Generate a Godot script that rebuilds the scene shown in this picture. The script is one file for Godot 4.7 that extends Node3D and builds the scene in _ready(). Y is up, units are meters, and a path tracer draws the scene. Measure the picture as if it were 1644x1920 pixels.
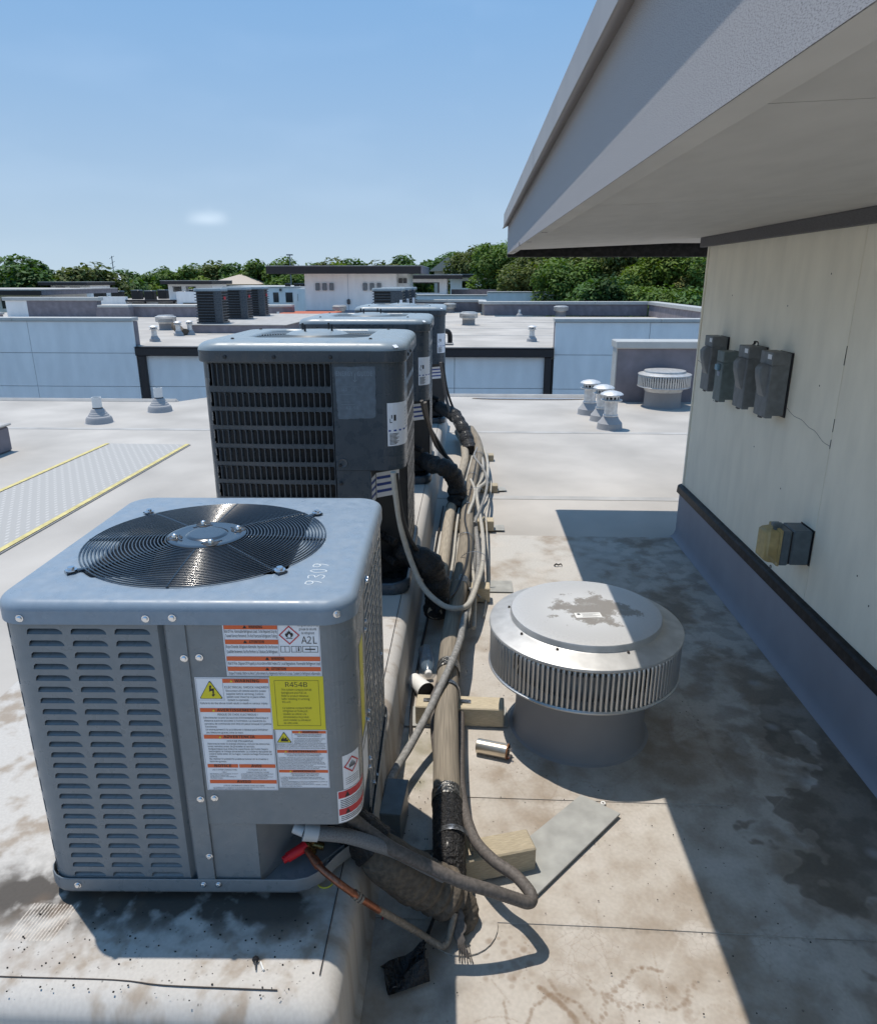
extends Node3D

var M := {}
var T := {}
var names := {}
var pi2 := PI * 2.0

func _ready() -> void:
	make_camera_and_light()
	make_textures()
	make_materials()
	make_ground_and_roof()
	make_penthouse()
	make_neighbour_block()
	make_far_buildings()
	make_trees()
	make_new_unit()
	make_dark_units()
	make_wall_boxes()
	make_vents()
	make_pipes()
	make_litter()

func make_camera_and_light() -> void:
	var cam := Camera3D.new()
	cam.name = "camera"
	cam.fov = 71.237
	cam.near = 0.05
	cam.far = 3000.0
	add_child(cam)
	cam.position = Vector3(0, 1.6, 0)
	cam.rotation = Vector3(deg_to_rad(-17.985), deg_to_rad(2.357), 0)
	cam.current = true
	var env := Environment.new()
	env.background_mode = Environment.BG_SKY
	var sm := ProceduralSkyMaterial.new()
	sm.sky_top_color = Color(0.41, 0.645, 0.88)
	sm.sky_horizon_color = Color(0.765, 0.845, 0.905)
	sm.sky_curve = 0.16
	sm.ground_horizon_color = Color(0.72, 0.78, 0.80)
	sm.ground_bottom_color = Color(0.30, 0.29, 0.27)
	sm.sky_energy_multiplier = 1.0
	sm.sky_cover = cloud_cover()
	sm.sky_cover_modulate = Color(1, 1, 1, 1)
	var sky := Sky.new()
	sky.sky_material = sm
	env.sky = sky
	env.tonemap_mode = Environment.TONE_MAPPER_LINEAR
	env.tonemap_exposure = 1.0
	env.sdfgi_enabled = true
	env.ssao_enabled = true
	env.ssil_enabled = true
	var we := WorldEnvironment.new()
	we.name = "world_environment"
	we.environment = env
	add_child(we)
	var sun := DirectionalLight3D.new()
	sun.name = "sun"
	sun.light_energy = 1.3
	sun.light_color = Color(1.0, 0.97, 0.925)
	sun.light_angular_distance = 0.5
	sun.shadow_enabled = true
	add_child(sun)
	sun.look_at_from_position(Vector3.ZERO, Vector3(0.22, -1.0, 0.19), Vector3(0, 0, 1))

# ------------------------------------------------------------------ naming and nodes
func numbered(called: String, parent: Node) -> String:
	var k := str(parent.get_instance_id()) + called
	var n: int = names.get(k, 0)
	names[k] = n + 1
	return called if n == 0 else "%s_%03d" % [called, n]

func put(o: Node3D, called: String, parent: Node = null) -> Node3D:
	var p: Node = parent if parent else self
	o.name = numbered(called, p)
	p.add_child(o, true)
	return o

func tag(o: Node, label: String, category: String, group := "", kind := "") -> Node:
	if label: o.set_meta("label", label)
	if category: o.set_meta("category", category)
	if group: o.set_meta("group", group)
	if kind: o.set_meta("kind", kind)
	return o

func thing(called: String, label: String, category: String, at := Vector3.ZERO, turn := 0.0, group := "") -> Node3D:
	var o := Node3D.new()
	put(o, called)
	o.position = at
	o.rotation.y = turn
	tag(o, label, category, group)
	return o

func obj(called: String, st: SurfaceTool, m: Material, parent: Node = null, t := Transform3D()) -> MeshInstance3D:
	return mobj(called, st.commit(), m, parent, t)

func mobj(called: String, mesh: Mesh, m: Material, parent: Node = null, t := Transform3D()) -> MeshInstance3D:
	var o := MeshInstance3D.new()
	o.mesh = mesh
	o.material_override = m
	o.transform = t
	put(o, called, parent)
	return o

func dup(o: Node3D, called: String, label: String, at: Vector3, turn := 0.0) -> Node3D:
	var c: Node3D = o.duplicate()
	put(c, called)
	c.position = at
	c.rotation.y = turn
	c.set_meta("label", label)
	return c

# ------------------------------------------------------------------ mesh helpers
func S() -> SurfaceTool:
	var st := SurfaceTool.new()
	st.begin(Mesh.PRIMITIVE_TRIANGLES)
	return st

func P(x: float, y: float, z: float) -> Vector3:
	return Vector3(x, y, z)

func at(x: float, y: float, z: float, turn := 0.0) -> Transform3D:
	return Transform3D(Basis(Vector3.UP, turn), Vector3(x, y, z))

func vtx(st: SurfaceTool, p: Vector3, n: Vector3, uv := Vector2.ZERO) -> void:
	st.set_normal(n)
	st.set_uv(uv)
	st.add_vertex(p)

# corners run anticlockwise seen from the front
func quad(st: SurfaceTool, a: Vector3, b: Vector3, c: Vector3, d: Vector3, us := 1.0, vs := 1.0) -> void:
	var n := (b - a).cross(c - a)
	if n.length_squared() < 1e-16: n = (c - a).cross(d - a)
	n = n.normalized()
	vtx(st, a, n, Vector2(0, 0)); vtx(st, c, n, Vector2(us, vs)); vtx(st, b, n, Vector2(us, 0))
	vtx(st, a, n, Vector2(0, 0)); vtx(st, d, n, Vector2(0, vs)); vtx(st, c, n, Vector2(us, vs))

func tri(st: SurfaceTool, a: Vector3, b: Vector3, c: Vector3) -> void:
	var n := (b - a).cross(c - a).normalized()
	vtx(st, a, n); vtx(st, c, n); vtx(st, b, n)

func box(st: SurfaceTool, lo: Vector3, hi: Vector3, bev := 0.0, t := Transform3D()) -> void:
	var c := (lo + hi) * 0.5
	var h := (hi - lo).abs() * 0.5
	var e := minf(bev, minf(h.x, minf(h.y, h.z)) * 0.9)
	for ax in 3:
		for s in [-1.0, 1.0]:
			var u := (ax + 1) % 3
			var v := (ax + 2) % 3
			var q := []
			for k in [[-1.0, -1.0], [1.0, -1.0], [1.0, 1.0], [-1.0, 1.0]]:
				var p := Vector3.ZERO
				p[ax] = s * h[ax]
				p[u] = k[0] * (h[u] - e)
				p[v] = k[1] * (h[v] - e)
				q.append(t * (c + p))
			if s > 0: quad(st, q[0], q[1], q[2], q[3])
			else: quad(st, q[3], q[2], q[1], q[0])
	if e <= 0.0: return
	for ax in 3:
		var u := (ax + 1) % 3
		var v := (ax + 2) % 3
		for su in [-1.0, 1.0]:
			for sv in [-1.0, 1.0]:
				var q := []
				for k in [[-1.0, 0], [1.0, 0], [1.0, 1], [-1.0, 1]]:
					var p := Vector3.ZERO
					p[ax] = k[0] * (h[ax] - e)
					p[u] = su * (h[u] if k[1] == 0 else h[u] - e)
					p[v] = sv * (h[v] - e if k[1] == 0 else h[v])
					q.append(t * (c + p))
				if su * sv > 0: quad(st, q[3], q[2], q[1], q[0])
				else: quad(st, q[0], q[1], q[2], q[3])
				if ax == 0:
					for sx in [-1.0, 1.0]:
						var a := t * (c + Vector3(sx * h.x, su * (h.y - e), sv * (h.z - e)))
						var b := t * (c + Vector3(sx * (h.x - e), su * h.y, sv * (h.z - e)))
						var d := t * (c + Vector3(sx * (h.x - e), su * (h.y - e), sv * h.z))
						if sx * su * sv > 0: tri(st, a, b, d)
						else: tri(st, a, d, b)

func bx(called: String, lo: Vector3, hi: Vector3, m: Material, parent: Node = null, bev := 0.0) -> MeshInstance3D:
	var st := S()
	box(st, lo, hi, bev)
	return obj(called, st, m, parent)

# a skin over rings of points (each ring anticlockwise seen along the direction the rings run towards the viewer)
func loft(st: SurfaceTool, loops: Array, closed := true, cap0 := false, cap1 := false, uvf = null) -> void:
	var R := loops.size()
	var N: int = loops[0].size()
	var nrm := []
	for i in R:
		var row := PackedVector3Array()
		row.resize(N)
		nrm.append(row)
	var L := N if closed else N - 1
	for i in R - 1:
		for j in L:
			var k := (j + 1) % N
			var a: Vector3 = loops[i][j]
			var b: Vector3 = loops[i][k]
			var c: Vector3 = loops[i + 1][k]
			var d: Vector3 = loops[i + 1][j]
			var n := (c - a).cross(d - b)
			nrm[i][j] += n; nrm[i][k] += n; nrm[i + 1][k] += n; nrm[i + 1][j] += n
	for i in R - 1:
		for j in L:
			var k := (j + 1) % N
			var q := [[i, j], [i + 1, k], [i, k], [i, j], [i + 1, j], [i + 1, k]]
			for e in q:
				var p: Vector3 = loops[e[0]][e[1]]
				var jj: int = j + 1 if (e[1] == k) else j
				var uv: Vector2 = uvf.call(p) if uvf != null else Vector2(float(jj) / L, float(e[0]) / (R - 1))
				vtx(st, p, nrm[e[0]][e[1]].normalized(), uv)
	if cap0: cap(st, loops[0], false, uvf)
	if cap1: cap(st, loops[R - 1], true, uvf)

func cap(st: SurfaceTool, lp: Array, up: bool, uvf = null) -> void:
	var c := Vector3.ZERO
	for p in lp: c += p
	c /= lp.size()
	var n := Vector3.ZERO
	for j in lp.size():
		n += (lp[j] - c).cross(lp[(j + 1) % lp.size()] - c)
	n = n.normalized() * (1.0 if up else -1.0)
	for j in lp.size():
		var a: Vector3 = lp[j]
		var b: Vector3 = lp[(j + 1) % lp.size()]
		var tr := [c, b, a] if up else [c, a, b]
		for p in tr: vtx(st, p, n, uvf.call(p) if uvf != null else Vector2(p.x, p.z))

# ring in the xz plane, anticlockwise seen from above
func ring(r: float, y: float, n := 24, c := Vector3.ZERO) -> Array:
	var o := []
	for i in n:
		var a := pi2 * i / n
		o.append(c + Vector3(cos(a) * r, y, -sin(a) * r))
	return o

func xf(lp: Array, t: Transform3D) -> Array:
	var o := []
	for p in lp: o.append(t * p)
	return o

# profile of (radius, height) points from the bottom up; sharp edges where it turns by more than 30 degrees
func lathe(st: SurfaceTool, prof: Array, n := 24, t := Transform3D(), bottom := false, top := false) -> void:
	var run := [ring(prof[0].x, prof[0].y, n)]
	for i in range(1, prof.size()):
		run.append(ring(prof[i].x, prof[i].y, n))
		var turn := 0.0
		if i < prof.size() - 1:
			turn = absf((prof[i] - prof[i - 1]).angle_to(prof[i + 1] - prof[i]))
		if i == prof.size() - 1 or turn > 0.5:
			var lps := []
			for r in run: lps.append(xf(r, t))
			loft(st, lps)
			run = [run[run.size() - 1]]
	if bottom: cap(st, xf(ring(prof[0].x, prof[0].y, n), t), false)
	if top: cap(st, xf(ring(prof[-1].x, prof[-1].y, n), t), true)

func cyl(st: SurfaceTool, a: Vector3, b: Vector3, r: float, n := 10, r2 := -1.0) -> void:
	tube(st, [a, b], r, n, true, false, r2)

func spline(pts: Array, step: float) -> Array:
	var o := []
	for i in pts.size() - 1:
		var p0: Vector3 = pts[maxi(i - 1, 0)]
		var p1: Vector3 = pts[i]
		var p2: Vector3 = pts[i + 1]
		var p3: Vector3 = pts[mini(i + 2, pts.size() - 1)]
		var n := clampi(int(ceil(p1.distance_to(p2) / step)), 2, 40)
		for k in n:
			o.append(p1.cubic_interpolate(p2, p0, p3, float(k) / n))
	o.append(pts[-1])
	return o

func tube(st: SurfaceTool, pts: Array, r: float, n := 8, caps := true, smooth := true, r2 := -1.0, step := 0.03, radf = null, flat := 1.0) -> void:
	var ps := spline(pts, step) if smooth and pts.size() > 2 else pts
	var loops := []
	var d0: Vector3 = (ps[1] - ps[0]).normalized()
	var side := d0.cross(Vector3.UP)
	if side.length() < 0.1: side = d0.cross(Vector3.RIGHT)
	side = side.normalized()
	for i in ps.size():
		var d: Vector3 = (ps[mini(i + 1, ps.size() - 1)] - ps[maxi(i - 1, 0)]).normalized()
		side = (side - d * side.dot(d)).normalized()
		var upv := side.cross(d)
		var f := float(i) / (ps.size() - 1)
		var rr := r if r2 < 0 else lerpf(r, r2, f)
		if radf != null: rr *= radf.call(f)
		var lp := []
		for k in n:
			var a := pi2 * k / n
			lp.append(ps[i] + side * cos(a) * rr + upv * sin(a) * rr * flat)
		loops.append(lp)
	loft(st, loops, true, false, false)
	if caps:
		cap(st, loops[0], false)
		cap(st, loops[-1], true)

func torus(st: SurfaceTool, c: Vector3, R: float, r: float, n := 48, m := 6) -> void:
	var loops := []
	for i in n + 1:
		var a := pi2 * i / n
		var o := Vector3(cos(a), 0, sin(a))
		var lp := []
		for k in m:
			var b := pi2 * k / m
			lp.append(c + o * (R + cos(b) * r) + Vector3.UP * sin(b) * r)
		loops.append(lp)
	loft(st, loops)

# extrude a polygon (x, y), anticlockwise, from z0 to z1
func prism(st: SurfaceTool, poly: PackedVector2Array, z0: float, z1: float, t := Transform3D()) -> void:
	var idx := Geometry2D.triangulate_polygon(poly)
	for i in range(0, idx.size(), 3):
		var a := poly[idx[i]]; var b := poly[idx[i + 1]]; var c := poly[idx[i + 2]]
		if (b - a).cross(c - a) < 0:
			var s := b; b = c; c = s
		tri(st, t * P(a.x, a.y, z1), t * P(b.x, b.y, z1), t * P(c.x, c.y, z1))
		tri(st, t * P(a.x, a.y, z0), t * P(c.x, c.y, z0), t * P(b.x, b.y, z0))
	for i in poly.size():
		var a := poly[i]; var b := poly[(i + 1) % poly.size()]
		quad(st, t * P(a.x, a.y, z0), t * P(b.x, b.y, z0), t * P(b.x, b.y, z1), t * P(a.x, a.y, z1))

# rounded rectangle in the xz plane, anticlockwise seen from above, n points per corner
func rrect(w: float, d: float, r: float, y: float, n := 6, c := Vector3.ZERO) -> Array:
	var o := []
	for q in 4:
		var cx: float = (w / 2 - r) * [1, -1, -1, 1][q]
		var cz: float = (d / 2 - r) * [-1, -1, 1, 1][q]
		for i in n:
			var a := PI / 2 * q + PI / 2 * i / (n - 1)
			o.append(c + Vector3(cx + cos(a) * r, y, cz - sin(a) * r))
	return o

# a ring with the same count of points as lp, each on the circle at the angle of lp's point
func ring_like(lp: Array, c: Vector3, r: float, y: float) -> Array:
	var o := []
	for p in lp:
		var d := Vector2(p.x - c.x, p.z - c.z).normalized()
		o.append(Vector3(c.x + d.x * r, y, c.z + d.y * r))
	return o

# a flat cell u0..u1, v0..v1 with one convex hole (anticlockwise), bent by map(u, v, depth)
func cell(st: SurfaceTool, map: Callable, u0: float, v0: float, u1: float, v1: float, hole: Array, thick := 0.003) -> void:
	var c := Vector2.ZERO
	for p in hole: c += p
	c /= hole.size()
	var ev := []
	for p in hole: ev.append([(p - c).angle(), p, edge_of(c, p - c, u0, v0, u1, v1)])
	for p in [Vector2(u0, v0), Vector2(u1, v0), Vector2(u1, v1), Vector2(u0, v1)]:
		ev.append([(p - c).angle(), hit_poly(c, p - c, hole), p])
	ev.sort_custom(func(a, b): return a[0] < b[0])
	for i in ev.size():
		var a = ev[i]; var b = ev[(i + 1) % ev.size()]
		quad(st, map.call(a[1].x, a[1].y, 0.0), map.call(a[2].x, a[2].y, 0.0), map.call(b[2].x, b[2].y, 0.0), map.call(b[1].x, b[1].y, 0.0))
		quad(st, map.call(a[1].x, a[1].y, 0.0), map.call(b[1].x, b[1].y, 0.0), map.call(b[1].x, b[1].y, -thick), map.call(a[1].x, a[1].y, -thick))

func edge_of(c: Vector2, d: Vector2, u0: float, v0: float, u1: float, v1: float) -> Vector2:
	var k := 1e9
	if d.x > 1e-9: k = minf(k, (u1 - c.x) / d.x)
	if d.x < -1e-9: k = minf(k, (u0 - c.x) / d.x)
	if d.y > 1e-9: k = minf(k, (v1 - c.y) / d.y)
	if d.y < -1e-9: k = minf(k, (v0 - c.y) / d.y)
	return c + d * k

func hit_poly(c: Vector2, d: Vector2, poly: Array) -> Vector2:
	for i in poly.size():
		var a: Vector2 = poly[i]
		var e: Vector2 = poly[(i + 1) % poly.size()] - a
		var den := d.cross(e)
		if absf(den) < 1e-12: continue
		var k := (a - c).cross(e) / den
		var s := (a - c).cross(d) / den
		if k > 0 and s >= -1e-6 and s <= 1.000001: return c + d * k
	return c

# plain bent strip
func strip(st: SurfaceTool, map: Callable, u0: float, v0: float, u1: float, v1: float, n := 1, dep := 0.0) -> void:
	for i in n:
		var a := lerpf(u0, u1, float(i) / n)
		var b := lerpf(u0, u1, float(i + 1) / n)
		quad(st, map.call(a, v0, dep), map.call(b, v0, dep), map.call(b, v1, dep), map.call(a, v1, dep))

# unrolled skin of a rounded box of width w and depth d: u runs from the left end of the front's flat part to the right, round the corners
func skin_map(w: float, d: float, r: float) -> Callable:
	return func(u: float, v: float, dep: float) -> Vector3:
		var f := w - 2 * r
		var q := r * PI / 2
		var p: Vector3
		var n: Vector3
		if u < -q:
			p = Vector3(-w / 2, 0, d / 2 - r + (u + q)); n = Vector3(-1, 0, 0)
		elif u < 0:
			var a := -u / r
			n = Vector3(-sin(a), 0, cos(a)); p = Vector3(-w / 2 + r, 0, d / 2 - r) + n * r
		elif u <= f:
			p = Vector3(-w / 2 + r + u, 0, d / 2); n = Vector3(0, 0, 1)
		elif u < f + q:
			var a := (u - f) / r
			n = Vector3(sin(a), 0, cos(a)); p = Vector3(w / 2 - r, 0, d / 2 - r) + n * r
		else:
			p = Vector3(w / 2, 0, d / 2 - r - (u - f - q)); n = Vector3(1, 0, 0)
		return p + n * dep + Vector3(0, v, 0)

# lettering: appended to st as flat glyphs lying on the plane z = 0 of t, baseline at (x, y), cap height h; width w > 0 squeezes the line to fit
var fonts := {}
func text(st: SurfaceTool, s: String, x: float, y: float, h: float, w := 0.0, align := 0, bold := false, t := Transform3D()) -> void:
	var key := "b" if bold else "r"
	if not fonts.has(key):
		var f := SystemFont.new()
		f.font_names = PackedStringArray(["Droid Sans"])
		f.font_weight = 700 if bold else 400
		fonts[key] = f
	var tm := TextMesh.new()
	tm.font = fonts[key]
	tm.font_size = 32
	tm.pixel_size = 0.01
	tm.depth = 0.0
	tm.curve_step = 4.0
	tm.horizontal_alignment = HORIZONTAL_ALIGNMENT_LEFT
	tm.vertical_alignment = VERTICAL_ALIGNMENT_BOTTOM
	tm.text = s
	if tm.get_surface_count() == 0: return
	var bb := tm.get_aabb()
	var k := h / (32 * 0.01 * 0.72)
	var kx := k if w <= 0.0 else w / maxf(bb.size.x, 1e-6)
	var desc := 32 * 0.01 * 0.24
	var ox := -bb.position.x * kx
	if align == 1: ox -= bb.size.x * kx / 2
	var ar := tm.surface_get_arrays(0)
	var vs: PackedVector3Array = ar[Mesh.ARRAY_VERTEX]
	var tt := t * Transform3D(Basis.from_scale(Vector3(kx, k, 1)), Vector3(x + ox, y - desc * k, 0))
	var n := t.basis.z.normalized()
	if ar[Mesh.ARRAY_INDEX] != null and ar[Mesh.ARRAY_INDEX].size():
		for i in ar[Mesh.ARRAY_INDEX]: vtx(st, tt * vs[i], n)
	else:
		for v in vs: vtx(st, tt * v, n)

func rect(st: SurfaceTool, x0: float, y0: float, x1: float, y1: float, z: float, t := Transform3D()) -> void:
	quad(st, t * P(x0, y0, z), t * P(x1, y0, z), t * P(x1, y1, z), t * P(x0, y1, z))

func poly2(st: SurfaceTool, pts: PackedVector2Array, z: float, t := Transform3D()) -> void:
	var idx := Geometry2D.triangulate_polygon(pts)
	if idx.is_empty(): print("untriangulated ", pts)
	for i in range(0, idx.size(), 3):
		var a := pts[idx[i]]; var b := pts[idx[i + 1]]; var c := pts[idx[i + 2]]
		if (b - a).cross(c - a) < 0:
			var s := b; b = c; c = s
		tri(st, t * P(a.x, a.y, z), t * P(b.x, b.y, z), t * P(c.x, c.y, z))
# ------------------------------------------------------------------ textures and materials
func noise(freq: float, oct := 4, sd := 1, type := FastNoiseLite.TYPE_SIMPLEX_SMOOTH) -> FastNoiseLite:
	var n := FastNoiseLite.new()
	n.noise_type = type
	n.frequency = freq
	n.fractal_octaves = oct
	n.seed = sd
	if type == FastNoiseLite.TYPE_CELLULAR:
		n.cellular_return_type = FastNoiseLite.RETURN_DISTANCE2_SUB
		n.fractal_type = FastNoiseLite.FRACTAL_NONE
	return n

# a repeating grey picture whose values run from lo to hi (sRGB)
func grey(size: int, freq: float, oct: int, lo: float, hi: float, sd: int, gain := 1.0, type := FastNoiseLite.TYPE_SIMPLEX_SMOOTH) -> Image:
	var im := noise(freq, oct, sd, type).get_seamless_image(size, size)
	im.convert(Image.FORMAT_L8)
	var d := im.get_data()
	var lut := PackedByteArray()
	lut.resize(256)
	for i in 256:
		var v := clampf((i / 255.0 - 0.5) * gain + 0.5, 0, 1)
		lut[i] = int(255 * lerpf(lo, hi, v))
	for i in d.size(): d[i] = lut[d[i]]
	return Image.create_from_data(size, size, false, Image.FORMAT_L8, d)

func cloud_cover() -> ImageTexture:
	var w := 1024
	var h := 512
	var im := Image.create(w, h, false, Image.FORMAT_RGBA8)
	im.fill(Color(1, 1, 1, 0))
	var n := noise(0.02, 5, 11)
	for y in range(150, 256):
		var el := (0.5 - (y + 0.5) / h) * PI
		for x in w:
			var a := clampf(n.get_noise_2d(x * 0.7, y * 3.2) * 0.05 + 0.0, 0, 0.03) * smoothstep(0.0, 0.05, el) * (1.0 - smoothstep(0.25, 0.8, el))
			if a > 0.004: im.set_pixel(x, y, Color(1, 1, 1, a))
	# one small flat cloud low in the north-west
	var dir := Vector3(-0.32, 0.075, -0.945)
	for u0 in [cloud_u, cloud_u + 0.5]:
		var cx: float = u0 * w
		var cy := (0.5 - asin(dir.y / dir.length()) / PI) * h
		for y in range(int(cy) - 4, int(cy) + 5):
			for x in range(int(cx) - 9, int(cx) + 10):
				var q := Vector2((x - cx) / 4.6, (y - cy) / (1.9 if y < cy else 0.9))
				var a := clampf(1.0 - q.length() + n.get_noise_2d(x * 12.0, y * 20.0) * 0.4, 0, 1) * 0.30
				if a > 0.01: im.set_pixel(x, y, Color(1, 0.99, 0.97, a))
	return ImageTexture.create_from_image(im)

var cloud_u := 0.447

func tx(im: Image) -> ImageTexture:
	return ImageTexture.create_from_image(im)

func make_textures() -> void:
	T.blotch = tx(grey(512, 0.008, 5, 0.86, 1.0, 3, 1.3))
	T.soft = tx(grey(256, 0.012, 3, 0.955, 1.0, 4, 1.3))
	T.speck = tx(grey(512, 0.09, 3, 0.72, 1.0, 5, 1.6))
	T.fine = tx(grey(256, 0.25, 2, 0.5, 1.0, 6, 1.4))
	T.dirt = tx(grey(512, 0.02, 6, 0.74, 1.0, 7, 1.6))
	T.crease = tx(grey(256, 0.03, 4, 0.3, 1.0, 8, 2.4))
	T.smudge = tx(grey(512, 0.015, 5, 0.35, 0.85, 9, 1.6))
	T.specks = tx(speck_lut(grey(512, 0.05, 4, 0.0, 1.0, 15, 1.6)))
	T.weather = tx(grey(512, 0.012, 6, 0.96, 1.0, 16, 1.5))
	T.dust = tx(grey(512, 0.03, 6, 0.965, 1.0, 17, 1.5))
	T.bark = tx(grey(256, 0.06, 4, 0.45, 1.0, 10, 1.8))
	T.stipple = tx(grey(512, 0.16, 2, 0.0, 1.0, 12, 1.8))
	T.grain = tx(grey(512, 0.05, 4, 0.84, 1.0, 13, 1.6))
	T.lines = tx(grey(512, 0.09, 3, 0.80, 1.0, 14, 1.8))
	# raised diamond tread of the walkway pad
	var im := Image.create(64, 64, false, Image.FORMAT_L8)
	for y in 64:
		for x in 64:
			var k := maxf(0, 1.0 - (absf(fmod(x, 32.0) - 16) / 11.0 + absf(fmod(y + (32.0 if x >= 32 else 0.0), 64.0) - 32) / 18.0))
			im.set_pixel(x, y, Color.from_hsv(0, 0, lerpf(0.88, 1.0, clampf(k * 2.2, 0, 1))))
	T.tread = tx(im)

# mostly plain with scattered dark pits
func speck_lut(im: Image) -> Image:
	var d := im.get_data()
	for i in d.size(): d[i] = int(255.0 * lerpf(0.80, 1.0, smoothstep(0.14, 0.36, d[i] / 255.0)) * lerpf(0.95, 1.0, d[i] / 255.0))
	return Image.create_from_data(im.get_width(), im.get_height(), false, Image.FORMAT_L8, d)

func lin(r: float, g: float, b: float) -> Color:
	return Color(r, g, b).linear_to_srgb()

# opts: t texture name, s repeats per metre (float or Vector3), bump name, bs repeats, bh centimetres, rt roughness texture
func mat(key: String, c: Color, rough: float, metal := 0.0, o := {}) -> StandardMaterial3D:
	var m := StandardMaterial3D.new()
	m.resource_name = key
	m.albedo_color = c
	m.roughness = rough
	m.metallic = metal
	var sc = o.get("s", 1.0)
	var uvmode: bool = o.get("uv", false)
	if not uvmode:
		m.uv1_triplanar = true
		m.uv1_world_triplanar = o.get("world", false)
	m.uv1_scale = sc if sc is Vector3 else Vector3(sc, sc, sc)
	if o.has("t"): m.albedo_texture = T[o.t]
	if o.has("rt"):
		m.roughness_texture = T[o.rt]
		m.roughness_texture_channel = BaseMaterial3D.TEXTURE_CHANNEL_RED
	if o.has("bump"):
		m.heightmap_enabled = true
		m.heightmap_texture = T[o.bump]
		m.heightmap_scale = o.get("bh", 0.1)
	if o.has("spec"): m.metallic_specular = o.spec
	if o.has("coat"):
		m.clearcoat_enabled = true
		m.clearcoat = o.coat
		m.clearcoat_roughness = o.get("cr", 0.2)
	if o.has("vc"): m.vertex_color_use_as_albedo = true
	if o.has("back"):
		m.backlight_enabled = true
		m.backlight = o.back
	M[key] = m
	return m

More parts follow.
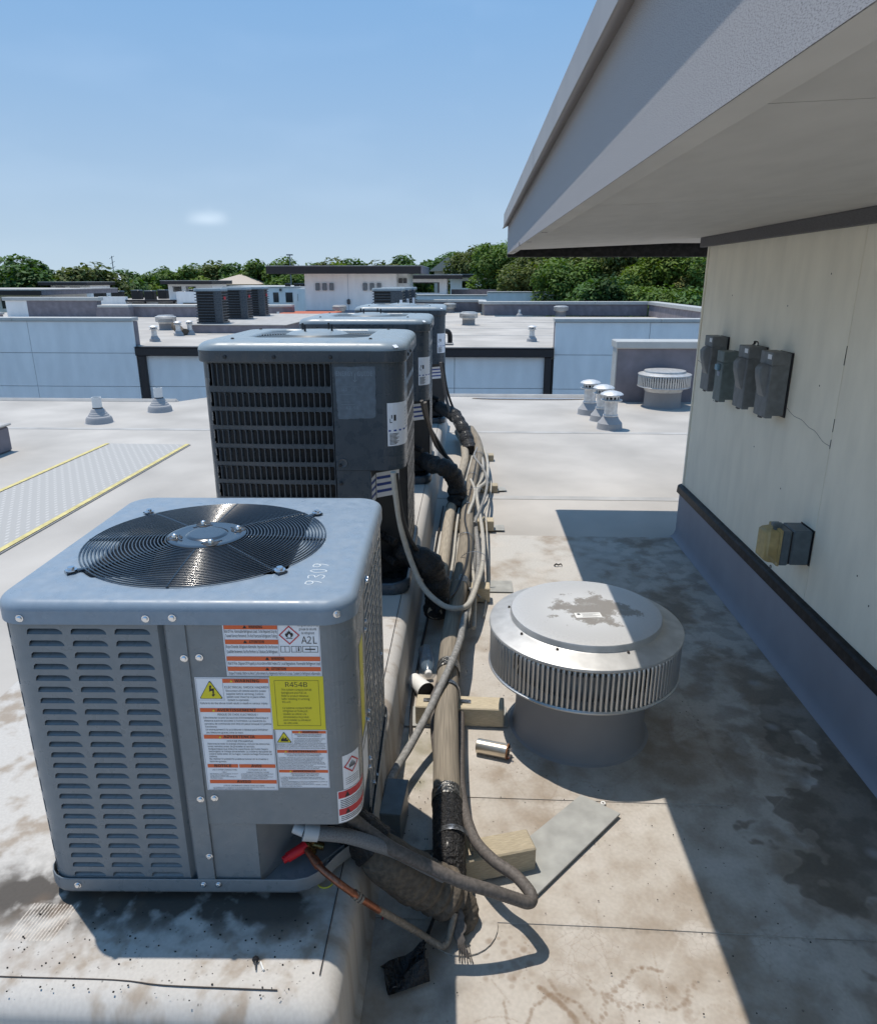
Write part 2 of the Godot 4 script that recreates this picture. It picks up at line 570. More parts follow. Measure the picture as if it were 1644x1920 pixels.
func make_materials() -> void:
	mat("ground", lin(0.10, 0.12, 0.06), 1.0, 0, {"t": "dirt", "s": 0.05, "world": true})
	mat("asphalt", lin(0.06, 0.06, 0.06), 0.95, 0, {"t": "speck", "s": 0.6, "world": true})
	mat("membrane", lin(0.51, 0.475, 0.43), 0.85, 0, {"t": "blotch", "s": 0.17, "world": true, "bump": "blotch", "bh": 0.15})
	mat("membrane_far", lin(0.51, 0.475, 0.43), 0.9, 0, {"t": "blotch", "s": 0.12, "world": true})
	mat("lap", lin(0.47, 0.455, 0.43), 0.85, 0, {"t": "blotch", "s": 0.5, "world": true})
	mat("boot", lin(0.27, 0.262, 0.26), 0.7, 0, {"t": "soft", "s": 1.6})
	mat("boot_grey", lin(0.36, 0.36, 0.365), 0.75, 0, {"t": "soft", "s": 2.0})
	mat("seam_dark", lin(0.06, 0.05, 0.045), 0.9)
	mat("white_wall", lin(0.90, 0.89, 0.87), 0.8, 0, {"t": "weather", "s": Vector3(0.35, 0.12, 0.35), "world": true})
	mat("hut_wall", lin(0.92, 0.86, 0.72), 0.75, 0, {"t": "weather", "s": Vector3(1.1, 0.35, 1.1), "world": true, "bump": "stipple", "bh": 0.03})
	mat("parapet", lin(0.25, 0.225, 0.245), 0.85, 0, {"t": "blotch", "s": 0.6, "world": true})
	mat("base_flash", lin(0.31, 0.31, 0.35), 0.7, 0, {"t": "soft", "s": 1.2, "world": true, "bump": "blotch", "bh": 0.3})
	mat("coping", lin(0.52, 0.52, 0.50), 0.55, 0.3, {"t": "soft", "s": 1.0, "world": true})
	mat("brown_metal", lin(0.026, 0.021, 0.022), 0.5, 0.1, {"t": "soft", "s": 1.0, "world": true})
	mat("dark_flash", lin(0.045, 0.04, 0.042), 0.55, 0.2, {"t": "smudge", "s": 3.0, "world": true})
	mat("fascia", lin(0.42, 0.40, 0.40), 0.85, 0, {"t": "specks", "s": Vector3(8, 30, 8), "world": true, "bump": "lines", "bh": 0.04})
	mat("drip", lin(0.34, 0.315, 0.30), 0.5, 0.2, {"t": "soft", "s": 1.5, "world": true})
	mat("soffit", lin(0.54, 0.52, 0.485), 0.8, 0, {"t": "weather", "s": Vector3(1.3, 1.0, 0.6), "world": true})
	mat("trim_board", lin(0.17, 0.165, 0.17), 0.85, 0, {"t": "lines", "s": Vector3(6, 22, 0.8), "world": true, "bump": "grain", "bh": 0.3})
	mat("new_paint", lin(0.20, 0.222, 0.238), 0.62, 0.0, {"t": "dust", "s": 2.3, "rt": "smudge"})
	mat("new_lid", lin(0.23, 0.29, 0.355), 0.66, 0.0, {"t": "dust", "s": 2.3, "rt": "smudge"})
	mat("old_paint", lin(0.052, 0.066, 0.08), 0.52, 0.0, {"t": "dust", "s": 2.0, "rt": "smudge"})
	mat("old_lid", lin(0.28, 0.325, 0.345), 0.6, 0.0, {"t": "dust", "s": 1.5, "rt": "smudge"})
	mat("old_plastic", lin(0.10, 0.12, 0.13), 0.4)
	mat("coil", lin(0.012, 0.013, 0.015), 0.6, 0.0, {"t": "fine", "s": Vector3(60, 4, 60)})
	mat("inner_black", lin(0.02, 0.022, 0.025), 0.6)
	mat("grille", lin(0.016, 0.018, 0.022), 0.22, 0.0, {"coat": 1.0, "cr": 0.12})
	mat("hub", lin(0.022, 0.026, 0.033), 0.22, 0.0, {"coat": 1.0, "cr": 0.15})
	mat("blade", lin(0.10, 0.095, 0.085), 0.35, 0.6)
	mat("screw", lin(0.75, 0.76, 0.78), 0.22, 1.0)
	mat("zinc", lin(0.62, 0.63, 0.65), 0.4, 0.9, {"t": "smudge", "s": 8.0})
	mat("steel", lin(0.62, 0.615, 0.60), 0.46, 0.5, {"t": "blotch", "s": 3.0})
	mat("flue_metal", lin(0.76, 0.76, 0.75), 0.46, 0.45, {"t": "blotch", "s": 4.0})
	mat("bright_steel", lin(0.60, 0.595, 0.58), 0.36, 0.75, {"t": "soft", "s": 3.0})
	mat("foil", lin(0.62, 0.60, 0.56), 0.38, 0.9, {"t": "smudge", "s": 7.0, "bump": "crease", "bh": 0.6})
	mat("label_white", lin(0.80, 0.82, 0.86), 0.45)
	mat("label_orange", lin(0.72, 0.13, 0.035), 0.45)
	mat("label_yellow", lin(0.72, 0.62, 0.02), 0.45)
	mat("label_red", lin(0.55, 0.03, 0.04), 0.45)
	mat("label_black", lin(0.015, 0.015, 0.018), 0.5)
	mat("label_blue", lin(0.02, 0.06, 0.28), 0.5)
	mat("label_grey", lin(0.30, 0.33, 0.40), 0.5)
	mat("faded_sticker", lin(0.135, 0.17, 0.205), 0.5, 0, {"t": "blotch", "s": 6.0})
	mat("faded_print", lin(0.20, 0.24, 0.275), 0.5)
	mat("chalk", lin(0.62, 0.66, 0.68), 0.9)
	mat("heart_red", lin(0.5, 0.02, 0.03), 0.5)
	mat("copper", lin(0.42, 0.17, 0.10), 0.42, 0.85, {"t": "dirt", "s": 9.0})
	mat("old_copper", lin(0.34, 0.285, 0.225), 0.7, 0.2, {"t": "dirt", "s": 9.0, "bump": "crease", "bh": 0.2})
	mat("brass", lin(0.55, 0.38, 0.14), 0.35, 0.9, {"t": "smudge", "s": 20.0})
	mat("red_cap", lin(0.62, 0.012, 0.022), 0.35)
	mat("insulation", lin(0.30, 0.255, 0.195), 0.95, 0, {"uv": true, "t": "lines", "s": Vector3(1.0, 0.5, 1), "bump": "lines", "bh": 0.12})
	mat("insulation_light", lin(0.44, 0.38, 0.295), 0.95, 0, {"uv": true, "t": "lines", "s": Vector3(1.0, 0.7, 1), "bump": "lines", "bh": 0.12})
	mat("old_foam", lin(0.15, 0.122, 0.092), 0.95, 0, {"t": "dirt", "s": 5.0, "bump": "crease", "bh": 0.5})
	mat("black_tape", lin(0.016, 0.0145, 0.014), 0.6, 0, {"t": "dirt", "s": 9.0, "bump": "crease", "bh": 1.0, "coat": 0.12})
	mat("black_cable", lin(0.03, 0.028, 0.028), 0.55, 0, {"t": "dirt", "s": 8.0})
	mat("grey_conduit", lin(0.33, 0.32, 0.30), 0.7, 0, {"t": "dirt", "s": 5.0})
	mat("pale_conduit", lin(0.50, 0.47, 0.41), 0.75, 0, {"t": "blotch", "s": 6.0})
	mat("smudged_conduit", lin(0.19, 0.20, 0.21), 0.6, 0, {"t": "specks", "s": 9.0})
	mat("dark_conduit", lin(0.15, 0.13, 0.115), 0.7, 0, {"t": "dirt", "s": 8.0})
	mat("connector", lin(0.42, 0.44, 0.45), 0.45)
	mat("grey_box", lin(0.20, 0.215, 0.225), 0.5, 0, {"t": "blotch", "s": 4.0})
	mat("green_box", lin(0.165, 0.21, 0.215), 0.5, 0, {"t": "blotch", "s": 4.0})
	mat("blue_grey_box", lin(0.12, 0.155, 0.18), 0.45, 0, {"t": "blotch", "s": 4.0})
	mat("amber", Color(lin(0.62, 0.47, 0.20), 0.78), 0.5, 0, {"t": "blotch", "s": 6.0})
	M.amber.transparency = BaseMaterial3D.TRANSPARENCY_ALPHA
	mat("breaker_blue", lin(0.20, 0.36, 0.48), 0.5)
	mat("wood", lin(0.62, 0.53, 0.375), 0.85, 0, {"t": "lines", "s": Vector3(0.6, 18, 18), "bump": "lines", "bh": 0.1})
	mat("wood_worn", lin(0.52, 0.44, 0.31), 0.9, 0, {"t": "lines", "s": Vector3(0.6, 18, 18), "bump": "lines", "bh": 0.15})
	mat("offcut", lin(0.40, 0.40, 0.375), 0.8, 0, {"t": "blotch", "s": 2.2, "world": true})
	mat("can", lin(0.72, 0.64, 0.52), 0.3, 0.85, {"t": "soft", "s": 12.0})
	mat("rust", lin(0.20, 0.09, 0.04), 0.8)
	mat("cup_white", lin(0.74, 0.73, 0.70), 0.6)
	mat("bottle", Color(0.62, 0.72, 0.80, 0.22), 0.12)
	M.bottle.transparency = BaseMaterial3D.TRANSPARENCY_ALPHA
	mat("walk_pad", lin(0.52, 0.505, 0.48), 0.85, 0, {"uv": true, "t": "tread", "bump": "tread", "bh": 0.4, "s": Vector3(13, 70, 1)})
	mat("yellow_stripe", lin(0.68, 0.58, 0.25), 0.8, 0, {"t": "blotch", "s": 3.0, "world": true})
	mat("yellow_bit", lin(0.65, 0.60, 0.08), 0.6)
	mat("orange_sheet", lin(0.46, 0.12, 0.06), 0.7)
	mat("window", lin(0.03, 0.04, 0.045), 0.12)
	mat("window_frame", lin(0.09, 0.085, 0.085), 0.5)
	mat("hip_roof", lin(0.50, 0.42, 0.34), 0.9)
	mat("stucco", lin(0.60, 0.56, 0.50), 0.9)
	mat("trunk", lin(0.09, 0.07, 0.05), 0.95, 0, {"t": "bark", "s": 1.0})
	mat("pole", lin(0.25, 0.26, 0.27), 0.5, 0.4)
	mat("leaf", Color(1, 1, 1), 0.6, 0, {"vc": true, "back": Color(0.70, 0.78, 0.30), "spec": 0.25})
	M.leaf.uv1_triplanar = false
	mat("debris", lin(0.02, 0.018, 0.016), 0.9)

# ------------------------------------------------------------------ the stained roof by the camera: a colour picture of x0..x1, z0..z1
class Stain:
	var w: int
	var h: int
	var x0: float
	var z0: float
	var sx: float
	var sz: float
	var r: PackedFloat32Array
	var g: PackedFloat32Array
	var b: PackedFloat32Array
	func _init(W: int, H: int, X0: float, Z0: float, X1: float, Z1: float) -> void:
		w = W; h = H; x0 = X0; z0 = Z0
		sx = W / (X1 - X0); sz = H / (Z1 - Z0)
		r.resize(w * h); g.resize(w * h); b.resize(w * h)
	func stamp(x: float, z: float, rad: float, c: Color, k: float, hard := 0.4) -> void:
		var cx := (x - x0) * sx
		var cy := (z - z0) * sz
		var rx := rad * sx
		var ry := rad * sz
		for j in range(maxi(0, int(cy - ry)), mini(h, int(cy + ry) + 2)):
			for i in range(maxi(0, int(cx - rx)), mini(w, int(cx + rx) + 2)):
				var d := Vector2((i - cx) / rx, (j - cy) / ry).length()
				if d < 1.0:
					var a := k * (1.0 - smoothstep(hard, 1.0, d))
					var q := j * w + i
					r[q] = lerpf(r[q], c.r, a); g[q] = lerpf(g[q], c.g, a); b[q] = lerpf(b[q], c.b, a)
	func stroke(pts: Array, wd: float, c: Color, k: float, jit := 0.0, sd := 1, hard := 0.4) -> void:
		var rng := RandomNumberGenerator.new()
		rng.seed = sd
		for n in pts.size() - 1:
			var a: Vector2 = pts[n]
			var e: Vector2 = pts[n + 1]
			var m := maxi(1, int(a.distance_to(e) / (wd * 0.5)))
			for i in m:
				var p := a.lerp(e, float(i) / m) + Vector2(rng.randf_range(-jit, jit), rng.randf_range(-jit, jit))
				stamp(p.x, p.y, wd * rng.randf_range(0.7, 1.2), c, k * rng.randf_range(0.4, 1.0), hard)
	func image() -> Image:
		var d := PackedByteArray()
		d.resize(w * h * 3)
		var lut := PackedByteArray()
		lut.resize(1025)
		for i in 1025: lut[i] = int(255.0 * Color(i / 1024.0, 0, 0).linear_to_srgb().r + 0.5)
		for q in w * h:
			d[q * 3] = lut[clampi(int(r[q] * 1024), 0, 1024)]
			d[q * 3 + 1] = lut[clampi(int(g[q] * 1024), 0, 1024)]
			d[q * 3 + 2] = lut[clampi(int(b[q] * 1024), 0, 1024)]
		return Image.create_from_data(w, h, false, Image.FORMAT_RGB8, d)

func bytes(n: FastNoiseLite, w: int, h: int) -> PackedByteArray:
	var im := n.get_image(w, h)
	im.convert(Image.FORMAT_L8)
	return im.get_data()

func stained_roof() -> Image:
	var s := Stain.new(920, 2048, -0.3, -4.6, 1.5, -0.5)
	var a := bytes(noise(0.004, 5, 21), s.w, s.h)
	var b := bytes(noise(0.014, 5, 22), s.w, s.h)
	var c := bytes(noise(0.13, 3, 23), s.w, s.h)
	var e := bytes(noise(0.085, 1, 24, FastNoiseLite.TYPE_CELLULAR), s.w, s.h)
	var f := bytes(noise(0.0065, 4, 25), s.w, s.h)
	for j in s.h:
		var z := s.z0 + j / s.sz
		var near := smoothstep(-4.2, -1.6, z)
		for i in s.w:
			var q := j * s.w + i
			var x := s.x0 + i / s.sx
			var na := a[q] / 255.0
			var nb := b[q] / 255.0
			var fine := 0.90 + 0.18 * (c[q] / 255.0)
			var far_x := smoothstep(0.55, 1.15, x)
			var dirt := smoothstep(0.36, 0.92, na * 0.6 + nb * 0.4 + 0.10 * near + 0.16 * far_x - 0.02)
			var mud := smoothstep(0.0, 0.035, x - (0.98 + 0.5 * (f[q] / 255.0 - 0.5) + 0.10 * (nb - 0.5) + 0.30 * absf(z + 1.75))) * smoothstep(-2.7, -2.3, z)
			var R := lerpf(lerpf(0.49, 0.455, near), 0.30, dirt)
			var G := lerpf(lerpf(0.47, 0.415, near), 0.245, dirt)
			var B := lerpf(lerpf(0.435, 0.365, near), 0.19, dirt)
			var pale := smoothstep(0.60, 0.78, f[q] / 255.0) * 0.5
			R = lerpf(R, 0.52, pale); G = lerpf(G, 0.485, pale); B = lerpf(B, 0.44, pale)
			if e[q] < 20 and f[q] > 150 and near > 0.7 and na > 0.5:
				var k := (1.0 - e[q] / 20.0) * smoothstep(150, 185, f[q]) * 0.35
				R = lerpf(R, 0.22, k); G = lerpf(G, 0.17, k); B = lerpf(B, 0.13, k)
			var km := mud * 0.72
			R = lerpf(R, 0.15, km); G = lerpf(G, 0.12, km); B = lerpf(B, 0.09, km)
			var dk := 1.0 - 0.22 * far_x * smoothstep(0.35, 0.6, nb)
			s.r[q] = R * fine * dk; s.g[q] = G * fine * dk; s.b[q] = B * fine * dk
	var br := Color(0.20, 0.135, 0.085)
	var dk := Color(0.09, 0.075, 0.06)
	# rings and runs left by dried water
	s.stroke(arc(0.225, -1.19, 0.075, 2.4, 6.6), 0.006, br, 0.50, 0.003, 1)
	s.stroke([Vector2(0.185, -1.275), Vector2(0.225, -1.245), Vector2(0.26, -1.20), Vector2(0.275, -1.165)], 0.011, br, 0.62, 0.002, 2)
	s.stroke([Vector2(0.21, -1.295), Vector2(0.235, -1.25), Vector2(0.25, -1.24)], 0.007, br, 0.4, 0.002, 3)
	s.stroke([Vector2(0.10, -1.24), Vector2(0.105, -1.19), Vector2(0.12, -1.15)], 0.005, br, 0.3, 0.002, 4)
	s.stroke(arc(0.46, -1.19, 0.15, 2.0, 4.9), 0.006, br, 0.48, 0.006, 5)
	s.stroke(arc(0.47, -1.18, 0.115, 2.2, 4.6), 0.004, br, 0.22, 0.005, 6)
	s.stroke(arc(0.43, -1.33, 0.12, 0.2, 2.9), 0.006, br, 0.4, 0.008, 7)
	s.stroke([Vector2(0.49, -1.30), Vector2(0.53, -1.26), Vector2(0.515, -1.21), Vector2(0.53, -1.18)], 0.012, br, 0.3, 0.01, 8)
	var rng := RandomNumberGenerator.new()
	rng.seed = 5
	for k in 46:
		s.stamp(rng.randf_range(0.05, 0.19), rng.randf_range(-1.42, -1.27), rng.randf_range(0.004, 0.014), br, rng.randf_range(0.15, 0.4))
	for k in 130:
		s.stamp(rng.randf_range(-0.15, 0.9), rng.randf_range(-2.3, -1.0), rng.randf_range(0.0015, 0.004), dk, rng.randf_range(0.3, 0.8))
	for k in 60:
		s.stamp(rng.randf_range(0.0, 1.2), rng.randf_range(-4.4, -2.3), rng.randf_range(0.002, 0.006), dk, rng.randf_range(0.2, 0.6))
	# scuffs, trowel sweeps and drag marks
	for k in 70:
		var p0 := Vector2(rng.randf_range(-0.1, 1.2), rng.randf_range(-3.6, -0.95))
		var an := rng.randf_range(0, TAU)
		var ln := rng.randf_range(0.05, 0.22)
		var bend := rng.randf_range(-1.2, 1.2)
		var ps := []
		for q in 7:
			ps.append(p0)
			p0 += Vector2(cos(an), sin(an)) * ln / 6.0
			an += bend / 6.0
		s.stroke(ps, rng.randf_range(0.0015, 0.005), br if k % 3 else Color(0.55, 0.51, 0.46), rng.randf_range(0.08, 0.26), 0.002, k, 0.1)
	for k in 16:
		s.stroke(arc(rng.randf_range(0.0, 1.1), rng.randf_range(-3.4, -1.0), rng.randf_range(0.04, 0.16), rng.randf_range(0, 3), rng.randf_range(3.5, 7)), rng.randf_range(0.003, 0.006), br, rng.randf_range(0.10, 0.22), 0.004, k + 90, 0.1)
	# dirt caught along the laps
	s.stroke([Vector2(-0.2, -1.448), Vector2(0.4, -1.442), Vector2(1.35, -1.426)], 0.008, dk, 0.16, 0.006, 61, 0.1)
	s.stroke([Vector2(-0.02, -1.912), Vector2(0.85, -1.906), Vector2(0.883, -1.95), Vector2(0.885, -2.9)], 0.008, dk, 0.14, 0.006, 62, 0.1)
	# wet dirt along the curb and the first sleeper
	for k in 60:
		s.stamp(rng.randf_range(-0.23, -0.10), rng.randf_range(-2.36, -1.95), rng.randf_range(0.01, 0.05), Color(0.17, 0.16, 0.085), rng.randf_range(0.1, 0.35), 0.1)
	for k in 50:
		s.stamp(rng.randf_range(-0.24, 0.02), rng.randf_range(-1.75, -1.2), rng.randf_range(0.01, 0.07), Color(0.13, 0.11, 0.09), rng.randf_range(0.1, 0.4), 0.1)
	for k in 40:
		var an := rng.randf_range(0, TAU)
		s.stamp(0.43 + cos(an) * rng.randf_range(0.24, 0.36), -2.33 + sin(an) * rng.randf_range(0.24, 0.36), rng.randf_range(0.02, 0.06), br, rng.randf_range(0.08, 0.22), 0.1)
	for k in 26:
		s.stamp(0.33 + rng.randf_range(-0.09, 0.05), -1.60 + rng.randf_range(-0.08, 0.08), rng.randf_range(0.01, 0.04), br, rng.randf_range(0.06, 0.2), 0.1)
	# pale scuffs at the foot of the hut wall
	for k in 9:
		s.stamp(1.17 + 0.03 * sin(k * 2.0), -3.9 + k * 0.31, 0.035, Color(0.42, 0.41, 0.40), 0.5, 0.1)
	return s.image()

func arc(cx: float, cz: float, r: float, a0: float, a1: float) -> Array:
	var o := []
	for i in 25:
		var a := lerpf(a0, a1, i / 24.0)
		var rr := r * (1.0 + 0.10 * sin(a * 3.0) + 0.05 * sin(a * 7.0 + 1.0))
		o.append(Vector2(cx + cos(a) * rr, cz + sin(a) * rr * 0.85))
	return o

func stained_pad() -> Image:
	var s := Stain.new(900, 1080, -1.62, -2.7, -0.2, -0.98)
	var a := bytes(noise(0.006, 5, 31), s.w, s.h)
	var b := bytes(noise(0.02, 5, 32), s.w, s.h)
	var c := bytes(noise(0.15, 3, 33), s.w, s.h)
	for j in s.h:
		var z := s.z0 + j / s.sz
		for i in s.w:
			var q := j * s.w + i
			var x := s.x0 + i / s.sx
			var na := a[q] / 255.0
			var nb := b[q] / 255.0
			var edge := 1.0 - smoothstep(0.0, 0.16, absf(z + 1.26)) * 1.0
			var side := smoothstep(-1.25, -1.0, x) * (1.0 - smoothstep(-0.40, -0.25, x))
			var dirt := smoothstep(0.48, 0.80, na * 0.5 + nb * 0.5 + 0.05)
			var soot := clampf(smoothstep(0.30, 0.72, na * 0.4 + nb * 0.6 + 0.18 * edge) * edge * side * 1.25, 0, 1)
			var fine := 0.92 + 0.15 * (c[q] / 255.0)
			var R := lerpf(0.50, 0.33, dirt)
			var G := lerpf(0.475, 0.275, dirt)
			var B := lerpf(0.44, 0.22, dirt)
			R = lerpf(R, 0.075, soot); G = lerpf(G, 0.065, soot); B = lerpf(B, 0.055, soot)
			s.r[q] = R * fine; s.g[q] = G * fine; s.b[q] = B * fine
	var br := Color(0.20, 0.13, 0.08)
	var dk := Color(0.05, 0.043, 0.038)
	var rng := RandomNumberGenerator.new()
	rng.seed = 8
	for k in 150:
		s.stamp(rng.randf_range(-0.95, -0.30), rng.randf_range(-1.2, -1.02), rng.randf_range(0.001, 0.0028), dk, rng.randf_range(0.3, 0.8))
	for k in 40:
		s.stamp(rng.randf_range(-1.0, -0.72), rng.randf_range(-1.30, -1.07), rng.randf_range(0.01, 0.04), br, rng.randf_range(0.08, 0.25), 0.1)
	s.stroke([Vector2(-0.86, -1.12), Vector2(-0.78, -1.15), Vector2(-0.70, -1.145), Vector2(-0.60, -1.125), Vector2(-0.50, -1.12)], 0.010, br, 0.16, 0.006, 3, 0.1)
	# ribbed print that an earlier foot pad left
	for k in 14:
		var x := -0.975 + k * 0.0078
		s.stroke([Vector2(x + 0.004, -1.235), Vector2(x - 0.006, -1.14)], 0.0017, Color(0.58, 0.52, 0.45), 0.9, 0.0003, k, 0.5)
	for k in 26:
		s.stamp(rng.randf_range(-0.98, -0.86), rng.randf_range(-1.235, -1.14), 0.012, br, 0.12, 0.1)
	return s.image()

func vent_top() -> Image:
	var s := Stain.new(512, 512, -0.3, -0.3, 0.3, 0.3)
	var a := bytes(noise(0.012, 5, 41), 512, 512)
	var b := bytes(noise(0.10, 4, 42), 512, 512)
	for j in 512:
		for i in 512:
			var q := j * 512 + i
			var x := -0.3 + i / 512.0 * 0.6
			var z := -0.3 + j / 512.0 * 0.6
			var d := Vector2((x - 0.02) / 0.12, (z - 0.0) / 0.10).length()
			var e := d - 0.95 + 1.5 * (a[q] / 255.0 - 0.5) + 0.55 * (b[q] / 255.0 - 0.5)
			var k := 0.75 * smoothstep(0.30, -0.25, e) + 0.25 * smoothstep(0.10, 0.0, absf(e))
			var haze := smoothstep(1.0, 0.2, Vector2(x / 0.22, z / 0.22).length() + (b[q] / 255.0 - 0.5) * 0.4)
			var t := 0.93 + 0.12 * (b[q] / 255.0)
			var R := lerpf(0.60, 0.74, haze) * t
			s.r[q] = lerpf(R, 0.20 * t, k); s.g[q] = lerpf(R * 0.99, 0.165 * t, k); s.b[q] = lerpf(R * 0.97, 0.125 * t, k)
	return s.image()
# ------------------------------------------------------------------ ground, our roof, curb, walkway
func sheet(called: String, poly: PackedVector2Array, y: float, th: float, m: Material, parent: Node, uvf = null) -> MeshInstance3D:
	var st := S()
	var idx := Geometry2D.triangulate_polygon(poly)
	for i in range(0, idx.size(), 3):
		var q := [poly[idx[i]], poly[idx[i + 1]], poly[idx[i + 2]]]
		if (q[1] - q[0]).cross(q[2] - q[0]) < 0: q.reverse()
		# x to the right and z towards the viewer: this order runs clockwise seen from above
		for e in q:
			var p := P(e.x, y, e.y)
			vtx(st, p, Vector3.UP, uvf.call(p) if uvf != null else Vector2(p.x, p.z))
	if th > 0.0:
		for i in poly.size():
			var a := poly[i]; var b := poly[(i + 1) % poly.size()]
			quad(st, P(a.x, y, a.y), P(b.x, y, b.y), P(b.x, y - th, b.y), P(a.x, y - th, a.y))
	return obj(called, st, m, parent)

func rp(x0: float, z0: float, x1: float, z1: float) -> PackedVector2Array:
	return PackedVector2Array([Vector2(x0, z0), Vector2(x1, z0), Vector2(x1, z1), Vector2(x0, z1)])

func make_ground_and_roof() -> void:
	var gd := sheet("ground", rp(-1500, -1500, 1500, 1500), -6.8, 0, M.ground, self)
	tag(gd, "dry grassy ground far below the roofs", "ground", "", "structure")
	var lot := sheet("courtyard", rp(-60, -18.0, 60, -10.6), -6.79, 0, M.asphalt, self)
	tag(lot, "asphalt courtyard down between the two blocks", "courtyard", "", "structure")
	var bld := bx("apartment_block", P(-22, -6.8, -10.2), P(22, -0.36, 8), M.white_wall, self)
	tag(bld, "white apartment block carrying the roof in the foreground", "building", "", "structure")
	var roof := Node3D.new()
	put(roof, "flat_roof")
	tag(roof, "flat roof of stained pale membrane with lapped seams in the foreground", "roof", "", "structure")
	var edge := PackedVector2Array([Vector2(-22, -9.72), Vector2(-4.0, -9.72), Vector2(-3.55, -10.36), Vector2(22, -10.36), Vector2(22, 8), Vector2(-22, 8)])
	sheet("deck", edge, 0.0, 0.35, M.membrane, roof)
	var near := StandardMaterial3D.new()
	near.resource_name = "stained_membrane"
	near.albedo_texture = tx(stained_roof())
	near.texture_repeat = false
	near.roughness = 0.82
	near.heightmap_enabled = true
	near.heightmap_texture = T.blotch
	near.heightmap_scale = 0.06
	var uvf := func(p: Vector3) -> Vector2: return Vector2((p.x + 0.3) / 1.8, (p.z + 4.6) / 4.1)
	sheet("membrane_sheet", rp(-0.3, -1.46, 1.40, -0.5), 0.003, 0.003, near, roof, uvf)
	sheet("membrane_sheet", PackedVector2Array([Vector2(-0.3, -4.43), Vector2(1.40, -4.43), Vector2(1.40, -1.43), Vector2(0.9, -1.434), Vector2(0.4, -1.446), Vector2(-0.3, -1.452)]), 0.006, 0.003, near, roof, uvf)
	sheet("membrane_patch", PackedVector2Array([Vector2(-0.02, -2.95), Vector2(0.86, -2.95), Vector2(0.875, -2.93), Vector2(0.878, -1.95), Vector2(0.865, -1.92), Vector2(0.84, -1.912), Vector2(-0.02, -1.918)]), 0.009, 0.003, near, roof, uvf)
	# a round target patch and further laps across the field
	var rr := PackedVector2Array()
	for i in 28: rr.append(Vector2(0.0 + cos(pi2 * i / 28) * 0.095, -1.44 - sin(pi2 * i / 28) * 0.095))
	sheet("membrane_patch", rr, 0.0085, 0.006, near, roof, uvf)
	for d in [[-5.35, -0.24, 6.0], [-7.85, -0.24, 6.0]]:
		var st := S()
		box(st, P(d[1], -0.01, d[0]), P(d[2], 0.004, d[0] + 0.09), 0.002)
		obj("membrane_lap", st, M.lap, roof)
	for d in [[-7.85, -20.0, -1.7]]:
		var st := S()
		box(st, P(d[1], -0.01, d[0]), P(d[2], 0.004, d[0] + 0.09), 0.002)
		obj("membrane_lap", st, M.lap, roof)
	# turned-up far edge of the roof
	var es := S()
	box(es, P(-3.55, -0.1, -10.40), P(22, 0.035, -10.30), 0.03)
	obj("roof_edge", es, M.lap, roof)
	var es2 := S()
	box(es2, P(-22, -0.1, -9.77), P(-4.0, 0.035, -9.68), 0.03)
	obj("roof_edge", es2, M.lap, roof)
	# ponded dirt at the drain by the far edge
	var pd := PackedVector2Array()
	for i in 32:
		var an := pi2 * i / 32
		pd.append(Vector2(0.86 + cos(an) * 0.80 * (1 + 0.05 * sin(an * 3)), -10.14 - sin(an) * 0.10))
	sheet("puddle_stain", pd, 0.006, 0, mat("puddle_rim", lin(0.33, 0.26, 0.20), 0.8, 0, {"t": "dirt", "s": 3.0}), roof)
	var pw := PackedVector2Array()
	for v in pd: pw.append(Vector2(0.86 + (v.x - 0.86) * 0.93, -10.14 + (v.y + 10.14) * 0.7))
	sheet("puddle", pw, 0.010, 0, mat("puddle_water", lin(0.30, 0.30, 0.32), 0.16, 0, {"t": "blotch", "s": 2.0}), roof)

	# the long curb that carries the condensers
	var pad := Node3D.new()
	put(pad, "equipment_curb")
	tag(pad, "long low membrane-covered curb under the row of condensers", "curb", "", "structure")
	var padm := StandardMaterial3D.new()
	padm.resource_name = "stained_curb"
	padm.albedo_texture = tx(stained_pad())
	padm.texture_repeat = false
	padm.roughness = 0.8
	padm.heightmap_enabled = true
	padm.heightmap_texture = T.blotch
	padm.heightmap_scale = 0.03
	var puv := func(p: Vector3) -> Vector2: return Vector2((p.x + 1.62) / 1.42, (p.z + 2.7) / 1.72)
	var nearprof := [[0.0, 0.0], [0.016, 0.0], [0.03, -0.012], [0.20, -0.018], [0.218, -0.022], [0.234, -0.034], [0.245, -0.050], [0.25, -0.072], [0.25, -0.3]]
	var s1 := S()
	var lps := []
	for e in nearprof:
		var y: float = e[0]
		var k: float = e[1]
		var x1 := -0.225 + k
		var x0 := -1.63 - k
		var zf := -0.985 + k
		var lp := []
		var rc := 0.05
		lp.append(P(x1, y, -2.7))
		for i in 7:
			var an := PI / 2 * i / 6
			lp.append(P(x1 - rc + cos(an) * rc, y, zf - rc + sin(an) * rc))
		lp.append(P(x0, y, zf)); lp.append(P(x0, y, -2.7))
		lp.reverse()
		lps.append(lp)
	loft(s1, lps, false, false, true, puv)
	obj("curb_cover", s1, padm, pad)
	var s2 := S()
	lps = []
	for e in nearprof:
		var x1: float = -0.225 + e[1]
		var x0: float = -1.63 - e[1]
		lps.append([P(x1, e[0], -2.7), P(x1, e[0], -8.2 - e[1]), P(x0, e[0], -8.2 - e[1]), P(x0, e[0], -2.7)])
	loft(s2, lps, false, false, true)
	obj("curb_cover", s2, M.membrane, pad)
	var sm := S()
	tube(sm, [P(-1.05, 0.2505, -1.058), P(-0.93, 0.2505, -1.055), P(-0.70, 0.2505, -1.057), P(-0.60, 0.2505, -1.050), P(-0.46, 0.2505, -1.049), P(-0.365, 0.2505, -1.049)], 0.0014, 5)
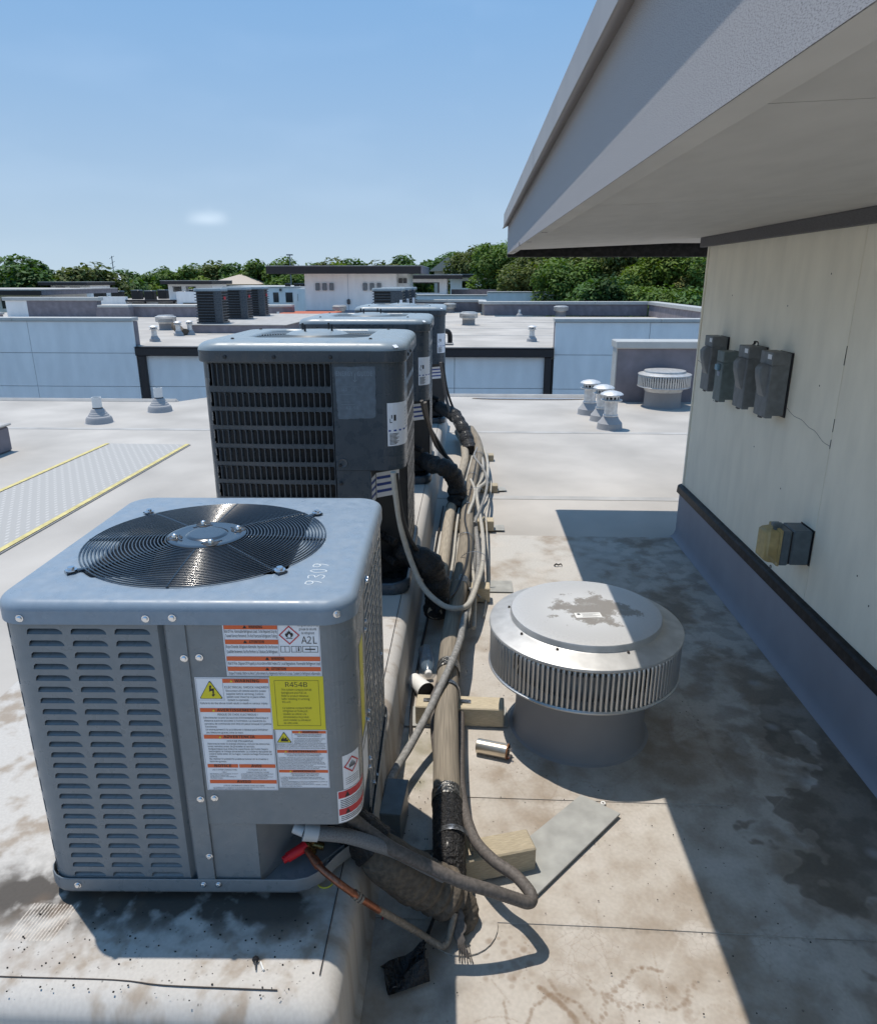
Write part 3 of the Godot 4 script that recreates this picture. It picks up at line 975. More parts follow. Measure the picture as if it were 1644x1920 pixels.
	tube(sm, [P(-0.287, 0.2505, -1.085), P(-0.288, 0.2505, -1.4), P(-0.287, 0.2505, -2.2), P(-0.289, 0.2505, -4.0), P(-0.287, 0.2505, -8.0)], 0.0013, 5)
	obj("seam_line", sm, M.seam_dark, pad)
	var ft := S()
	box(ft, P(-0.05, 0, -0.04), P(0.05, 0.004, 0.04), 0.002)
	# walkway pad with yellow edge stripes
	var wk := thing("walkway_pad", "pale ribbed walkway strip with a yellow stripe along each edge", "walkway")
	wk.set_meta("kind", "structure")
	var wst := S()
	var A := [Vector2(-3.69, -7.03), Vector2(-2.81, -7.02), Vector2(-2.90, 1.0), Vector2(-3.78, 1.0)]
	quad(wst, P(A[3].x, 0.009, A[3].y), P(A[2].x, 0.009, A[2].y), P(A[1].x, 0.009, A[1].y), P(A[0].x, 0.009, A[0].y))
	quad(wst, P(A[2].x, 0.009, A[2].y), P(A[2].x, 0, A[2].y), P(A[1].x, 0, A[1].y), P(A[1].x, 0.009, A[1].y))
	quad(wst, P(A[1].x, 0.009, A[1].y), P(A[1].x, 0, A[1].y), P(A[0].x, 0, A[0].y), P(A[0].x, 0.009, A[0].y))
	obj("tread_mat", wst, M.walk_pad, wk)
	for e in [[-3.69, -3.78], [-2.86, -2.95]]:
		var ys := S()
		quad(ys, P(e[1], 0.0145, 1.0), P(e[1] + 0.042, 0.0145, 1.0), P(e[0] + 0.042, 0.0145, -7.02), P(e[0], 0.0145, -7.02))
		obj("edge_stripe", ys, M.yellow_stripe, wk)
	# a second curb at the left edge of the view
	var lc := thing("far_left_curb", "low dark curb with a pale top at the left edge of the roof", "curb")
	lc.set_meta("kind", "structure")
	bx("side", P(-6.4, 0, -6.72), P(-4.47, 0.25, 1.5), M.parapet, lc, 0.02)
	bx("cover", P(-6.42, 0.251, -6.74), P(-4.45, 0.275, 1.5), M.lap, lc, 0.01)
	# parapet on our roof beyond the hut
	var dp := thing("roof_parapet", "dark purple-grey parapet with pale metal coping beyond the hut corner", "parapet")
	bx("wall", P(2.02, 0, -10.25), P(9.0, 0.72, -9.95), M.parapet, dp)
	bx("end_flashing", P(2.0, 0, -10.24), P(2.018, 0.72, -9.97), M.coping, dp)
	for i in 3:
		var x0 := 1.985 + i * 2.4
		bx("coping", P(x0, 0.72, -10.29), P(x0 + 2.395, 0.822, -9.91), M.coping, dp, 0.012)

# ------------------------------------------------------------------ the hut on our roof with its wide eave
func fascia_top(z: float) -> float:
	return 2.042 + 0.018 * z

func make_penthouse() -> void:
	var h := thing("roof_hut", "cream panelled roof hut with a deep grey eave overhanging on the right", "hut")
	var xw := 1.385
	# wall: panels with open joints over a dark core
	bx("core", P(xw + 0.016, 0.30, -4.44), P(4.4, 1.86, 1.5), M.seam_dark, h)
	bx("wall_panel", P(xw, 0.345, -4.458), P(xw + 0.014, 1.85, -2.7385), M.hut_wall, h, 0.001)
	bx("wall_panel", P(xw, 0.345, -2.7355), P(xw + 0.014, 1.85, -0.30), M.hut_wall, h, 0.001)
	bx("wall_panel", P(xw, 0.345, -0.297), P(xw + 0.014, 1.85, 1.5), M.hut_wall, h, 0.001)
	bx("end_wall_panel", P(xw + 0.004, 0.345, -4.475), P(4.4, 1.85, -4.461), M.white_wall, h)
	bx("corner_trim", P(xw - 0.006, 0.345, -4.482), P(xw + 0.006, 1.83, -4.459), M.hut_wall, h, 0.002)
	# hairline crack and scuffed joint
	var ck := S()
	tube(ck, [P(xw - 0.0003, 1.07, -3.155), P(xw - 0.0003, 1.05, -3.08), P(xw - 0.0003, 1.047, -3.0), P(xw - 0.0003, 1.03, -2.93), P(xw - 0.0003, 1.025, -2.87), P(xw - 0.0003, 1.00, -2.80), P(xw - 0.0003, 0.995, -2.74)], 0.0009, 4)
	tube(ck, [P(xw - 0.0003, 1.14, -4.455), P(xw - 0.0003, 1.12, -4.30), P(xw - 0.0003, 1.11, -4.10)], 0.0012, 4)
	obj("hairline_crack", ck, M.seam_dark, h)
	var sc := S()
	for e in [[1.37, 1.315, 0.002], [1.34, 1.30, 0.003], [1.10, 1.05, 0.0018], [1.02, 0.985, 0.002]]:
		box(sc, P(xw - 0.001, e[1], -2.737 - e[2]), P(xw + 0.002, e[0], -2.737 + e[2] * 0.6))
	for e in [[1.62, -2.95], [1.49, -3.3], [0.83, -3.45], [0.72, -3.1], [0.95, -4.1], [1.52, -4.0], [0.6, -2.4], [0.53, -2.3], [1.2, -2.9]]:
		box(sc, P(xw - 0.001, e[0], e[1]), P(xw + 0.002, e[0] + 0.006, e[1] + 0.005))
	obj("scuff", sc, M.seam_dark, h).set_meta("kind", "stuff")
	# membrane upstand with cove and dark counter flashing
	var st := S()
	var prof := [[1.335, 0.0065], [1.346, 0.011], [1.357, 0.024], [1.365, 0.05], [1.368, 0.15], [1.370, 0.305]]
	var l0 := []
	for e in prof: l0.append([P(e[0], e[1], 1.5), P(e[0], e[1], -0.6), P(e[0], e[1], -2.4), P(e[0], e[1], -4.47)])
	loft(st, l0, false)
	obj("base_flashing", st, M.base_flash, h)
	bx("end_flashing", P(1.372, 0.0, -4.492), P(4.4, 0.305, -4.478), M.base_flash, h)
	for i in 2:
		var z0 := -4.50 + i * 3.05
		var cf := S()
		var sec := PackedVector2Array([Vector2(1.384, 0.352), Vector2(1.366, 0.347), Vector2(1.358, 0.338), Vector2(1.354, 0.298), Vector2(1.357, 0.298), Vector2(1.372, 0.33), Vector2(1.384, 0.335)])
		var tt := Transform3D(Basis.IDENTITY, Vector3.ZERO)
		prism(cf, sec, z0, minf(z0 + 3.045, 1.5), tt)
		obj("counter_flashing", cf, M.dark_flash, h)
	# soffit boards, frieze, fascia, drip edge, roof
	var joints := [-5.245, -4.62, -3.4, -2.18, -0.96, 1.5]
	for i in joints.size() - 1:
		var s := S()
		var za: float = joints[i] + 0.0015
		var zb: float = joints[i + 1] - 0.0015
		quad(s, P(0.305, 1.795, za), P(1.385, 1.838, za), P(1.385, 1.838, zb), P(0.305, 1.795, zb))
		quad(s, P(1.385, 1.838, za), P(4.4, 1.838, za), P(4.4, 1.838, zb), P(1.385, 1.838, zb))
		quad(s, P(0.305, 1.795, zb), P(1.385, 1.838, zb), P(1.385, 1.86, zb), P(0.305, 1.81, zb))
		obj("soffit_board", s, M.soffit, h)
	bx("frieze_board", P(1.352, 1.783, -4.55), P(1.3845, 1.837, 1.5), M.trim_board, h, 0.003)
	var fb := S()
	for seg in [[-5.30, -3.3], [-3.3, 1.5]]:
		var za: float = seg[0]
		var zb: float = seg[1]
		var ya := fascia_top(za) + 0.02
		var yb := fascia_top(zb) + 0.02
		quad(fb, P(0.26, 1.772, za), P(0.26, 1.772, zb), P(0.26, yb, zb), P(0.26, ya, za))
		quad(fb, P(0.302, 1.772, za), P(0.302, 1.772, zb), P(0.26, 1.772, zb), P(0.26, 1.772, za))
		quad(fb, P(0.302, ya, za), P(0.302, yb, zb), P(0.302, 1.772, zb), P(0.302, 1.772, za))
		if za < -5.0: quad(fb, P(0.302, 1.772, za), P(0.26, 1.772, za), P(0.26, ya, za), P(0.302, ya, za))
	obj("fascia_board", fb, M.fascia, h)
	var fu := S()
	quad(fu, P(0.302, 1.7712, -5.30), P(0.302, 1.7712, 1.5), P(0.2605, 1.7712, 1.5), P(0.2605, 1.7712, -5.30))
	obj("fascia_underside", fu, M.soffit, h)
	bx("far_fascia_board", P(0.262, 1.752, -5.345), P(4.4, 2.0, -5.303), M.dark_flash, h, 0.002)
	var nb := S()
	for z in [-4.75, -4.87, -5.05, -3.62, -2.9]:
		box(nb, P(0.268, 1.770, z), P(0.29, 1.7725, z + 0.006))
	box(nb, P(0.258, 1.771, -4.02), P(0.268, 1.789, -4.005))
	obj("nail", nb, M.seam_dark, h).set_meta("kind", "stuff")
	var jz := [-5.37, -4.12, -2.98, -0.6, 1.5]
	for i in 4:
		var za: float = jz[i] + 0.004
		var zb: float = jz[i + 1]
		var ds := S()
		for k in 2:
			var z: float = [za, zb][k]
		var pr := [[0.30, 0.103], [0.240, 0.097], [0.233, 0.088], [0.232, 0.006], [0.224, -0.007], [0.242, 0.0], [0.262, 0.012]]
		var lp := []
		for e in pr: lp.append([P(e[0], fascia_top(zb) + e[1], zb), P(e[0], fascia_top(za) + e[1], za)])
		loft(ds, lp, false)
		obj("drip_edge", ds, M.drip, h)
	var rf := S()
	var zz := [-5.36, 1.5]
	quad(rf, P(0.24, fascia_top(zz[0]) + 0.098, zz[0]), P(0.24, fascia_top(zz[1]) + 0.098, zz[1]), P(4.4, fascia_top(zz[1]) + 0.2, zz[1]), P(4.4, fascia_top(zz[0]) + 0.2, zz[0]))
	quad(rf, P(4.4, 1.84, -5.3), P(4.4, fascia_top(-5.3) + 0.2, -5.36), P(4.4, fascia_top(1.5) + 0.2, 1.5), P(4.4, 1.84, 1.5))
	quad(rf, P(0.25, 1.79, 1.5), P(4.4, 1.84, 1.5), P(4.4, fascia_top(1.5) + 0.2, 1.5), P(0.25, fascia_top(1.5) + 0.07, 1.5))
	obj("roof_deck", rf, M.membrane_far, h)
	bx("far_drip_edge", P(0.238, 1.957, -5.39), P(4.4, 2.045, -5.372), M.drip, h, 0.003)

# ------------------------------------------------------------------ the block across the gap
func wall_grid(parent: Node, xs: Array, ys: Array, z: float, m: Material, th := 0.06) -> void:
	for i in xs.size() - 1:
		for j in ys.size() - 1:
			bx("wall_panel", P(xs[i] + 0.006, ys[j] + 0.006, z - th), P(xs[i + 1] - 0.006, ys[j + 1] - 0.006, z), m, parent)

func coping_run(parent: Node, a: Vector3, b: Vector3, w: float, hgt: float, pieces: int) -> void:
	var d := (b - a) / pieces
	var n := Vector3(-d.z, 0, d.x).normalized() * w / 2
	for i in pieces:
		var p := a + d * i
		var q := p + d * 0.998
		var lo := Vector3(minf(p.x, q.x) - absf(n.x), p.y, minf(p.z, q.z) - absf(n.z))
		var hi := Vector3(maxf(p.x, q.x) + absf(n.x), p.y + hgt, maxf(p.z, q.z) + absf(n.z))
		bx("coping", lo, hi, M.coping, parent, 0.01)

func make_neighbour_block() -> void:
	var Z := -18.3
	var b := thing("white_block", "white panelled block across the gap with brown gutter between its parapets", "building")
	bx("body", P(-24, -6.8, -37.5), P(9.9, -0.30, Z - 0.07), M.seam_dark, b)
	sheet("roof", rp(-24, -34.0, 9.0, Z - 0.10), 0.0, 0.3, M.membrane_far, b)
	bx("roof_edge", P(-8.4, -0.029, Z - 0.11), P(2.08, 0.0, Z + 0.02), M.membrane_far, b)
	sheet("roof", rp(-24, -38.0, 1.2, -33.9), -0.004, 0.2, M.membrane_far, b)
	# left and right parapets, the wall under the gutter
	wall_grid(b, [-24, -16.4, -13.8, -11.2, -8.48], [-6.7, -4.5, -2.25, -1.03, -0.18, 0.61], Z, M.white_wall)
	wall_grid(b, [-8.35, -5.7, -3.0, -0.35, 2.05], [-6.7, -4.5, -2.25, -1.03, -0.2], Z - 0.05, M.white_wall)
	wall_grid(b, [2.13, 4.45, 7.0, 9.9], [-6.7, -4.5, -2.25, -1.03, -0.18, 0.61], Z, M.white_wall)
	bx("parapet_back", P(-24, 0, Z - 0.30), P(-8.48, 0.60, Z - 0.062), M.parapet, b)
	bx("parapet_back", P(2.13, 0, Z - 0.30), P(9.9, 0.60, Z - 0.062), M.parapet, b)
	coping_run(b, P(-24, 0.61, Z - 0.15), P(-8.46, 0.61, Z - 0.15), 0.38, 0.09, 5)
	coping_run(b, P(2.11, 0.61, Z - 0.15), P(9.9, 0.61, Z - 0.15), 0.38, 0.09, 3)
	bx("gutter", P(-8.47, -0.24, Z - 0.06), P(2.12, -0.03, Z + 0.10), M.brown_metal, b, 0.015)
	bx("gutter_lip", P(-8.47, -0.028, Z - 0.02), P(2.12, -0.012, Z + 0.115), M.brown_metal, b, 0.003)
	bx("downspout", P(-8.42, -6.7, Z - 0.035), P(-8.24, -0.24, Z + 0.06), M.brown_metal, b, 0.012)
	bx("downspout", P(1.90, -6.7, Z - 0.035), P(2.06, -0.24, Z + 0.06), M.brown_metal, b, 0.012)
	for z in [-22.3, -25.6, -29.5]:
		var st := S()
		box(st, P(-8.0, -0.01, z), P(8.6, 0.006, z + 0.12))
		obj("membrane_lap", st, M.lap, b)
	# inner parapets at the back and right
	bx("rear_parapet", P(0.72, 0, -35.6), P(8.35, 0.50, -35.2), M.parapet, b)
	coping_run(b, P(0.66, 0.50, -35.4), P(8.5, 0.50, -35.4), 0.5, 0.14, 3)
	bx("rear_parapet", P(-3.0, 0, -39.0), P(0.70, 0.50, -38.7), M.parapet, b)
	coping_run(b, P(-3.0, 0.50, -38.85), P(0.7, 0.50, -38.85), 0.4, 0.13, 2)
	bx("return_wall", P(0.66, 0, -38.7), P(0.718, 0.50, -35.6), M.lap, b)
	coping_run(b, P(0.66, 0.502, -38.7), P(0.66, 0.502, -35.7), 0.4, 0.13, 1)
	bx("side_parapet", P(8.4, 0, -35.2), P(8.75, 0.50, Z - 0.31), M.parapet, b)
	coping_run(b, P(8.6, 0.50, -35.6), P(8.6, 0.50, Z - 0.35), 0.52, 0.14, 5)
	bx("rear_parapet", P(-15.1, 0, -33.4), P(-7.9, 0.44, -33.0), M.parapet, b)
	coping_run(b, P(-16.5, 0.44, -33.2), P(-7.9, 0.44, -33.2), 0.5, 0.10, 3)
	bx("stepped_parapet", P(-16.6, 0, -33.2), P(-15.1, 0.44, -32.4), M.parapet, b)
	coping_run(b, P(-16.5, 0.441, -32.6), P(-15.1, 0.441, -32.6), 0.45, 0.10, 1)
	bx("stepped_parapet", P(-19.8, 0, -33.0), P(-16.6, 0.72, -32.6), M.parapet, b)
	coping_run(b, P(-20.9, 0.72, -32.8), P(-16.5, 0.72, -32.8), 0.5, 0.15, 2)
	bx("white_return", P(-20.8, 0, -33.0), P(-19.82, 0.72, -32.62), M.white_wall, b)
	bx("stepped_parapet", P(-24, 0, -30.9), P(-19.9, 0.20, -30.5), M.parapet, b)
	coping_run(b, P(-24, 0.20, -30.7), P(-19.85, 0.20, -30.7), 0.5, 0.09, 2)

	# twin hut over there
	var h := thing("neighbour_hut", "white hut with flat dark brown eave and meter boxes on the block behind the condensers", "hut")
	bx("wall", P(-7.95, 0, -39.2), P(-3.52, 1.90, -36.0), M.white_wall, h)
	bx("wall", P(-3.515, 0, -40.5), P(-3.05, 1.90, -36.9), M.white_wall, h)
	for e in [[-9.58, -36.0, -2.27]]:
		bx("fascia_board", P(-9.58, 1.88, -35.35), P(-2.27, 2.215, -35.28), M.brown_metal, h)
		bx("side_fascia", P(-2.27, 1.88, -41.0), P(-2.20, 2.215, -35.28), M.parapet, h)
		bx("side_fascia", P(-9.60, 1.88, -41.0), P(-9.582, 2.215, -35.28), M.brown_metal, h)
		bx("soffit", P(-9.55, 1.905, -41.0), P(-2.3, 1.93, -35.36), M.soffit, h)
		bx("roof", P(-9.6, 2.216, -41.0), P(-2.2, 2.25, -35.27), M.lap, h)
	for x in [-7.42, -7.08, -6.74, -5.12, -4.78, -4.44]:
		bx("meter_box", P(x, 1.12, -35.998), P(x + 0.2, 1.46, -35.88), M.grey_box, h, 0.02)
	bx("wall_light", P(-5.92, 0.48, -35.998), P(-5.76, 0.72, -35.88), M.window_frame, h, 0.04)
	for x in [-3.46, -3.24]:
		bx("meter_box", P(x, 1.45, -36.898), P(x + 0.17, 1.68, -36.80), M.window_frame, h, 0.01)
	bx("base_flashing", P(-7.97, 0, -35.99), P(-3.5, 0.20, -35.97), M.base_flash, h)
	bx("wall_joint", P(-5.86, 0.2, -35.997), P(-5.845, 1.88, -35.992), M.label_grey, h)

	# condensers over there: three at the left on a curb, three in a row behind ours
	var cb := thing("left_curb", "grey curb under three dark condensers across the gap", "curb")
	cb.set_meta("kind", "structure")
	bx("side", P(-8.84, 0, -30.5), P(-5.76, 0.24, -22.9), M.parapet, cb)
	bx("cover", P(-8.87, 0.241, -30.53), P(-5.70, 0.27, -22.87), M.lap, cb, 0.01)
	var proto: Node3D = null
	var lab := ["dark slatted condenser with a red tag, nearest on the curb across the gap", "dark slatted condenser with a red tag, middle of three across the gap", "dark slatted condenser with a red tag, farthest of three across the gap"]
	for i in 3:
		var pos := P(-8.27, 0.27, [-23.65, -26.35, -28.65][i])
		if i == 0:
			proto = far_unit(lab[0], pos, true)
		else:
			dup(proto, "condenser", lab[i], pos)
	var lab2 := ["dark condenser with a white label, nearest of the row beside the brown-eaved hut", "dark condenser with a white label, second of the row beside the brown-eaved hut", "dark condenser with a white label, last of the row before the brown-eaved hut"]
	for i in 3:
		var pos := P(-2.64 + i * 0.08, 0.27, -24.5 - i * 1.65)
		if i == 0:
			proto = far_unit(lab2[0], pos, false)
		else:
			dup(proto, "condenser", lab2[i], pos)
	var cc := thing("middle_curb", "curb under the dark condenser row in front of the brown-eaved hut", "curb")
	cc.set_meta("kind", "structure")
	bx("side", P(-3.4, 0, -29.0), P(-1.95, 0.24, -23.8), M.parapet, cc)
	bx("cover", P(-3.43, 0.241, -29.03), P(-1.92, 0.27, -23.77), M.lap, cc, 0.01)
	# orange sheet lying by the hut
	var os := thing("orange_sheet", "flat orange-red board lying on the roof behind the dark condensers", "board")
	bx("board", P(-8.3, 0.16, -34.3), P(-5.9, 0.22, -31.9), M.orange_sheet, os, 0.01)
	bx("sleeper", P(-8.2, 0, -34.2), P(-6.0, 0.16, -34.0), M.wood_worn, os)
	bx("sleeper", P(-8.2, 0, -32.2), P(-6.0, 0.16, -32.0), M.wood_worn, os)

func far_unit(label: String, pos: Vector3, tall: bool) -> Node3D:
	var g := "condensers at the left across the gap" if tall else "condensers beside the brown-eaved hut"
	var o := thing("condenser", label, "condenser", pos, 0.0, g)
	var w := 0.86 if tall else 1.0
	var h := 1.07
	var st := S()
	loft(st, [rrect(w - 0.1, w - 0.1, 0.1, 0.05), rrect(w - 0.1, w - 0.1, 0.1, h - 0.05)])
	obj("coil", st, M.coil, o)
	st = S()
	loft(st, [rrect(w, w, 0.12, 0.0), rrect(w, w, 0.12, 0.06)], true, true, true)
	obj("base_pan", st, M.old_paint, o)
	st = S()
	loft(st, [rrect(w + 0.02, w + 0.02, 0.13, h - 0.07), rrect(w + 0.02, w + 0.02, 0.13, h - 0.02), rrect(w - 0.03, w - 0.03, 0.11, h + 0.01)], true, true, true)
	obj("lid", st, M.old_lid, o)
	var rows := 11
	for i in rows:
		var y := 0.10 + (h - 0.2) * i / (rows - 1.0)
		st = S()
		loft(st, [rrect(w, w, 0.12, y), rrect(w + 0.008, w + 0.008, 0.12, y + 0.012), rrect(w, w, 0.12, y + 0.024)])
		obj("louver_bar", st, M.old_paint, o)
	if tall:
		st = S()
		loft(st, [rrect(0.26, 0.26, 0.12, 0.05, 6, P(w / 2 - 0.13, 0, w / 2 - 0.13)), rrect(0.26, 0.26, 0.12, h - 0.06, 6, P(w / 2 - 0.13, 0, w / 2 - 0.13))])
		obj("corner_post", st, M.old_paint, o)
		bx("red_tag", P(w / 2 - 0.005, h - 0.34, -0.08), P(w / 2 + 0.014, h - 0.24, 0.10), M.heart_red, o, 0.01)
	else:
		bx("control_panel", P(0.10, 0.25, w / 2 - 0.04), P(w / 2 + 0.006, h - 0.07, w / 2 + 0.008), M.old_paint, o, 0.03)
		bx("name_plate", P(w / 2 - 0.10, 0.42, w / 2 + 0.009), P(w / 2 - 0.015, 0.72, w / 2 + 0.013), M.label_white, o)
	return o

# ------------------------------------------------------------------ blocks further off
func windows(parent: Node, z: float, list: Array) -> void:
	for e in list:
		bx("window", P(e[0], e[1], z + 0.002), P(e[2], e[3], z + 0.03), M.window, parent)

func hut_far(label: String, z: float, w: Array, eave: Array, y0: float, y1: float, wins: Array, dep := 4.0) -> Node3D:
	var o := thing("far_hut", label, "hut", Vector3.ZERO, 0.0, "huts on the far roofs")
	var th := 0.30
	# a front wall with real openings: pieces between the windows
	var xs := [w[0]]
	for e in wins: xs.append(e[0]); xs.append(e[2])
	xs.append(w[1])
	for i in range(0, xs.size() - 1, 2):
		bx("wall", P(xs[i], y0, z - th), P(xs[i + 1], y1, z), M.white_wall, o)
	for e in wins:
		bx("wall", P(e[0], y0, z - th), P(e[2], e[1], z), M.white_wall, o)
		bx("wall", P(e[0], e[3], z - th), P(e[2], y1, z), M.white_wall, o)
		bx("window_frame", P(e[0], e[3] - 0.06, z - 0.1), P(e[2], e[3], z + 0.02), M.window_frame, o)
		bx("window_frame", P(e[2] - 0.14, e[1], z - 0.1), P(e[2], e[3] - 0.062, z + 0.02), M.window_frame, o)
	bx("side_wall", P(w[0], y0, z - dep), P(w[0] + 0.3, y1, z - th), M.white_wall, o)
	bx("side_wall", P(w[1] - 0.3, y0, z - dep), P(w[1], y1, z - th), M.white_wall, o)
	bx("eave", P(eave[0], y1 + 0.002, z - dep - 0.8), P(eave[1], y1 + 0.28, z + 0.9), M.brown_metal, o)
	bx("roof", P(eave[0] - 0.02, y1 + 0.283, z - dep - 0.8), P(eave[1] + 0.02, y1 + 0.33, z + 0.92), M.lap, o)
	return o

func make_far_buildings() -> void:
	# right-hand side, behind the condensers
	hut_far("small white hut with a shuttered wide opening behind the dark condenser row", -60.0, [-5.1, -1.8], [-5.6, -0.6], 0.2, 1.68, [[-4.62, 0.62, -2.40, 1.42]])
	hut_far("small white hut with two see-through openings in front of the green wood", -75.0, [-1.9, 3.36], [-2.2, 4.1], 0.2, 1.83, [[-0.74, 0.84, 0.60, 1.52], [1.22, 0.84, 2.62, 1.52]])
	var bl := thing("blue_grey_block", "low block with blue-grey shaded parapet left of the green wood", "building")
	bx("body", P(-9.0, -6.8, -64.0), P(6.16, 0.1, -50.4), M.white_wall, bl)
	bx("parapet", P(-9.0, 0.1, -50.4), P(1.2, 0.60, -50.0), M.white_wall, bl)
	bx("parapet", P(1.2, 0.1, -50.4), P(6.16, 0.80, -50.0), M.white_wall, bl)
	bx("side_parapet", P(5.8, 0.1, -60.0), P(6.16, 0.80, -50.41), M.white_wall, bl)
	bx("roof", P(-9.0, 0.101, -64.0), P(5.79, 0.14, -50.41), M.membrane_far, bl)
	bx("rear_parapet", P(-1.5, 0.14, -63.0), P(5.79, 0.85, -62.7), M.parapet, bl)
	coping_run(bl, P(-9.0, 0.60, -50.2), P(1.2, 0.60, -50.2), 0.5, 0.07, 2)
	coping_run(bl, P(1.2, 0.80, -50.2), P(6.2, 0.80, -50.2), 0.5, 0.07, 2)
	# white block with windows left of the brown-eaved hut
	var wb := thing("windowed_block", "white block with dark upright windows left of the brown-eaved hut", "building")
	bx("body", P(-18.2, -6.8, -62.0), P(-12.0, 1.05, -55.0), M.white_wall, wb)
	bx("roof_edge", P(-18.3, 1.052, -62.0), P(-11.95, 1.14, -54.95), M.coping, wb)
	windows(wb, -55.0, [[-14.55, 0.02, -14.15, 0.72], [-13.62, 0.02, -13.10, 0.72], [-12.72, 0.10, -12.50, 0.62], [-16.2, 0.02, -15.7, 0.72], [-17.4, 0.02, -16.9, 0.72]])
	bx("corner_block", P(-12.45, -6.8, -54.99), P(-11.75, 1.0, -53.9), M.white_wall, wb)
	bx("wall_light", P(-14.05, 0.82, -54.998), P(-13.90, 1.0, -54.9), M.window_frame, wb)
	# left-hand side, nearest of the far ones: low dark-eaved hut
	var dh := thing("dark_eaved_hut", "low hut with a broad dark eave at the left edge", "hut")
	bx("wall", P(-34.0, -0.3, -51.0), P(-26.6, 0.72, -45.3), M.white_wall, dh)
	windows(dh, -45.3, [[-30.6, -0.1, -29.3, 0.5], [-29.1, -0.1, -28.3, 0.5]])
	bx("eave", P(-35.0, 0.722, -50.0), P(-25.9, 0.99, -44.3), M.brown_metal, dh)
	bx("side_eave", P(-25.898, 0.722, -54.0), P(-25.8, 0.99, -44.3), M.parapet, dh)
	bx("roof", P(-35.0, 0.992, -54.0), P(-25.78, 1.06, -44.28), M.lap, dh)
	var fl := thing("pale_block", "pale low block behind the dark-eaved hut at the left", "building")
	bx("body", P(-44.0, -6.8, -60.0), P(-19.0, -0.32, -46.0), M.white_wall, fl)
	bx("roof", P(-44.0, -0.318, -60.0), P(-19.0, -0.26, -46.0), M.membrane_far, fl)
	hut_far("white hut with two dark openings below the big dark tree at the left", -70.0, [-39.9, -36.1], [-40.6, -35.9], -0.6, 1.12, [[-39.45, 0.72, -38.5, 1.0], [-38.05, 0.66, -37.05, 0.98]])
	hut_far("small hut partly hidden behind the hut with two dark openings", -78.0, [-40.6, -38.9], [-41.4, -38.4], -0.6, 1.25, [[-40.3, 0.75, -39.7, 1.1]])
	var lb := thing("long_white_block", "long low white block with brown gutter and roof units at the left", "building")
	bx("body", P(-35.4, -6.8, -84.0), P(-12.0, -0.3, -60.5), M.white_wall, lb)
	bx("roof", P(-35.4, -0.298, -84.0), P(-12.0, -0.2, -60.3), M.membrane_far, lb)
	bx("parapet", P(-30.4, -0.6, -60.4), P(-28.1, 0.30, -60.0), M.white_wall, lb)
	bx("parapet", P(-23.86, -0.6, -60.4), P(-20.5, 0.68, -60.0), M.white_wall, lb)
	bx("gutter", P(-28.1, -0.08, -60.3), P(-23.86, 0.06, -59.9), M.brown_metal, lb)
	for e in [[-28.0, -0.6, -24.0, -0.081]]:
		bx("wall_panel", P(e[0], e[1], -60.4), P(e[2], e[3], -60.2), M.white_wall, lb)
	windows(lb, -60.2, [[-27.7, -0.32, -26.7, -0.16], [-25.5, -0.34, -24.3, -0.16]])
	windows(lb, -60.0, [[-23.35, -0.34, -21.9, -0.17]])
	bx("downspout", P(-26.6, -0.6, -60.2), P(-26.5, -0.08, -60.0), M.brown_metal, lb)
	bx("downspout", P(-24.2, -0.6, -60.2), P(-24.1, -0.08, -60.0), M.brown_metal, lb)
	hut_far("long low hut with two openings behind the left condensers", -66.0, [-26.9, -22.9], [-27.2, -22.6], -0.2, 1.24, [[-26.5, 0.6, -25.7, 1.05], [-25.3, 0.6, -24.4, 1.05]])
	var wt := thing("white_rear_block", "white block with small dark windows far behind the left condensers", "building")
	bx("body", P(-24.0, -6.8, -80.0), P(-15.5, 0.95, -74.0), M.white_wall, wt)
	windows(wt, -74.0, [[-23.6, 0.2, -22.9, 0.8], [-21.5, 0.2, -20.9, 0.8]])
	bx("roof_edge", P(-24.1, 0.952, -80.0), P(-15.4, 1.06, -73.9), M.coping, wt)
	# roof units on the far blocks: small dark cylinders and boxes
	var n := 0
	var spots := [[-33.2, -66, "beside the white hut with two dark openings"], [-31.6, -70, "second from the left on the long white block"], [-30.6, -64, "third from the left on the long white block"], [-29.9, -72, "behind the left parapet of the long white block"], [-28.6, -66, "largest, just above the brown gutter"], [-27.9, -74, "in the back row of the long white block"], [-24.0, -62, "beside the left condensers across the gap"]]
	for e in spots:
		var o := thing("roof_condenser", "small dark round-cornered roof condenser, " + e[2], "condenser", P(e[0], -0.2, e[1]), 0.0, "small condensers on the long white block")
		var st := S()
		loft(st, [rrect(0.9, 0.9, 0.2, 0.05), rrect(0.9, 0.9, 0.2, 0.82)], true, true, true)
		obj("coil", st, M.coil, o)
		st = S()
		loft(st, [rrect(0.94, 0.94, 0.2, 0.822), rrect(0.94, 0.94, 0.2, 0.88), rrect(0.8, 0.8, 0.2, 0.91)], true, true, true)
		obj("lid", st, M.old_paint, o)
	var spots2 := [[-13.9, "leftmost"], [-13.2, "second"], [-12.75, "third"], [-12.25, "rightmost"]]
	for e in spots2:
		var o := thing("roof_condenser", "tiny dark condenser on the windowed white block, " + e[1] + " of four", "condenser", P(e[0], 1.14, -57.0), 0.0, "four condensers on the windowed block")
		var st := S()
		loft(st, [rrect(0.36, 0.5, 0.08, 0.0), rrect(0.36, 0.5, 0.08, 0.2)], true, true, true)
		obj("coil", st, M.coil, o)
		st = S()
		loft(st, [rrect(0.38, 0.52, 0.08, 0.202), rrect(0.36, 0.5, 0.08, 0.23)], true, true, true)
		obj("lid", st, M.old_paint, o)
	# house with a hip roof among the trees
	var hh := thing("hip_roofed_house", "pale house with a hipped tan roof in front of the far trees", "house")
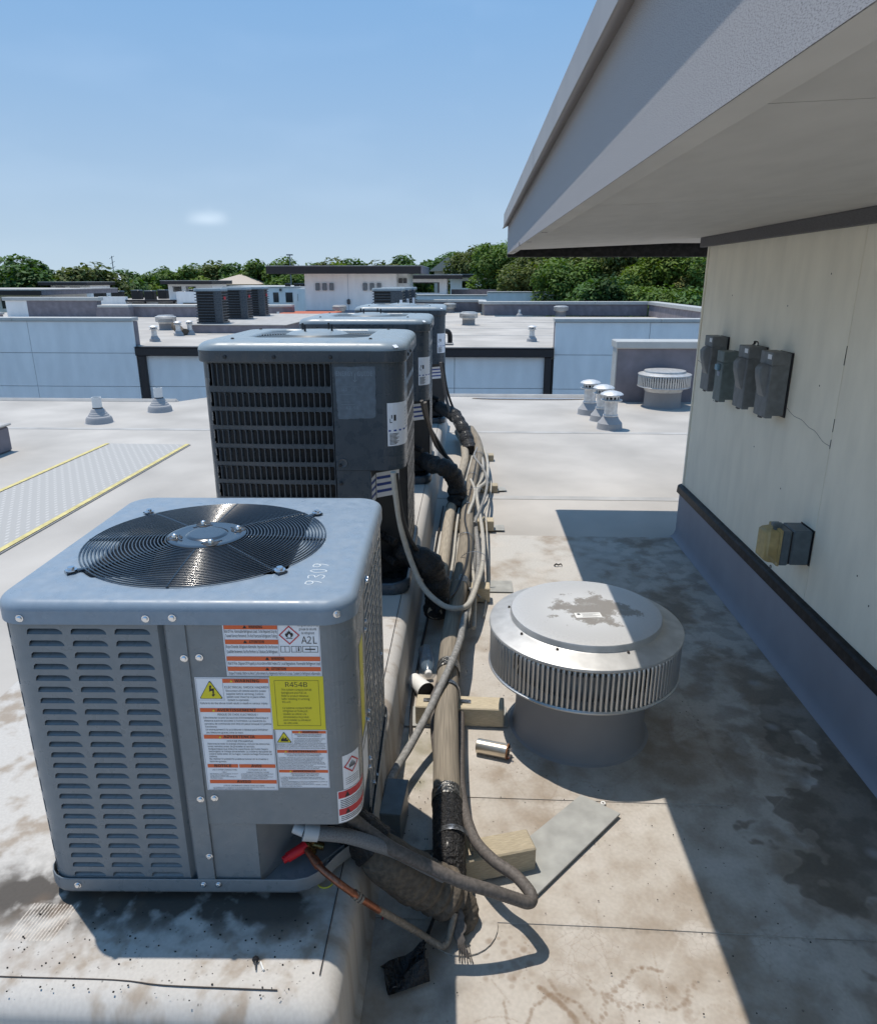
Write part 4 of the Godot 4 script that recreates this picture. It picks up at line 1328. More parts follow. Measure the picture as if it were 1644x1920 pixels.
	bx("wall", P(-38.5, -6.0, -118.0), P(-31.5, 1.0, -110.0), M.stucco, hh)
	windows(hh, -110.0, [[-36.3, 0.3, -35.5, 0.85], [-35.1, 0.3, -34.3, 0.85], [-33.9, 0.3, -33.2, 0.85]])
	var st2 := S()
	var q := [P(-39.2, 1.0, -109.2), P(-30.8, 1.0, -109.2), P(-30.8, 1.0, -118.8), P(-39.2, 1.0, -118.8)]
	var top := P(-34.8, 2.5, -114)
	for i in 4: tri(st2, q[i], q[(i + 1) % 4], top)
	obj("roof", st2, M.hip_roof, hh)
	var h2 := thing("white_shed", "small white-roofed shed low between the left trees", "shed")
	bx("wall", P(-67.0, -3.0, -125.0), P(-58.0, 1.3, -118.0), M.white_wall, h2)
	var st3 := S()
	prism(st3, PackedVector2Array([Vector2(-67.6, 1.3), Vector2(-57.4, 1.3), Vector2(-59.5, 2.4), Vector2(-65.5, 2.4)]), -125.5, -117.5)
	obj("roof", st3, M.label_white, h2)
	var h3 := thing("tan_roofed_house", "tan house roof showing through the trees left of the eave", "house")
	bx("wall", P(-4.2, -6.0, -96.0), P(-0.2, 2.6, -90.0), M.stucco, h3)
	var st4 := S()
	prism(st4, PackedVector2Array([Vector2(-4.8, 2.6), Vector2(0.4, 2.6), Vector2(-2.6, 4.2)]), -96.5, -89.5)
	obj("roof", st4, M.hip_roof, h3)
	# tall light pole and a mast
	var lp := thing("light_pole", "tall thin light pole rising above the far trees", "pole", P(-23.9, -6.8, -100))
	var s5 := S()
	cyl(s5, P(0, 0, 0), P(0, 11.6, 0), 0.11, 8, 0.07)
	obj("shaft", s5, M.pole, lp)
	for s in [-1, 1]:
		bx("lamp_head", P(s * 0.22 - 0.2, 11.5, -0.12), P(s * 0.22 + 0.2, 11.66, 0.12), M.pole, lp)
	var ms := thing("radio_mast", "thin mast over the trees at the far left", "mast", P(-72.0, -6.8, -150))
	var s6 := S()
	cyl(s6, P(0, 0, 0), P(0, 13.0, 0), 0.14, 6, 0.08)
	obj("shaft", s6, M.pole, ms)
	s6 = S()
	for k in 5: cyl(s6, P(-0.5, 8.5 + k, 0), P(0.5, 9.0 + k, 0), 0.04, 4)
	obj("bracing", s6, M.pole, ms)

# ------------------------------------------------------------------ trees
func crown(sd: int, n: int, rx: float, ry: float, blobs: int, size: float, dark: Color, light: Color) -> ArrayMesh:
	var rng := RandomNumberGenerator.new()
	rng.seed = sd
	var cs := []
	for i in blobs:
		var a := rng.randf() * TAU
		var rr := sqrt(rng.randf()) * 0.72
		var y := rng.randf_range(-0.75, 0.80)
		var k := sqrt(maxf(0.06, 1.0 - y * y * 0.9))
		cs.append([Vector3(cos(a) * rr * rx * k, y * ry, sin(a) * rr * rx * k), rng.randf_range(0.24, 0.42) * minf(rx, ry * 1.3), rng.randf()])
	var vs := PackedVector3Array()
	var ns := PackedVector3Array()
	var cl := PackedColorArray()
	var ix := PackedInt32Array()
	for i in n:
		var b = cs[rng.randi() % blobs]
		var d := Vector3(rng.randfn(), rng.randfn(), rng.randfn()).normalized()
		var p: Vector3 = b[0] + d * b[1] * pow(rng.randf(), 0.28) * Vector3(1, 0.8, 1)
		var nn := (d * 0.55 + Vector3(rng.randfn() * 0.45, 0.85 + rng.randfn() * 0.35, rng.randfn() * 0.45)).normalized()
		var u := nn.cross(Vector3(rng.randfn(), rng.randfn(), rng.randfn())).normalized()
		var v := nn.cross(u)
		var s := size * rng.randf_range(0.6, 1.35)
		var c := dark.lerp(light, clampf(b[2] * 0.75 + rng.randf() * 0.35, 0, 1))
		c = c * rng.randf_range(0.8, 1.2)
		c.a = 1.0
		var k := vs.size()
		for q in [p - u * s, p + v * s * 0.5, p + u * s, p - v * s * 0.5]:
			vs.append(q); ns.append(nn); cl.append(c)
		ix.append_array([k, k + 1, k + 2, k, k + 2, k + 3])
	var ar := []
	ar.resize(Mesh.ARRAY_MAX)
	ar[Mesh.ARRAY_VERTEX] = vs
	ar[Mesh.ARRAY_NORMAL] = ns
	ar[Mesh.ARRAY_COLOR] = cl
	ar[Mesh.ARRAY_INDEX] = ix
	var m := ArrayMesh.new()
	m.add_surface_from_arrays(Mesh.PRIMITIVE_TRIANGLES, ar)
	return m

func trunk_mesh(sd: int, h: float, r: float, spread: float) -> ArrayMesh:
	var rng := RandomNumberGenerator.new()
	rng.seed = sd
	var st := S()
	tube(st, [P(0, 0, 0), P(rng.randf_range(-0.2, 0.2), h * 0.35, 0.1), P(rng.randf_range(-0.3, 0.3), h * 0.75, 0)], r, 8, true, true, r * 0.6, 0.8)
	for i in 7:
		var a := rng.randf() * TAU
		var y0 := h * rng.randf_range(0.4, 0.7)
		tube(st, [P(0, y0, 0), P(cos(a) * spread * 0.4, y0 + h * 0.16, sin(a) * spread * 0.4), P(cos(a) * spread * 0.8, y0 + h * rng.randf_range(0.25, 0.42), sin(a) * spread * 0.8)], r * 0.4, 6, true, true, r * 0.1, 0.8)
	return st.commit()

func make_trees() -> void:
	var near := []
	var dk := [Color(0.045, 0.085, 0.030), Color(0.070, 0.120, 0.032), Color(0.100, 0.150, 0.030), Color(0.080, 0.105, 0.038)]
	var lt := [Color(0.125, 0.215, 0.068), Color(0.175, 0.260, 0.065), Color(0.240, 0.300, 0.065), Color(0.200, 0.225, 0.082)]
	for i in 4: near.append([crown(60 + i, 15000, 2.9, 2.7, 34, 0.135, dk[i], lt[i]), trunk_mesh(80 + i, 8.5, 0.20, 2.4)])
	near.append([crown(66, 12000, 2.2, 2.4, 30, 0.12, Color(0.17, 0.175, 0.05), Color(0.34, 0.31, 0.12)), trunk_mesh(86, 8.5, 0.16, 1.8)])
	var far := []
	for i in 4: far.append([crown(160 + i, 7000, 4.6, 3.3, 30, 0.30, dk[i], lt[i] * 0.9), trunk_mesh(180 + i, 8.0, 0.30, 3.6)])
	var rng := RandomNumberGenerator.new()
	rng.seed = 77
	# the wood at the right: kind, x, z, height of the crown's middle, size
	var what := ["dark green leafy tree", "mid green leafy tree", "yellow-green leafy tree", "olive green leafy tree", "yellow flowering tree"]
	var where := ["at the left of the wood", "in the middle of the wood", "at the right of the wood"]
	var W := [[0, 8.3, -44, -0.6, 1.0], [1, 10.9, -41, -1.2, 1.0], [0, 12.6, -38.5, -1.4, 1.05], [2, 11.3, -45, 0.9, 1.0], [1, 13.6, -43, 0.8, 1.0], [0, 14.8, -39.5, -0.9, 1.05], [2, 15.4, -42, 1.0, 1.0],
		[4, 12.6, -42.5, 0.35, 0.8], [4, 14.4, -43.5, 0.9, 0.75], [3, 9.2, -49, 0.9, 1.15], [1, 6.9, -50, 0.2, 1.1], [0, 7.0, -46.5, -1.5, 0.9], [3, 12.0, -51, 2.1, 1.2], [2, 15.8, -50, 2.1, 1.2], [0, 18.5, -45, 0.5, 1.2], [1, 9.6, -43.0, -0.6, 0.8],
		[3, 5.6, -58, 0.6, 1.25], [1, 3.2, -66, 1.1, 1.35], [3, 8.6, -59, 1.9, 1.3], [2, 12.4, -61, 2.8, 1.4], [0, 16.8, -60, 3.1, 1.5], [1, 20.5, -56, 2.2, 1.4], [3, 1.0, -84, 0.8, 1.5], [0, 4.2, -82, 1.7, 1.5], [1, 7.8, -78, 2.2, 1.5], [0, 11.5, -80, 2.8, 1.6], [0, 10.2, -39.6, -2.6, 0.8], [1, 13.2, -36.5, -2.6, 0.8], [0, 15.6, -36.5, -2.2, 0.85]]
	W.sort_custom(func(a, b): return a[1] / -a[2] < b[1] / -b[2])
	for i in W.size():
		var e: Array = W[i]
		var lab: String = what[e[0]] + (" at the front edge of the right-hand wood" if e[2] > -46 else (" deep in the right-hand wood" if e[2] < -57 else " inside the right-hand wood"))
		lab += ", %s from the left" % ordinal(i)
		tree("leafy_tree", near[e[0]], lab, P(e[1], -6.8, e[2]), e[3] + 6.8, e[4], rng, "trees of the wood at the right")
	# the tree line: kind, x, z, crown middle, size
	var L := [[0, -43.5, -72, -0.2, 1.05], [3, -38.6, -75, 0.2, 1.0], [0, -47.5, -76, 0.3, 1.15], [0, -35.8, -78, -0.9, 0.85], [3, -41, -69, -1.8, 0.9], [0, -51, -74, -0.6, 1.1],
		[1, -46.5, -118, 0.9, 1.15], [3, -41.0, -122, 1.2, 1.2], [0, -36.2, -120, 1.4, 1.15], [1, -51.5, -122, 0.2, 1.0], [1, -31.4, -116, 1.6, 1.15], [1, -32.5, -119, 2.6, 0.8], [0, -27.5, -124, 1.2, 1.25], [3, -22.5, -120, 1.2, 1.2],
		[0, -18.0, -124, 1.6, 1.2], [3, -14.0, -120, 1.2, 1.15], [2, -33.2, -92, -1.2, 0.85], [2, -15.2, -88, -0.1, 0.95], [1, -11.4, -90, -0.4, 0.9], [2, -43.0, -100, -1.2, 0.8], [1, -18.5, -106, 0.5, 1.1],
		[0, -9.0, -124, 2.1, 1.2], [1, -5.0, -118, 1.6, 1.2], [0, -1.0, -122, 2.2, 1.25], [0, -2.4, -104, 2.3, 1.2], [3, 2.0, -112, 2.0, 1.3], [0, -60, -130, 0.4, 1.2], [0, -66, -128, 0.2, 1.2], [1, -25.0, -104, 0.0, 1.0], [3, -47, -128, 0.6, 1.2],
		[0, 6.0, -105, 2.5, 1.3], [1, 11.0, -110, 2.8, 1.3], [1, -57, -140, -0.2, 1.0], [0, -6.6, -100, 1.0, 1.1]]
	L.sort_custom(func(a, b): return a[1] / -a[2] < b[1] / -b[2])
	for i in L.size():
		var e: Array = L[i]
		var lab: String = what[e[0]] + (" in the big left clump" if e[1] < -34 and e[2] > -80 else (" before the far tree line" if e[2] > -108 else " in the far tree line")) + ", %s from the left" % ordinal(i)
		tree("far_tree", far[e[0]], lab, P(e[1], -6.8, e[2]), e[3] + (6.0 if e[2] < -95 else 6.5), e[4], rng, "trees along the horizon")
	# the hazy wood on the horizon
	var hz := S()
	var mm := []
	for i in 160:
		var x := -330.0 + i * 4.6
		var hgt := 8.0 + 1.4 * sin(i * 0.7) + 1.0 * sin(i * 1.9) + rng.randf_range(-0.6, 0.6)
		mm.append([x, hgt])
	var ms := crown(300, 5200, 10.0, 4.0, 36, 0.7, dk[0], lt[0])
	var mmi := MultiMesh.new()
	mmi.transform_format = MultiMesh.TRANSFORM_3D
	mmi.mesh = ms
	mmi.instance_count = 44
	for i in 44:
		mmi.set_instance_transform(i, Transform3D(Basis(Vector3.UP, rng.randf() * TAU).scaled(Vector3(1, 1, 1)), P(-250 + i * 9.5 + rng.randf_range(-2, 2), -4.6 + rng.randf_range(-0.4, 0.4), -235 + rng.randf_range(-14, 14))))
	var mi := MultiMeshInstance3D.new()
	mi.multimesh = mmi
	mi.material_override = M.leaf
	put(mi, "distant_wood")
	tag(mi, "hazy distant wood along the horizon", "wood", "", "stuff")

func ordinal(i: int) -> String:
	var a := ["first", "second", "third", "fourth", "fifth", "sixth", "seventh", "eighth", "ninth", "tenth", "eleventh", "twelfth", "thirteenth", "fourteenth", "fifteenth", "sixteenth", "seventeenth", "eighteenth", "nineteenth", "twentieth"]
	return a[i] if i < 20 else ("twenty-" + a[i - 20] if i < 29 else ("thirtieth" if i == 29 else "thirty-" + a[i - 30]))

func tree(called: String, proto: Array, label: String, pos: Vector3, cy: float, k: float, rng: RandomNumberGenerator, group: String) -> void:
	var o := thing(called, label, "tree", pos, rng.randf() * TAU, group)
	var th := cy * 1.1
	mobj("trunk", proto[1], M.trunk, o, Transform3D(Basis.from_scale(Vector3(k, th / 8.5, k)), Vector3.ZERO))
	mobj("crown", proto[0], M.leaf, o, Transform3D(Basis.from_scale(Vector3(k * rng.randf_range(0.92, 1.1), k * rng.randf_range(0.92, 1.08), k)), P(0, cy, 0)))
# ------------------------------------------------------------------ condensers
func screw_mesh(r := 0.0055) -> ArrayMesh:
	var st := S()
	lathe(st, [Vector2(r * 1.45, 0.0), Vector2(r * 1.45, 0.0012), Vector2(r, 0.0016), Vector2(r, 0.0045), Vector2(r * 0.7, 0.0054)], 10, Transform3D(), false, true)
	return st.commit()

func facing(p: Vector3, n: Vector3) -> Transform3D:
	var y := n.normalized()
	var x := y.cross(Vector3(0.13, 0.31, 0.94)).normalized()
	return Transform3D(Basis(x, y, x.cross(y)), p)

func slot_round(x0: float, y0: float, x1: float, y1: float, r: float) -> Array:
	var o := []
	for q in 4:
		var c := Vector2([x1 - r, x0 + r, x0 + r, x1 - r][q], [y1 - r, y1 - r, y0 + r, y0 + r][q])
		for i in 5:
			var a := PI / 2 * q + PI / 2 * i / 4.0
			o.append(c + Vector2(cos(a), sin(a)) * r)
	return o

# a pressed louver: straight foot, rounded upper right corner
func slot_louver(x0: float, y0: float, w: float, h: float) -> Array:
	var o := [Vector2(x0, y0), Vector2(x0 + w, y0)]
	for i in 6:
		var a := PI / 2 * i / 5.0
		o.append(Vector2(x0 + w - h * 1.3 + cos(a) * h * 1.3, y0 + sin(a) * h))
	o.append(Vector2(x0 + h * 0.5, y0 + h))
	o.append(Vector2(x0 + h * 0.12, y0 + h * 0.7))
	return o

func louver_mesh(w: float, h: float) -> ArrayMesh:
	var st := S()
	# a tongue that starts at the foot of the opening and leans inwards
	var n := 4
	var lps := []
	for j in 4:
		var f := j / 3.0
		var y := -0.0005 + h * 0.95 * f
		var z := -0.0012 - 0.012 * f * f - 0.010 * f
		var lp := []
		for i in n + 1: lp.append(P(w * (1.0 - i / float(n)), y, z))
		lps.append(lp)
	loft(st, lps, false)
	quad(st, P(w, 0, -0.0008), P(w, h, -0.016), P(w + 0.0005, h, -0.001), P(w + 0.0005, 0, -0.0006))
	return st.commit()

func make_new_unit() -> void:
	var W := 0.715
	var r := 0.06
	var u := thing("condenser", "new mid-grey condenser with orange warning labels, nearest the camera", "condenser", P(-0.594, 0.25, -1.6175), deg_to_rad(1.9))
	var map := skin_map(W, W, r)
	var f := W - 2 * r
	var q := r * PI / 2
	var y0 := 0.045
	var y1 := 0.722
	# feet and base pan with the cut front right corner
	var st := S()
	for e in [[-0.28, -0.28], [0.28, -0.28], [-0.28, 0.28], [0.12, 0.28]]:
		st = S()
		lathe(st, [Vector2(0.035, 0.0), Vector2(0.03, 0.028)], 10, at(e[0], 0, e[1]))
		obj("foot", st, M.inner_black, u)
	var pan := []
	for e in [[0.0, 0.026], [0.012, 0.028], [0.014, 0.034], [0.014, 0.062], [0.010, 0.064]]:
		pan.append(pan_ring(W + e[0], e[1], r))
	st = S()
	loft(st, pan, true, true, false)
	obj("base_pan", st, M.new_paint, u)
	st = S()
	var fl := pan_ring(W, 0.05, r)
	cap(st, fl, true)
	obj("pan_floor", st, M.new_paint, u)
	# left and front louvered skin
	var cols := [-0.2935, -0.2055, -0.1175]
	var lw := 0.072
	var rows := 24
	var pitch := 0.0265
	var lh := 0.0128
	var xo := W / 2 - r          # u = x + xo on the front
	var lm := louver_mesh(lw, lh)
	st = S()
	var ub: Array = [0.0, 0.075, 0.163, -0.03 + xo]
	for i in rows:
		var yb := 0.066 + i * pitch
		for c in 3:
			var x0: float = cols[c] + xo
			var ua: float = [-0.004, 0.083, 0.171][c]
			var ue: float = [0.083, 0.171, 0.2660][c]
			cell(st, map, ua, yb - 0.008, ue, yb - 0.008 + pitch, slot_louver(x0, yb, lw, lh), 0.0025)
			mobj("louver", lm, M.new_paint, u, Transform3D(Basis.IDENTITY, P(cols[c], yb, W / 2)))
	strip(st, map, -0.004, y0, 0.2660, 0.058)
	strip(st, map, -0.004, 0.058 + rows * pitch, 0.2660, y1)
	# rounded corner with its column of upright slots
	var cu0 := -q * 0.62
	var cu1 := -q * 0.62 + 0.024
	strip(st, map, cu1, y0, -0.004, y1, 5)
	var sp := (y1 - y0 - 0.03) / 12.0
	for i in 12:
		var yb := y0 + 0.02 + i * sp
		cell(st, map, cu0, yb - 0.006, cu1, yb - 0.006 + sp, slot_round(cu0 + 0.0065, yb, cu1 - 0.0065, yb + sp - 0.016, 0.0054), 0.003)
	strip(st, map, cu0, y0, cu1, y0 + 0.014)
	strip(st, map, cu0, y0 + 0.014 + 12 * sp, cu1, y1)
	strip(st, map, -q - 0.02, y0, cu0, y1, 4)
	for k in 3:
		var ua := -q - 0.02 - (k + 1) * 0.19
		for i in rows:
			var yb := 0.066 + i * pitch
			cell(st, map, ua, yb - 0.008, ua + 0.19, yb - 0.008 + pitch, slot_louver(ua + 0.02, yb, 0.15, lh), 0.0025)
		strip(st, map, ua, y0, ua + 0.19, 0.058)
		strip(st, map, ua, 0.058 + rows * pitch, ua + 0.19, y1)
	obj("louvered_panel", st, M.new_paint, u)
	# fold between the louvered skin and the control side: groove, then the proud post
	st = S()
	strip(st, map, 0.2660, y0, 0.2680, y1, 1, 0.001)
	quad(st, map.call(0.268, y0, 0.001), map.call(0.2755, y0, -0.012), map.call(0.2755, y1, -0.012), map.call(0.268, y1, 0.001))
	strip(st, map, 0.2755, y0, 0.2835, y1, 1, -0.012)
	quad(st, map.call(0.2835, y0, -0.012), map.call(0.2855, y0, 0.004), map.call(0.2855, y1, 0.004), map.call(0.2835, y1, -0.012))
	strip(st, map, 0.2855, y0, 0.3235, y1, 1, 0.004)
	quad(st, map.call(0.3235, y0, 0.004), map.call(0.3245, y0, 0.0), map.call(0.3245, y1, 0.0), map.call(0.3235, y1, 0.004))
	obj("folded_post", st, M.new_paint, u)
	# control cover wrapping the front right corner, open below
	var cb := 0.213
	st = S()
	var ue2 := f + q + 0.145
	strip(st, map, 0.3245, cb, f, y1, 1)
	strip(st, map, f, cb, f + q, y1, 10)
	strip(st, map, f + q, cb, ue2, y1, 1)
	strip(st, map, 0.3245, y0, 0.426, cb - 0.0015, 1, -0.0015)
	quad(st, map.call(0.426, y0, -0.0015), map.call(0.432, y0, -0.02), map.call(0.432, cb, -0.02), map.call(0.426, cb, -0.0015))
	obj("control_cover", st, M.new_paint, u)
	st = S()
	var under := [map.call(0.3245, cb, -0.001)]
	for i in 9: under.append(map.call(lerpf(f, f + q, i / 8.0), cb, -0.001))
	under.append(map.call(ue2, cb, -0.001))
	under.append(P(-0.02, cb, 0.12))
	cap(st, under, false)
	obj("cover_bottom", st, M.new_paint, u)
	# the valve recess: an inward panel
	st = S()
	var rc := [map.call(0.427, 0, -0.002), P(0.20, 0, 0.235), P(0.30, 0, 0.16), map.call(f + q + 0.16, 0, -0.004)]
	for i in 3:
		quad(st, rc[i] + P(0, y0, 0), rc[i + 1] + P(0, y0, 0), rc[i + 1] + P(0, cb, 0), rc[i] + P(0, cb, 0))
	obj("valve_recess", st, M.new_paint, u)
	# right side: louvered skin
	st = S()
	var rl := louver_mesh(0.088, 0.0135)
	var ru := ue2 + 0.012
	var side := Basis(Vector3.UP, PI / 2)
	strip(st, map, ue2 + 0.0015, y0, ru, y1, 1, 0.001)
	for k in 4:
		var ua := ru + k * 0.103
		for i in rows:
			var yb := 0.066 + i * pitch
			cell(st, map, ua, yb - 0.008, ua + 0.103, yb - 0.008 + pitch, slot_louver(ua + 0.007, yb, 0.088, 0.0135), 0.0025)
			var base: Vector3 = map.call(ua + 0.007, yb, 0.0)
			mobj("side_louver", rl, M.new_paint, u, Transform3D(side, base))
		strip(st, map, ua, y0, ua + 0.103, 0.058)
		strip(st, map, ua, 0.058 + rows * pitch, ua + 0.103, y1)
	strip(st, map, ru + 0.412, y0, f + q + W - 2 * r, y1, 1)
	obj("side_panel", st, M.new_paint, u)
	st = S()
	var bk := []
	for i in 2:
		var y: float = [y0, y1][i]
		bk.append([P(W / 2, y, -W / 2 + r), P(W / 2 - r * 0.3, y, -W / 2 + r * 0.3), P(W / 2 - r, y, -W / 2), P(-W / 2 + r, y, -W / 2), P(-W / 2 + r * 0.3, y, -W / 2 + r * 0.3), P(-W / 2, y, -W / 2 + r)])
	loft(st, bk, false)
	obj("back_panel", st, M.new_paint, u)
	# black coil behind the louvers
	st = S()
	var cw := W - 0.075
	loft(st, [notched(cw, 0.05, 0.05, 0.10, 0.02), notched(cw, 0.05, 0.66, 0.10, 0.02)], true)
	obj("coil", st, M.coil, u)
	st = S()
	for i in 30: box(st, P(-0.31 + i * 0.0135, 0.06, W / 2 - 0.0375), P(-0.308 + i * 0.0135, 0.66, W / 2 - 0.030))
	obj("coil_fins", st, M.inner_black, u).set_meta("kind", "stuff")
	# lid with its fan opening
	var fc := P(-0.032, 0, 0.012)
	var R := 0.285
	st = S()
	var lid := [rrect(W + 0.012, W + 0.012, r + 0.006, 0.700, 12), rrect(W + 0.012, W + 0.012, r + 0.006, 0.728, 12)]
	loft(st, lid)
	var rd := []
	for i in 7:
		var a := PI / 2 * i / 6
		var k := 0.020 * (1.0 - cos(a))
		rd.append(rrect(W + 0.012 - 2 * k, W + 0.012 - 2 * k, r + 0.006 - k * 0.6, 0.728 + 0.020 * sin(a), 12))
	var outer := rrect(W - 0.055, W - 0.055, r - 0.012, 0.7485, 12)
	rd.append(outer)
	loft(st, rd)
	loft(st, [outer, ring_like(outer, fc, R + 0.008, 0.7487), ring_like(outer, fc, R + 0.002, 0.7465), ring_like(outer, fc, R - 0.001, 0.741)])
	loft(st, [ring_like(outer, fc, R - 0.001, 0.741), ring_like(outer, fc, R - 0.001, 0.60)])
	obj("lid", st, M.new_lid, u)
	# fan, motor and dark well
	st = S()
	lathe(st, [Vector2(0.001, 0.30), Vector2(0.285, 0.30), Vector2(0.288, 0.62)], 40, at(fc.x, 0, fc.z))
	obj("fan_well", st, M.inner_black, u)
	var fan := Node3D.new()
	put(fan, "fan", u)
	fan.position = fc + P(0, 0.655, 0)
	fan.rotation.y = 0.5
	for k in 3:
		st = S()
		var lp0 := []
		for j in 6:
			var rr := 0.07 + 0.20 * j / 5.0
			var wd := lerpf(0.55, 0.95, j / 5.0)
			var row := []
			for i in 7:
				var a := (i / 6.0 - 0.5) * wd
				row.append(P(cos(a) * rr, -0.085 * (i / 6.0 - 0.5) * (0.5 + 0.5 * j / 5.0), -sin(a) * rr))
			lp0.append(row)
		loft(st, lp0, false)
		obj("blade", st, M.blade, fan, Transform3D(Basis(Vector3.UP, TAU * k / 3), Vector3.ZERO))
	st = S()
	lathe(st, [Vector2(0.075, -0.16), Vector2(0.08, -0.02), Vector2(0.06, 0.05)], 20, Transform3D(), true, true)
	obj("motor", st, M.inner_black, fan)
	# wire guard
	var gy := 0.752
	for i in 25:
		var rr := lerpf(0.088, R - 0.003, i / 24.0)
		var dome := 0.010 * (1.0 - pow(rr / R, 2))
		var tm := TorusMesh.new()
		tm.inner_radius = rr - 0.0018
		tm.outer_radius = rr + 0.0018
		tm.rings = 72
		tm.ring_segments = 6
		mobj("guard_ring", tm, M.grille, u, at(fc.x, gy + dome, fc.z))
	for k in 8:
		var a := TAU * k / 8 + 0.02
		st = S()
		var o := P(cos(a), 0, -sin(a))
		cyl(st, fc + o * 0.085 + P(0, gy + 0.0055, 0), fc + o * (R - 0.003) + P(0, gy - 0.004, 0), 0.0023, 6)
		for i in 25:
			var rr := lerpf(0.088, R - 0.003, i / 24.0)
			var c := fc + o * rr + P(0, gy + 0.010 * (1.0 - pow(rr / R, 2)) - 0.0005, 0)
			box(st, c - P(0.003, 0.0025, 0.003), c + P(0.003, 0.0025, 0.003), 0.0012)
		obj("guard_spoke", st, M.grille, u)
	st = S()
	lathe(st, [Vector2(0.094, gy + 0.004), Vector2(0.092, gy + 0.0125), Vector2(0.086, gy + 0.0145), Vector2(0.078, gy + 0.0135), Vector2(0.050, gy + 0.0135), Vector2(0.045, gy + 0.0165), Vector2(0.040, gy + 0.017), Vector2(0.002, gy + 0.0165)], 40, at(fc.x, 0, fc.z), false, true)
	var hub := obj("hub_plate", st, M.hub, u)
	for k in 4:
		var a := TAU * k / 4 + 0.42
		var p := fc + P(cos(a) * 0.074, gy + 0.0125, -sin(a) * 0.074)
		st = S()
		lathe(st, [Vector2(0.018, 0.0018), Vector2(0.0165, 0.0026), Vector2(0.008, 0.0012)], 14, Transform3D(Basis.IDENTITY, p))
		obj("dimple", st, M.inner_black, hub)
		st = S()
		lathe(st, [Vector2(0.0075, 0.0), Vector2(0.0075, 0.006), Vector2(0.0055, 0.011), Vector2(0.002, 0.0125)], 10, Transform3D(Basis.IDENTITY, p), false, true)
		obj("acorn_nut", st, M.screw, hub)
	for k in 4:
		st = S()
		var a := TAU * k / 4
		for i in 9:
			var b := a + 0.15 + i * 0.08
			var p := fc + P(cos(b) * 0.066, gy + 0.0135, -sin(b) * 0.066)
			box(st, p - P(0.003, 0.001, 0.003), p + P(0.003, 0.0018, 0.003), 0.0012)
		obj("pressed_rib", st, M.hub, hub)
	var sm := screw_mesh()
	for e in [[-0.262, 0.216], [-0.254, -0.192], [0.199, -0.186], [0.187, 0.212]]:
		var p := P(e[0], 0.7488, e[1]) 
		var d := (fc - p) * Vector3(1, 0, 1)
		d = d.normalized()
		st = S()
		tube(st, [p - d * 0.012 + P(0, 0.0035, 0), p + d * 0.012 + P(0, 0.0035, 0), p + d * 0.036 + P(0, 0.003, 0)], 0.013, 10, true, true, 0.005, 0.02, null, 0.24)
		obj("guard_tab", st, M.grille, u)
		st = S()
		lathe(st, [Vector2(0.0125, 0.0), Vector2(0.0125, 0.0025), Vector2(0.007, 0.003), Vector2(0.007, 0.008)], 12, Transform3D(Basis.IDENTITY, p + P(0, 0.006, 0)), false, true)
		obj("guard_bolt", st, M.screw, u)
	# chalked number
	st = S()
	var dg := {"9": [[0.5, 0.9], [0.15, 0.95], [0.05, 0.65], [0.3, 0.5], [0.55, 0.7], [0.5, 0.9], [0.5, 0.4], [0.3, 0.0]], "3": [[0.05, 0.9], [0.45, 0.95], [0.5, 0.65], [0.2, 0.5], [0.55, 0.3], [0.4, 0.0], [0.0, 0.1]], "0": [[0.3, 1.0], [0.05, 0.6], [0.2, 0.0], [0.5, 0.2], [0.5, 0.8], [0.3, 1.0]]}
	var ox := 0.0
	for ch in ["9", "3", "0", "9"]:
		var pts := []
		for e in dg[ch]:
			# the line reads towards the back, its top to the left
			pts.append(P(0.286 - e[1] * 0.036, 0.7488, 0.275 - (ox + e[0] * 0.85) * 0.042))
		tube(st, pts, 0.0013, 5, true, true, -1.0, 0.004, null, 0.3)
		ox += 0.75
	obj("chalk_number", st, M.chalk, u)
	# screws
	for e in [[-0.312, 0.714], [-0.048, 0.714], [0.005, 0.716], [0.330, 0.722]]:
		mobj("screw", sm, M.screw, u, facing(map.call(clampf(e[0] + xo, 0.0, f + 0.03), e[1], 0.0065), P(0, 0, 1) if e[0] < 0.3 else P(0.35, 0, 1)))
	for e in [[0.018, 0.625, 0.0045], [0.0475, 0.625, 0.0005], [0.016, 0.282, 0.0045], [0.045, 0.282, 0.0005], [0.020, 0.128, 0.0045], [0.0, 0.052, 0.0075], [0.034, 0.052, 0.0075], [-0.285, 0.048, 0.0075]]:
		mobj("screw", sm, M.screw, u, facing(map.call(e[0] + xo, e[1], e[2]), P(0, 0, 1)))
	for e in [[0.14, 0.706, 0.006], [0.155, 0.706, 0.006], [0.153, 0.60, 0.0], [0.140, 0.585, 0.0], [0.153, 0.36, 0.0], [0.140, 0.345, 0.0], [0.153, 0.225, 0.0], [0.140, 0.21, 0.0], [0.22, 0.10, 0.0], [0.30, 0.06, 0.0], [0.5, 0.32, 0.0]]:
		mobj("screw", sm, M.screw, u, facing(map.call(f + q + e[0], e[1], e[2] + 0.001), P(1, 0, 0)))
	# bracket and valves
	st = S()
	box(st, P(-0.03, 0.030, -0.002), P(0.055, 0.062, 0.002), 0.001, Transform3D(Basis(Vector3.UP, deg_to_rad(50)), P(0.268, 0, 0.295)))
	obj("valve_bracket", st, M.new_paint, u)
	for k in [-0.006, 0.012]:
		mobj("screw", sm, M.screw, u, facing(P(0.262 + k * 0.7, 0.05, 0.302 - k * 0.75), P(0.75, 0, 0.65)))
	var vv := Node3D.new()
	put(vv, "service_valve", u)
	vv.position = P(0.232, 0.098, 0.285)
	st = S()
	cyl(st, P(0, -0.03, 0), P(0, 0.022, 0), 0.012, 8)
	cyl(st, P(0, 0.022, 0), P(0, 0.040, 0), 0.010, 6)
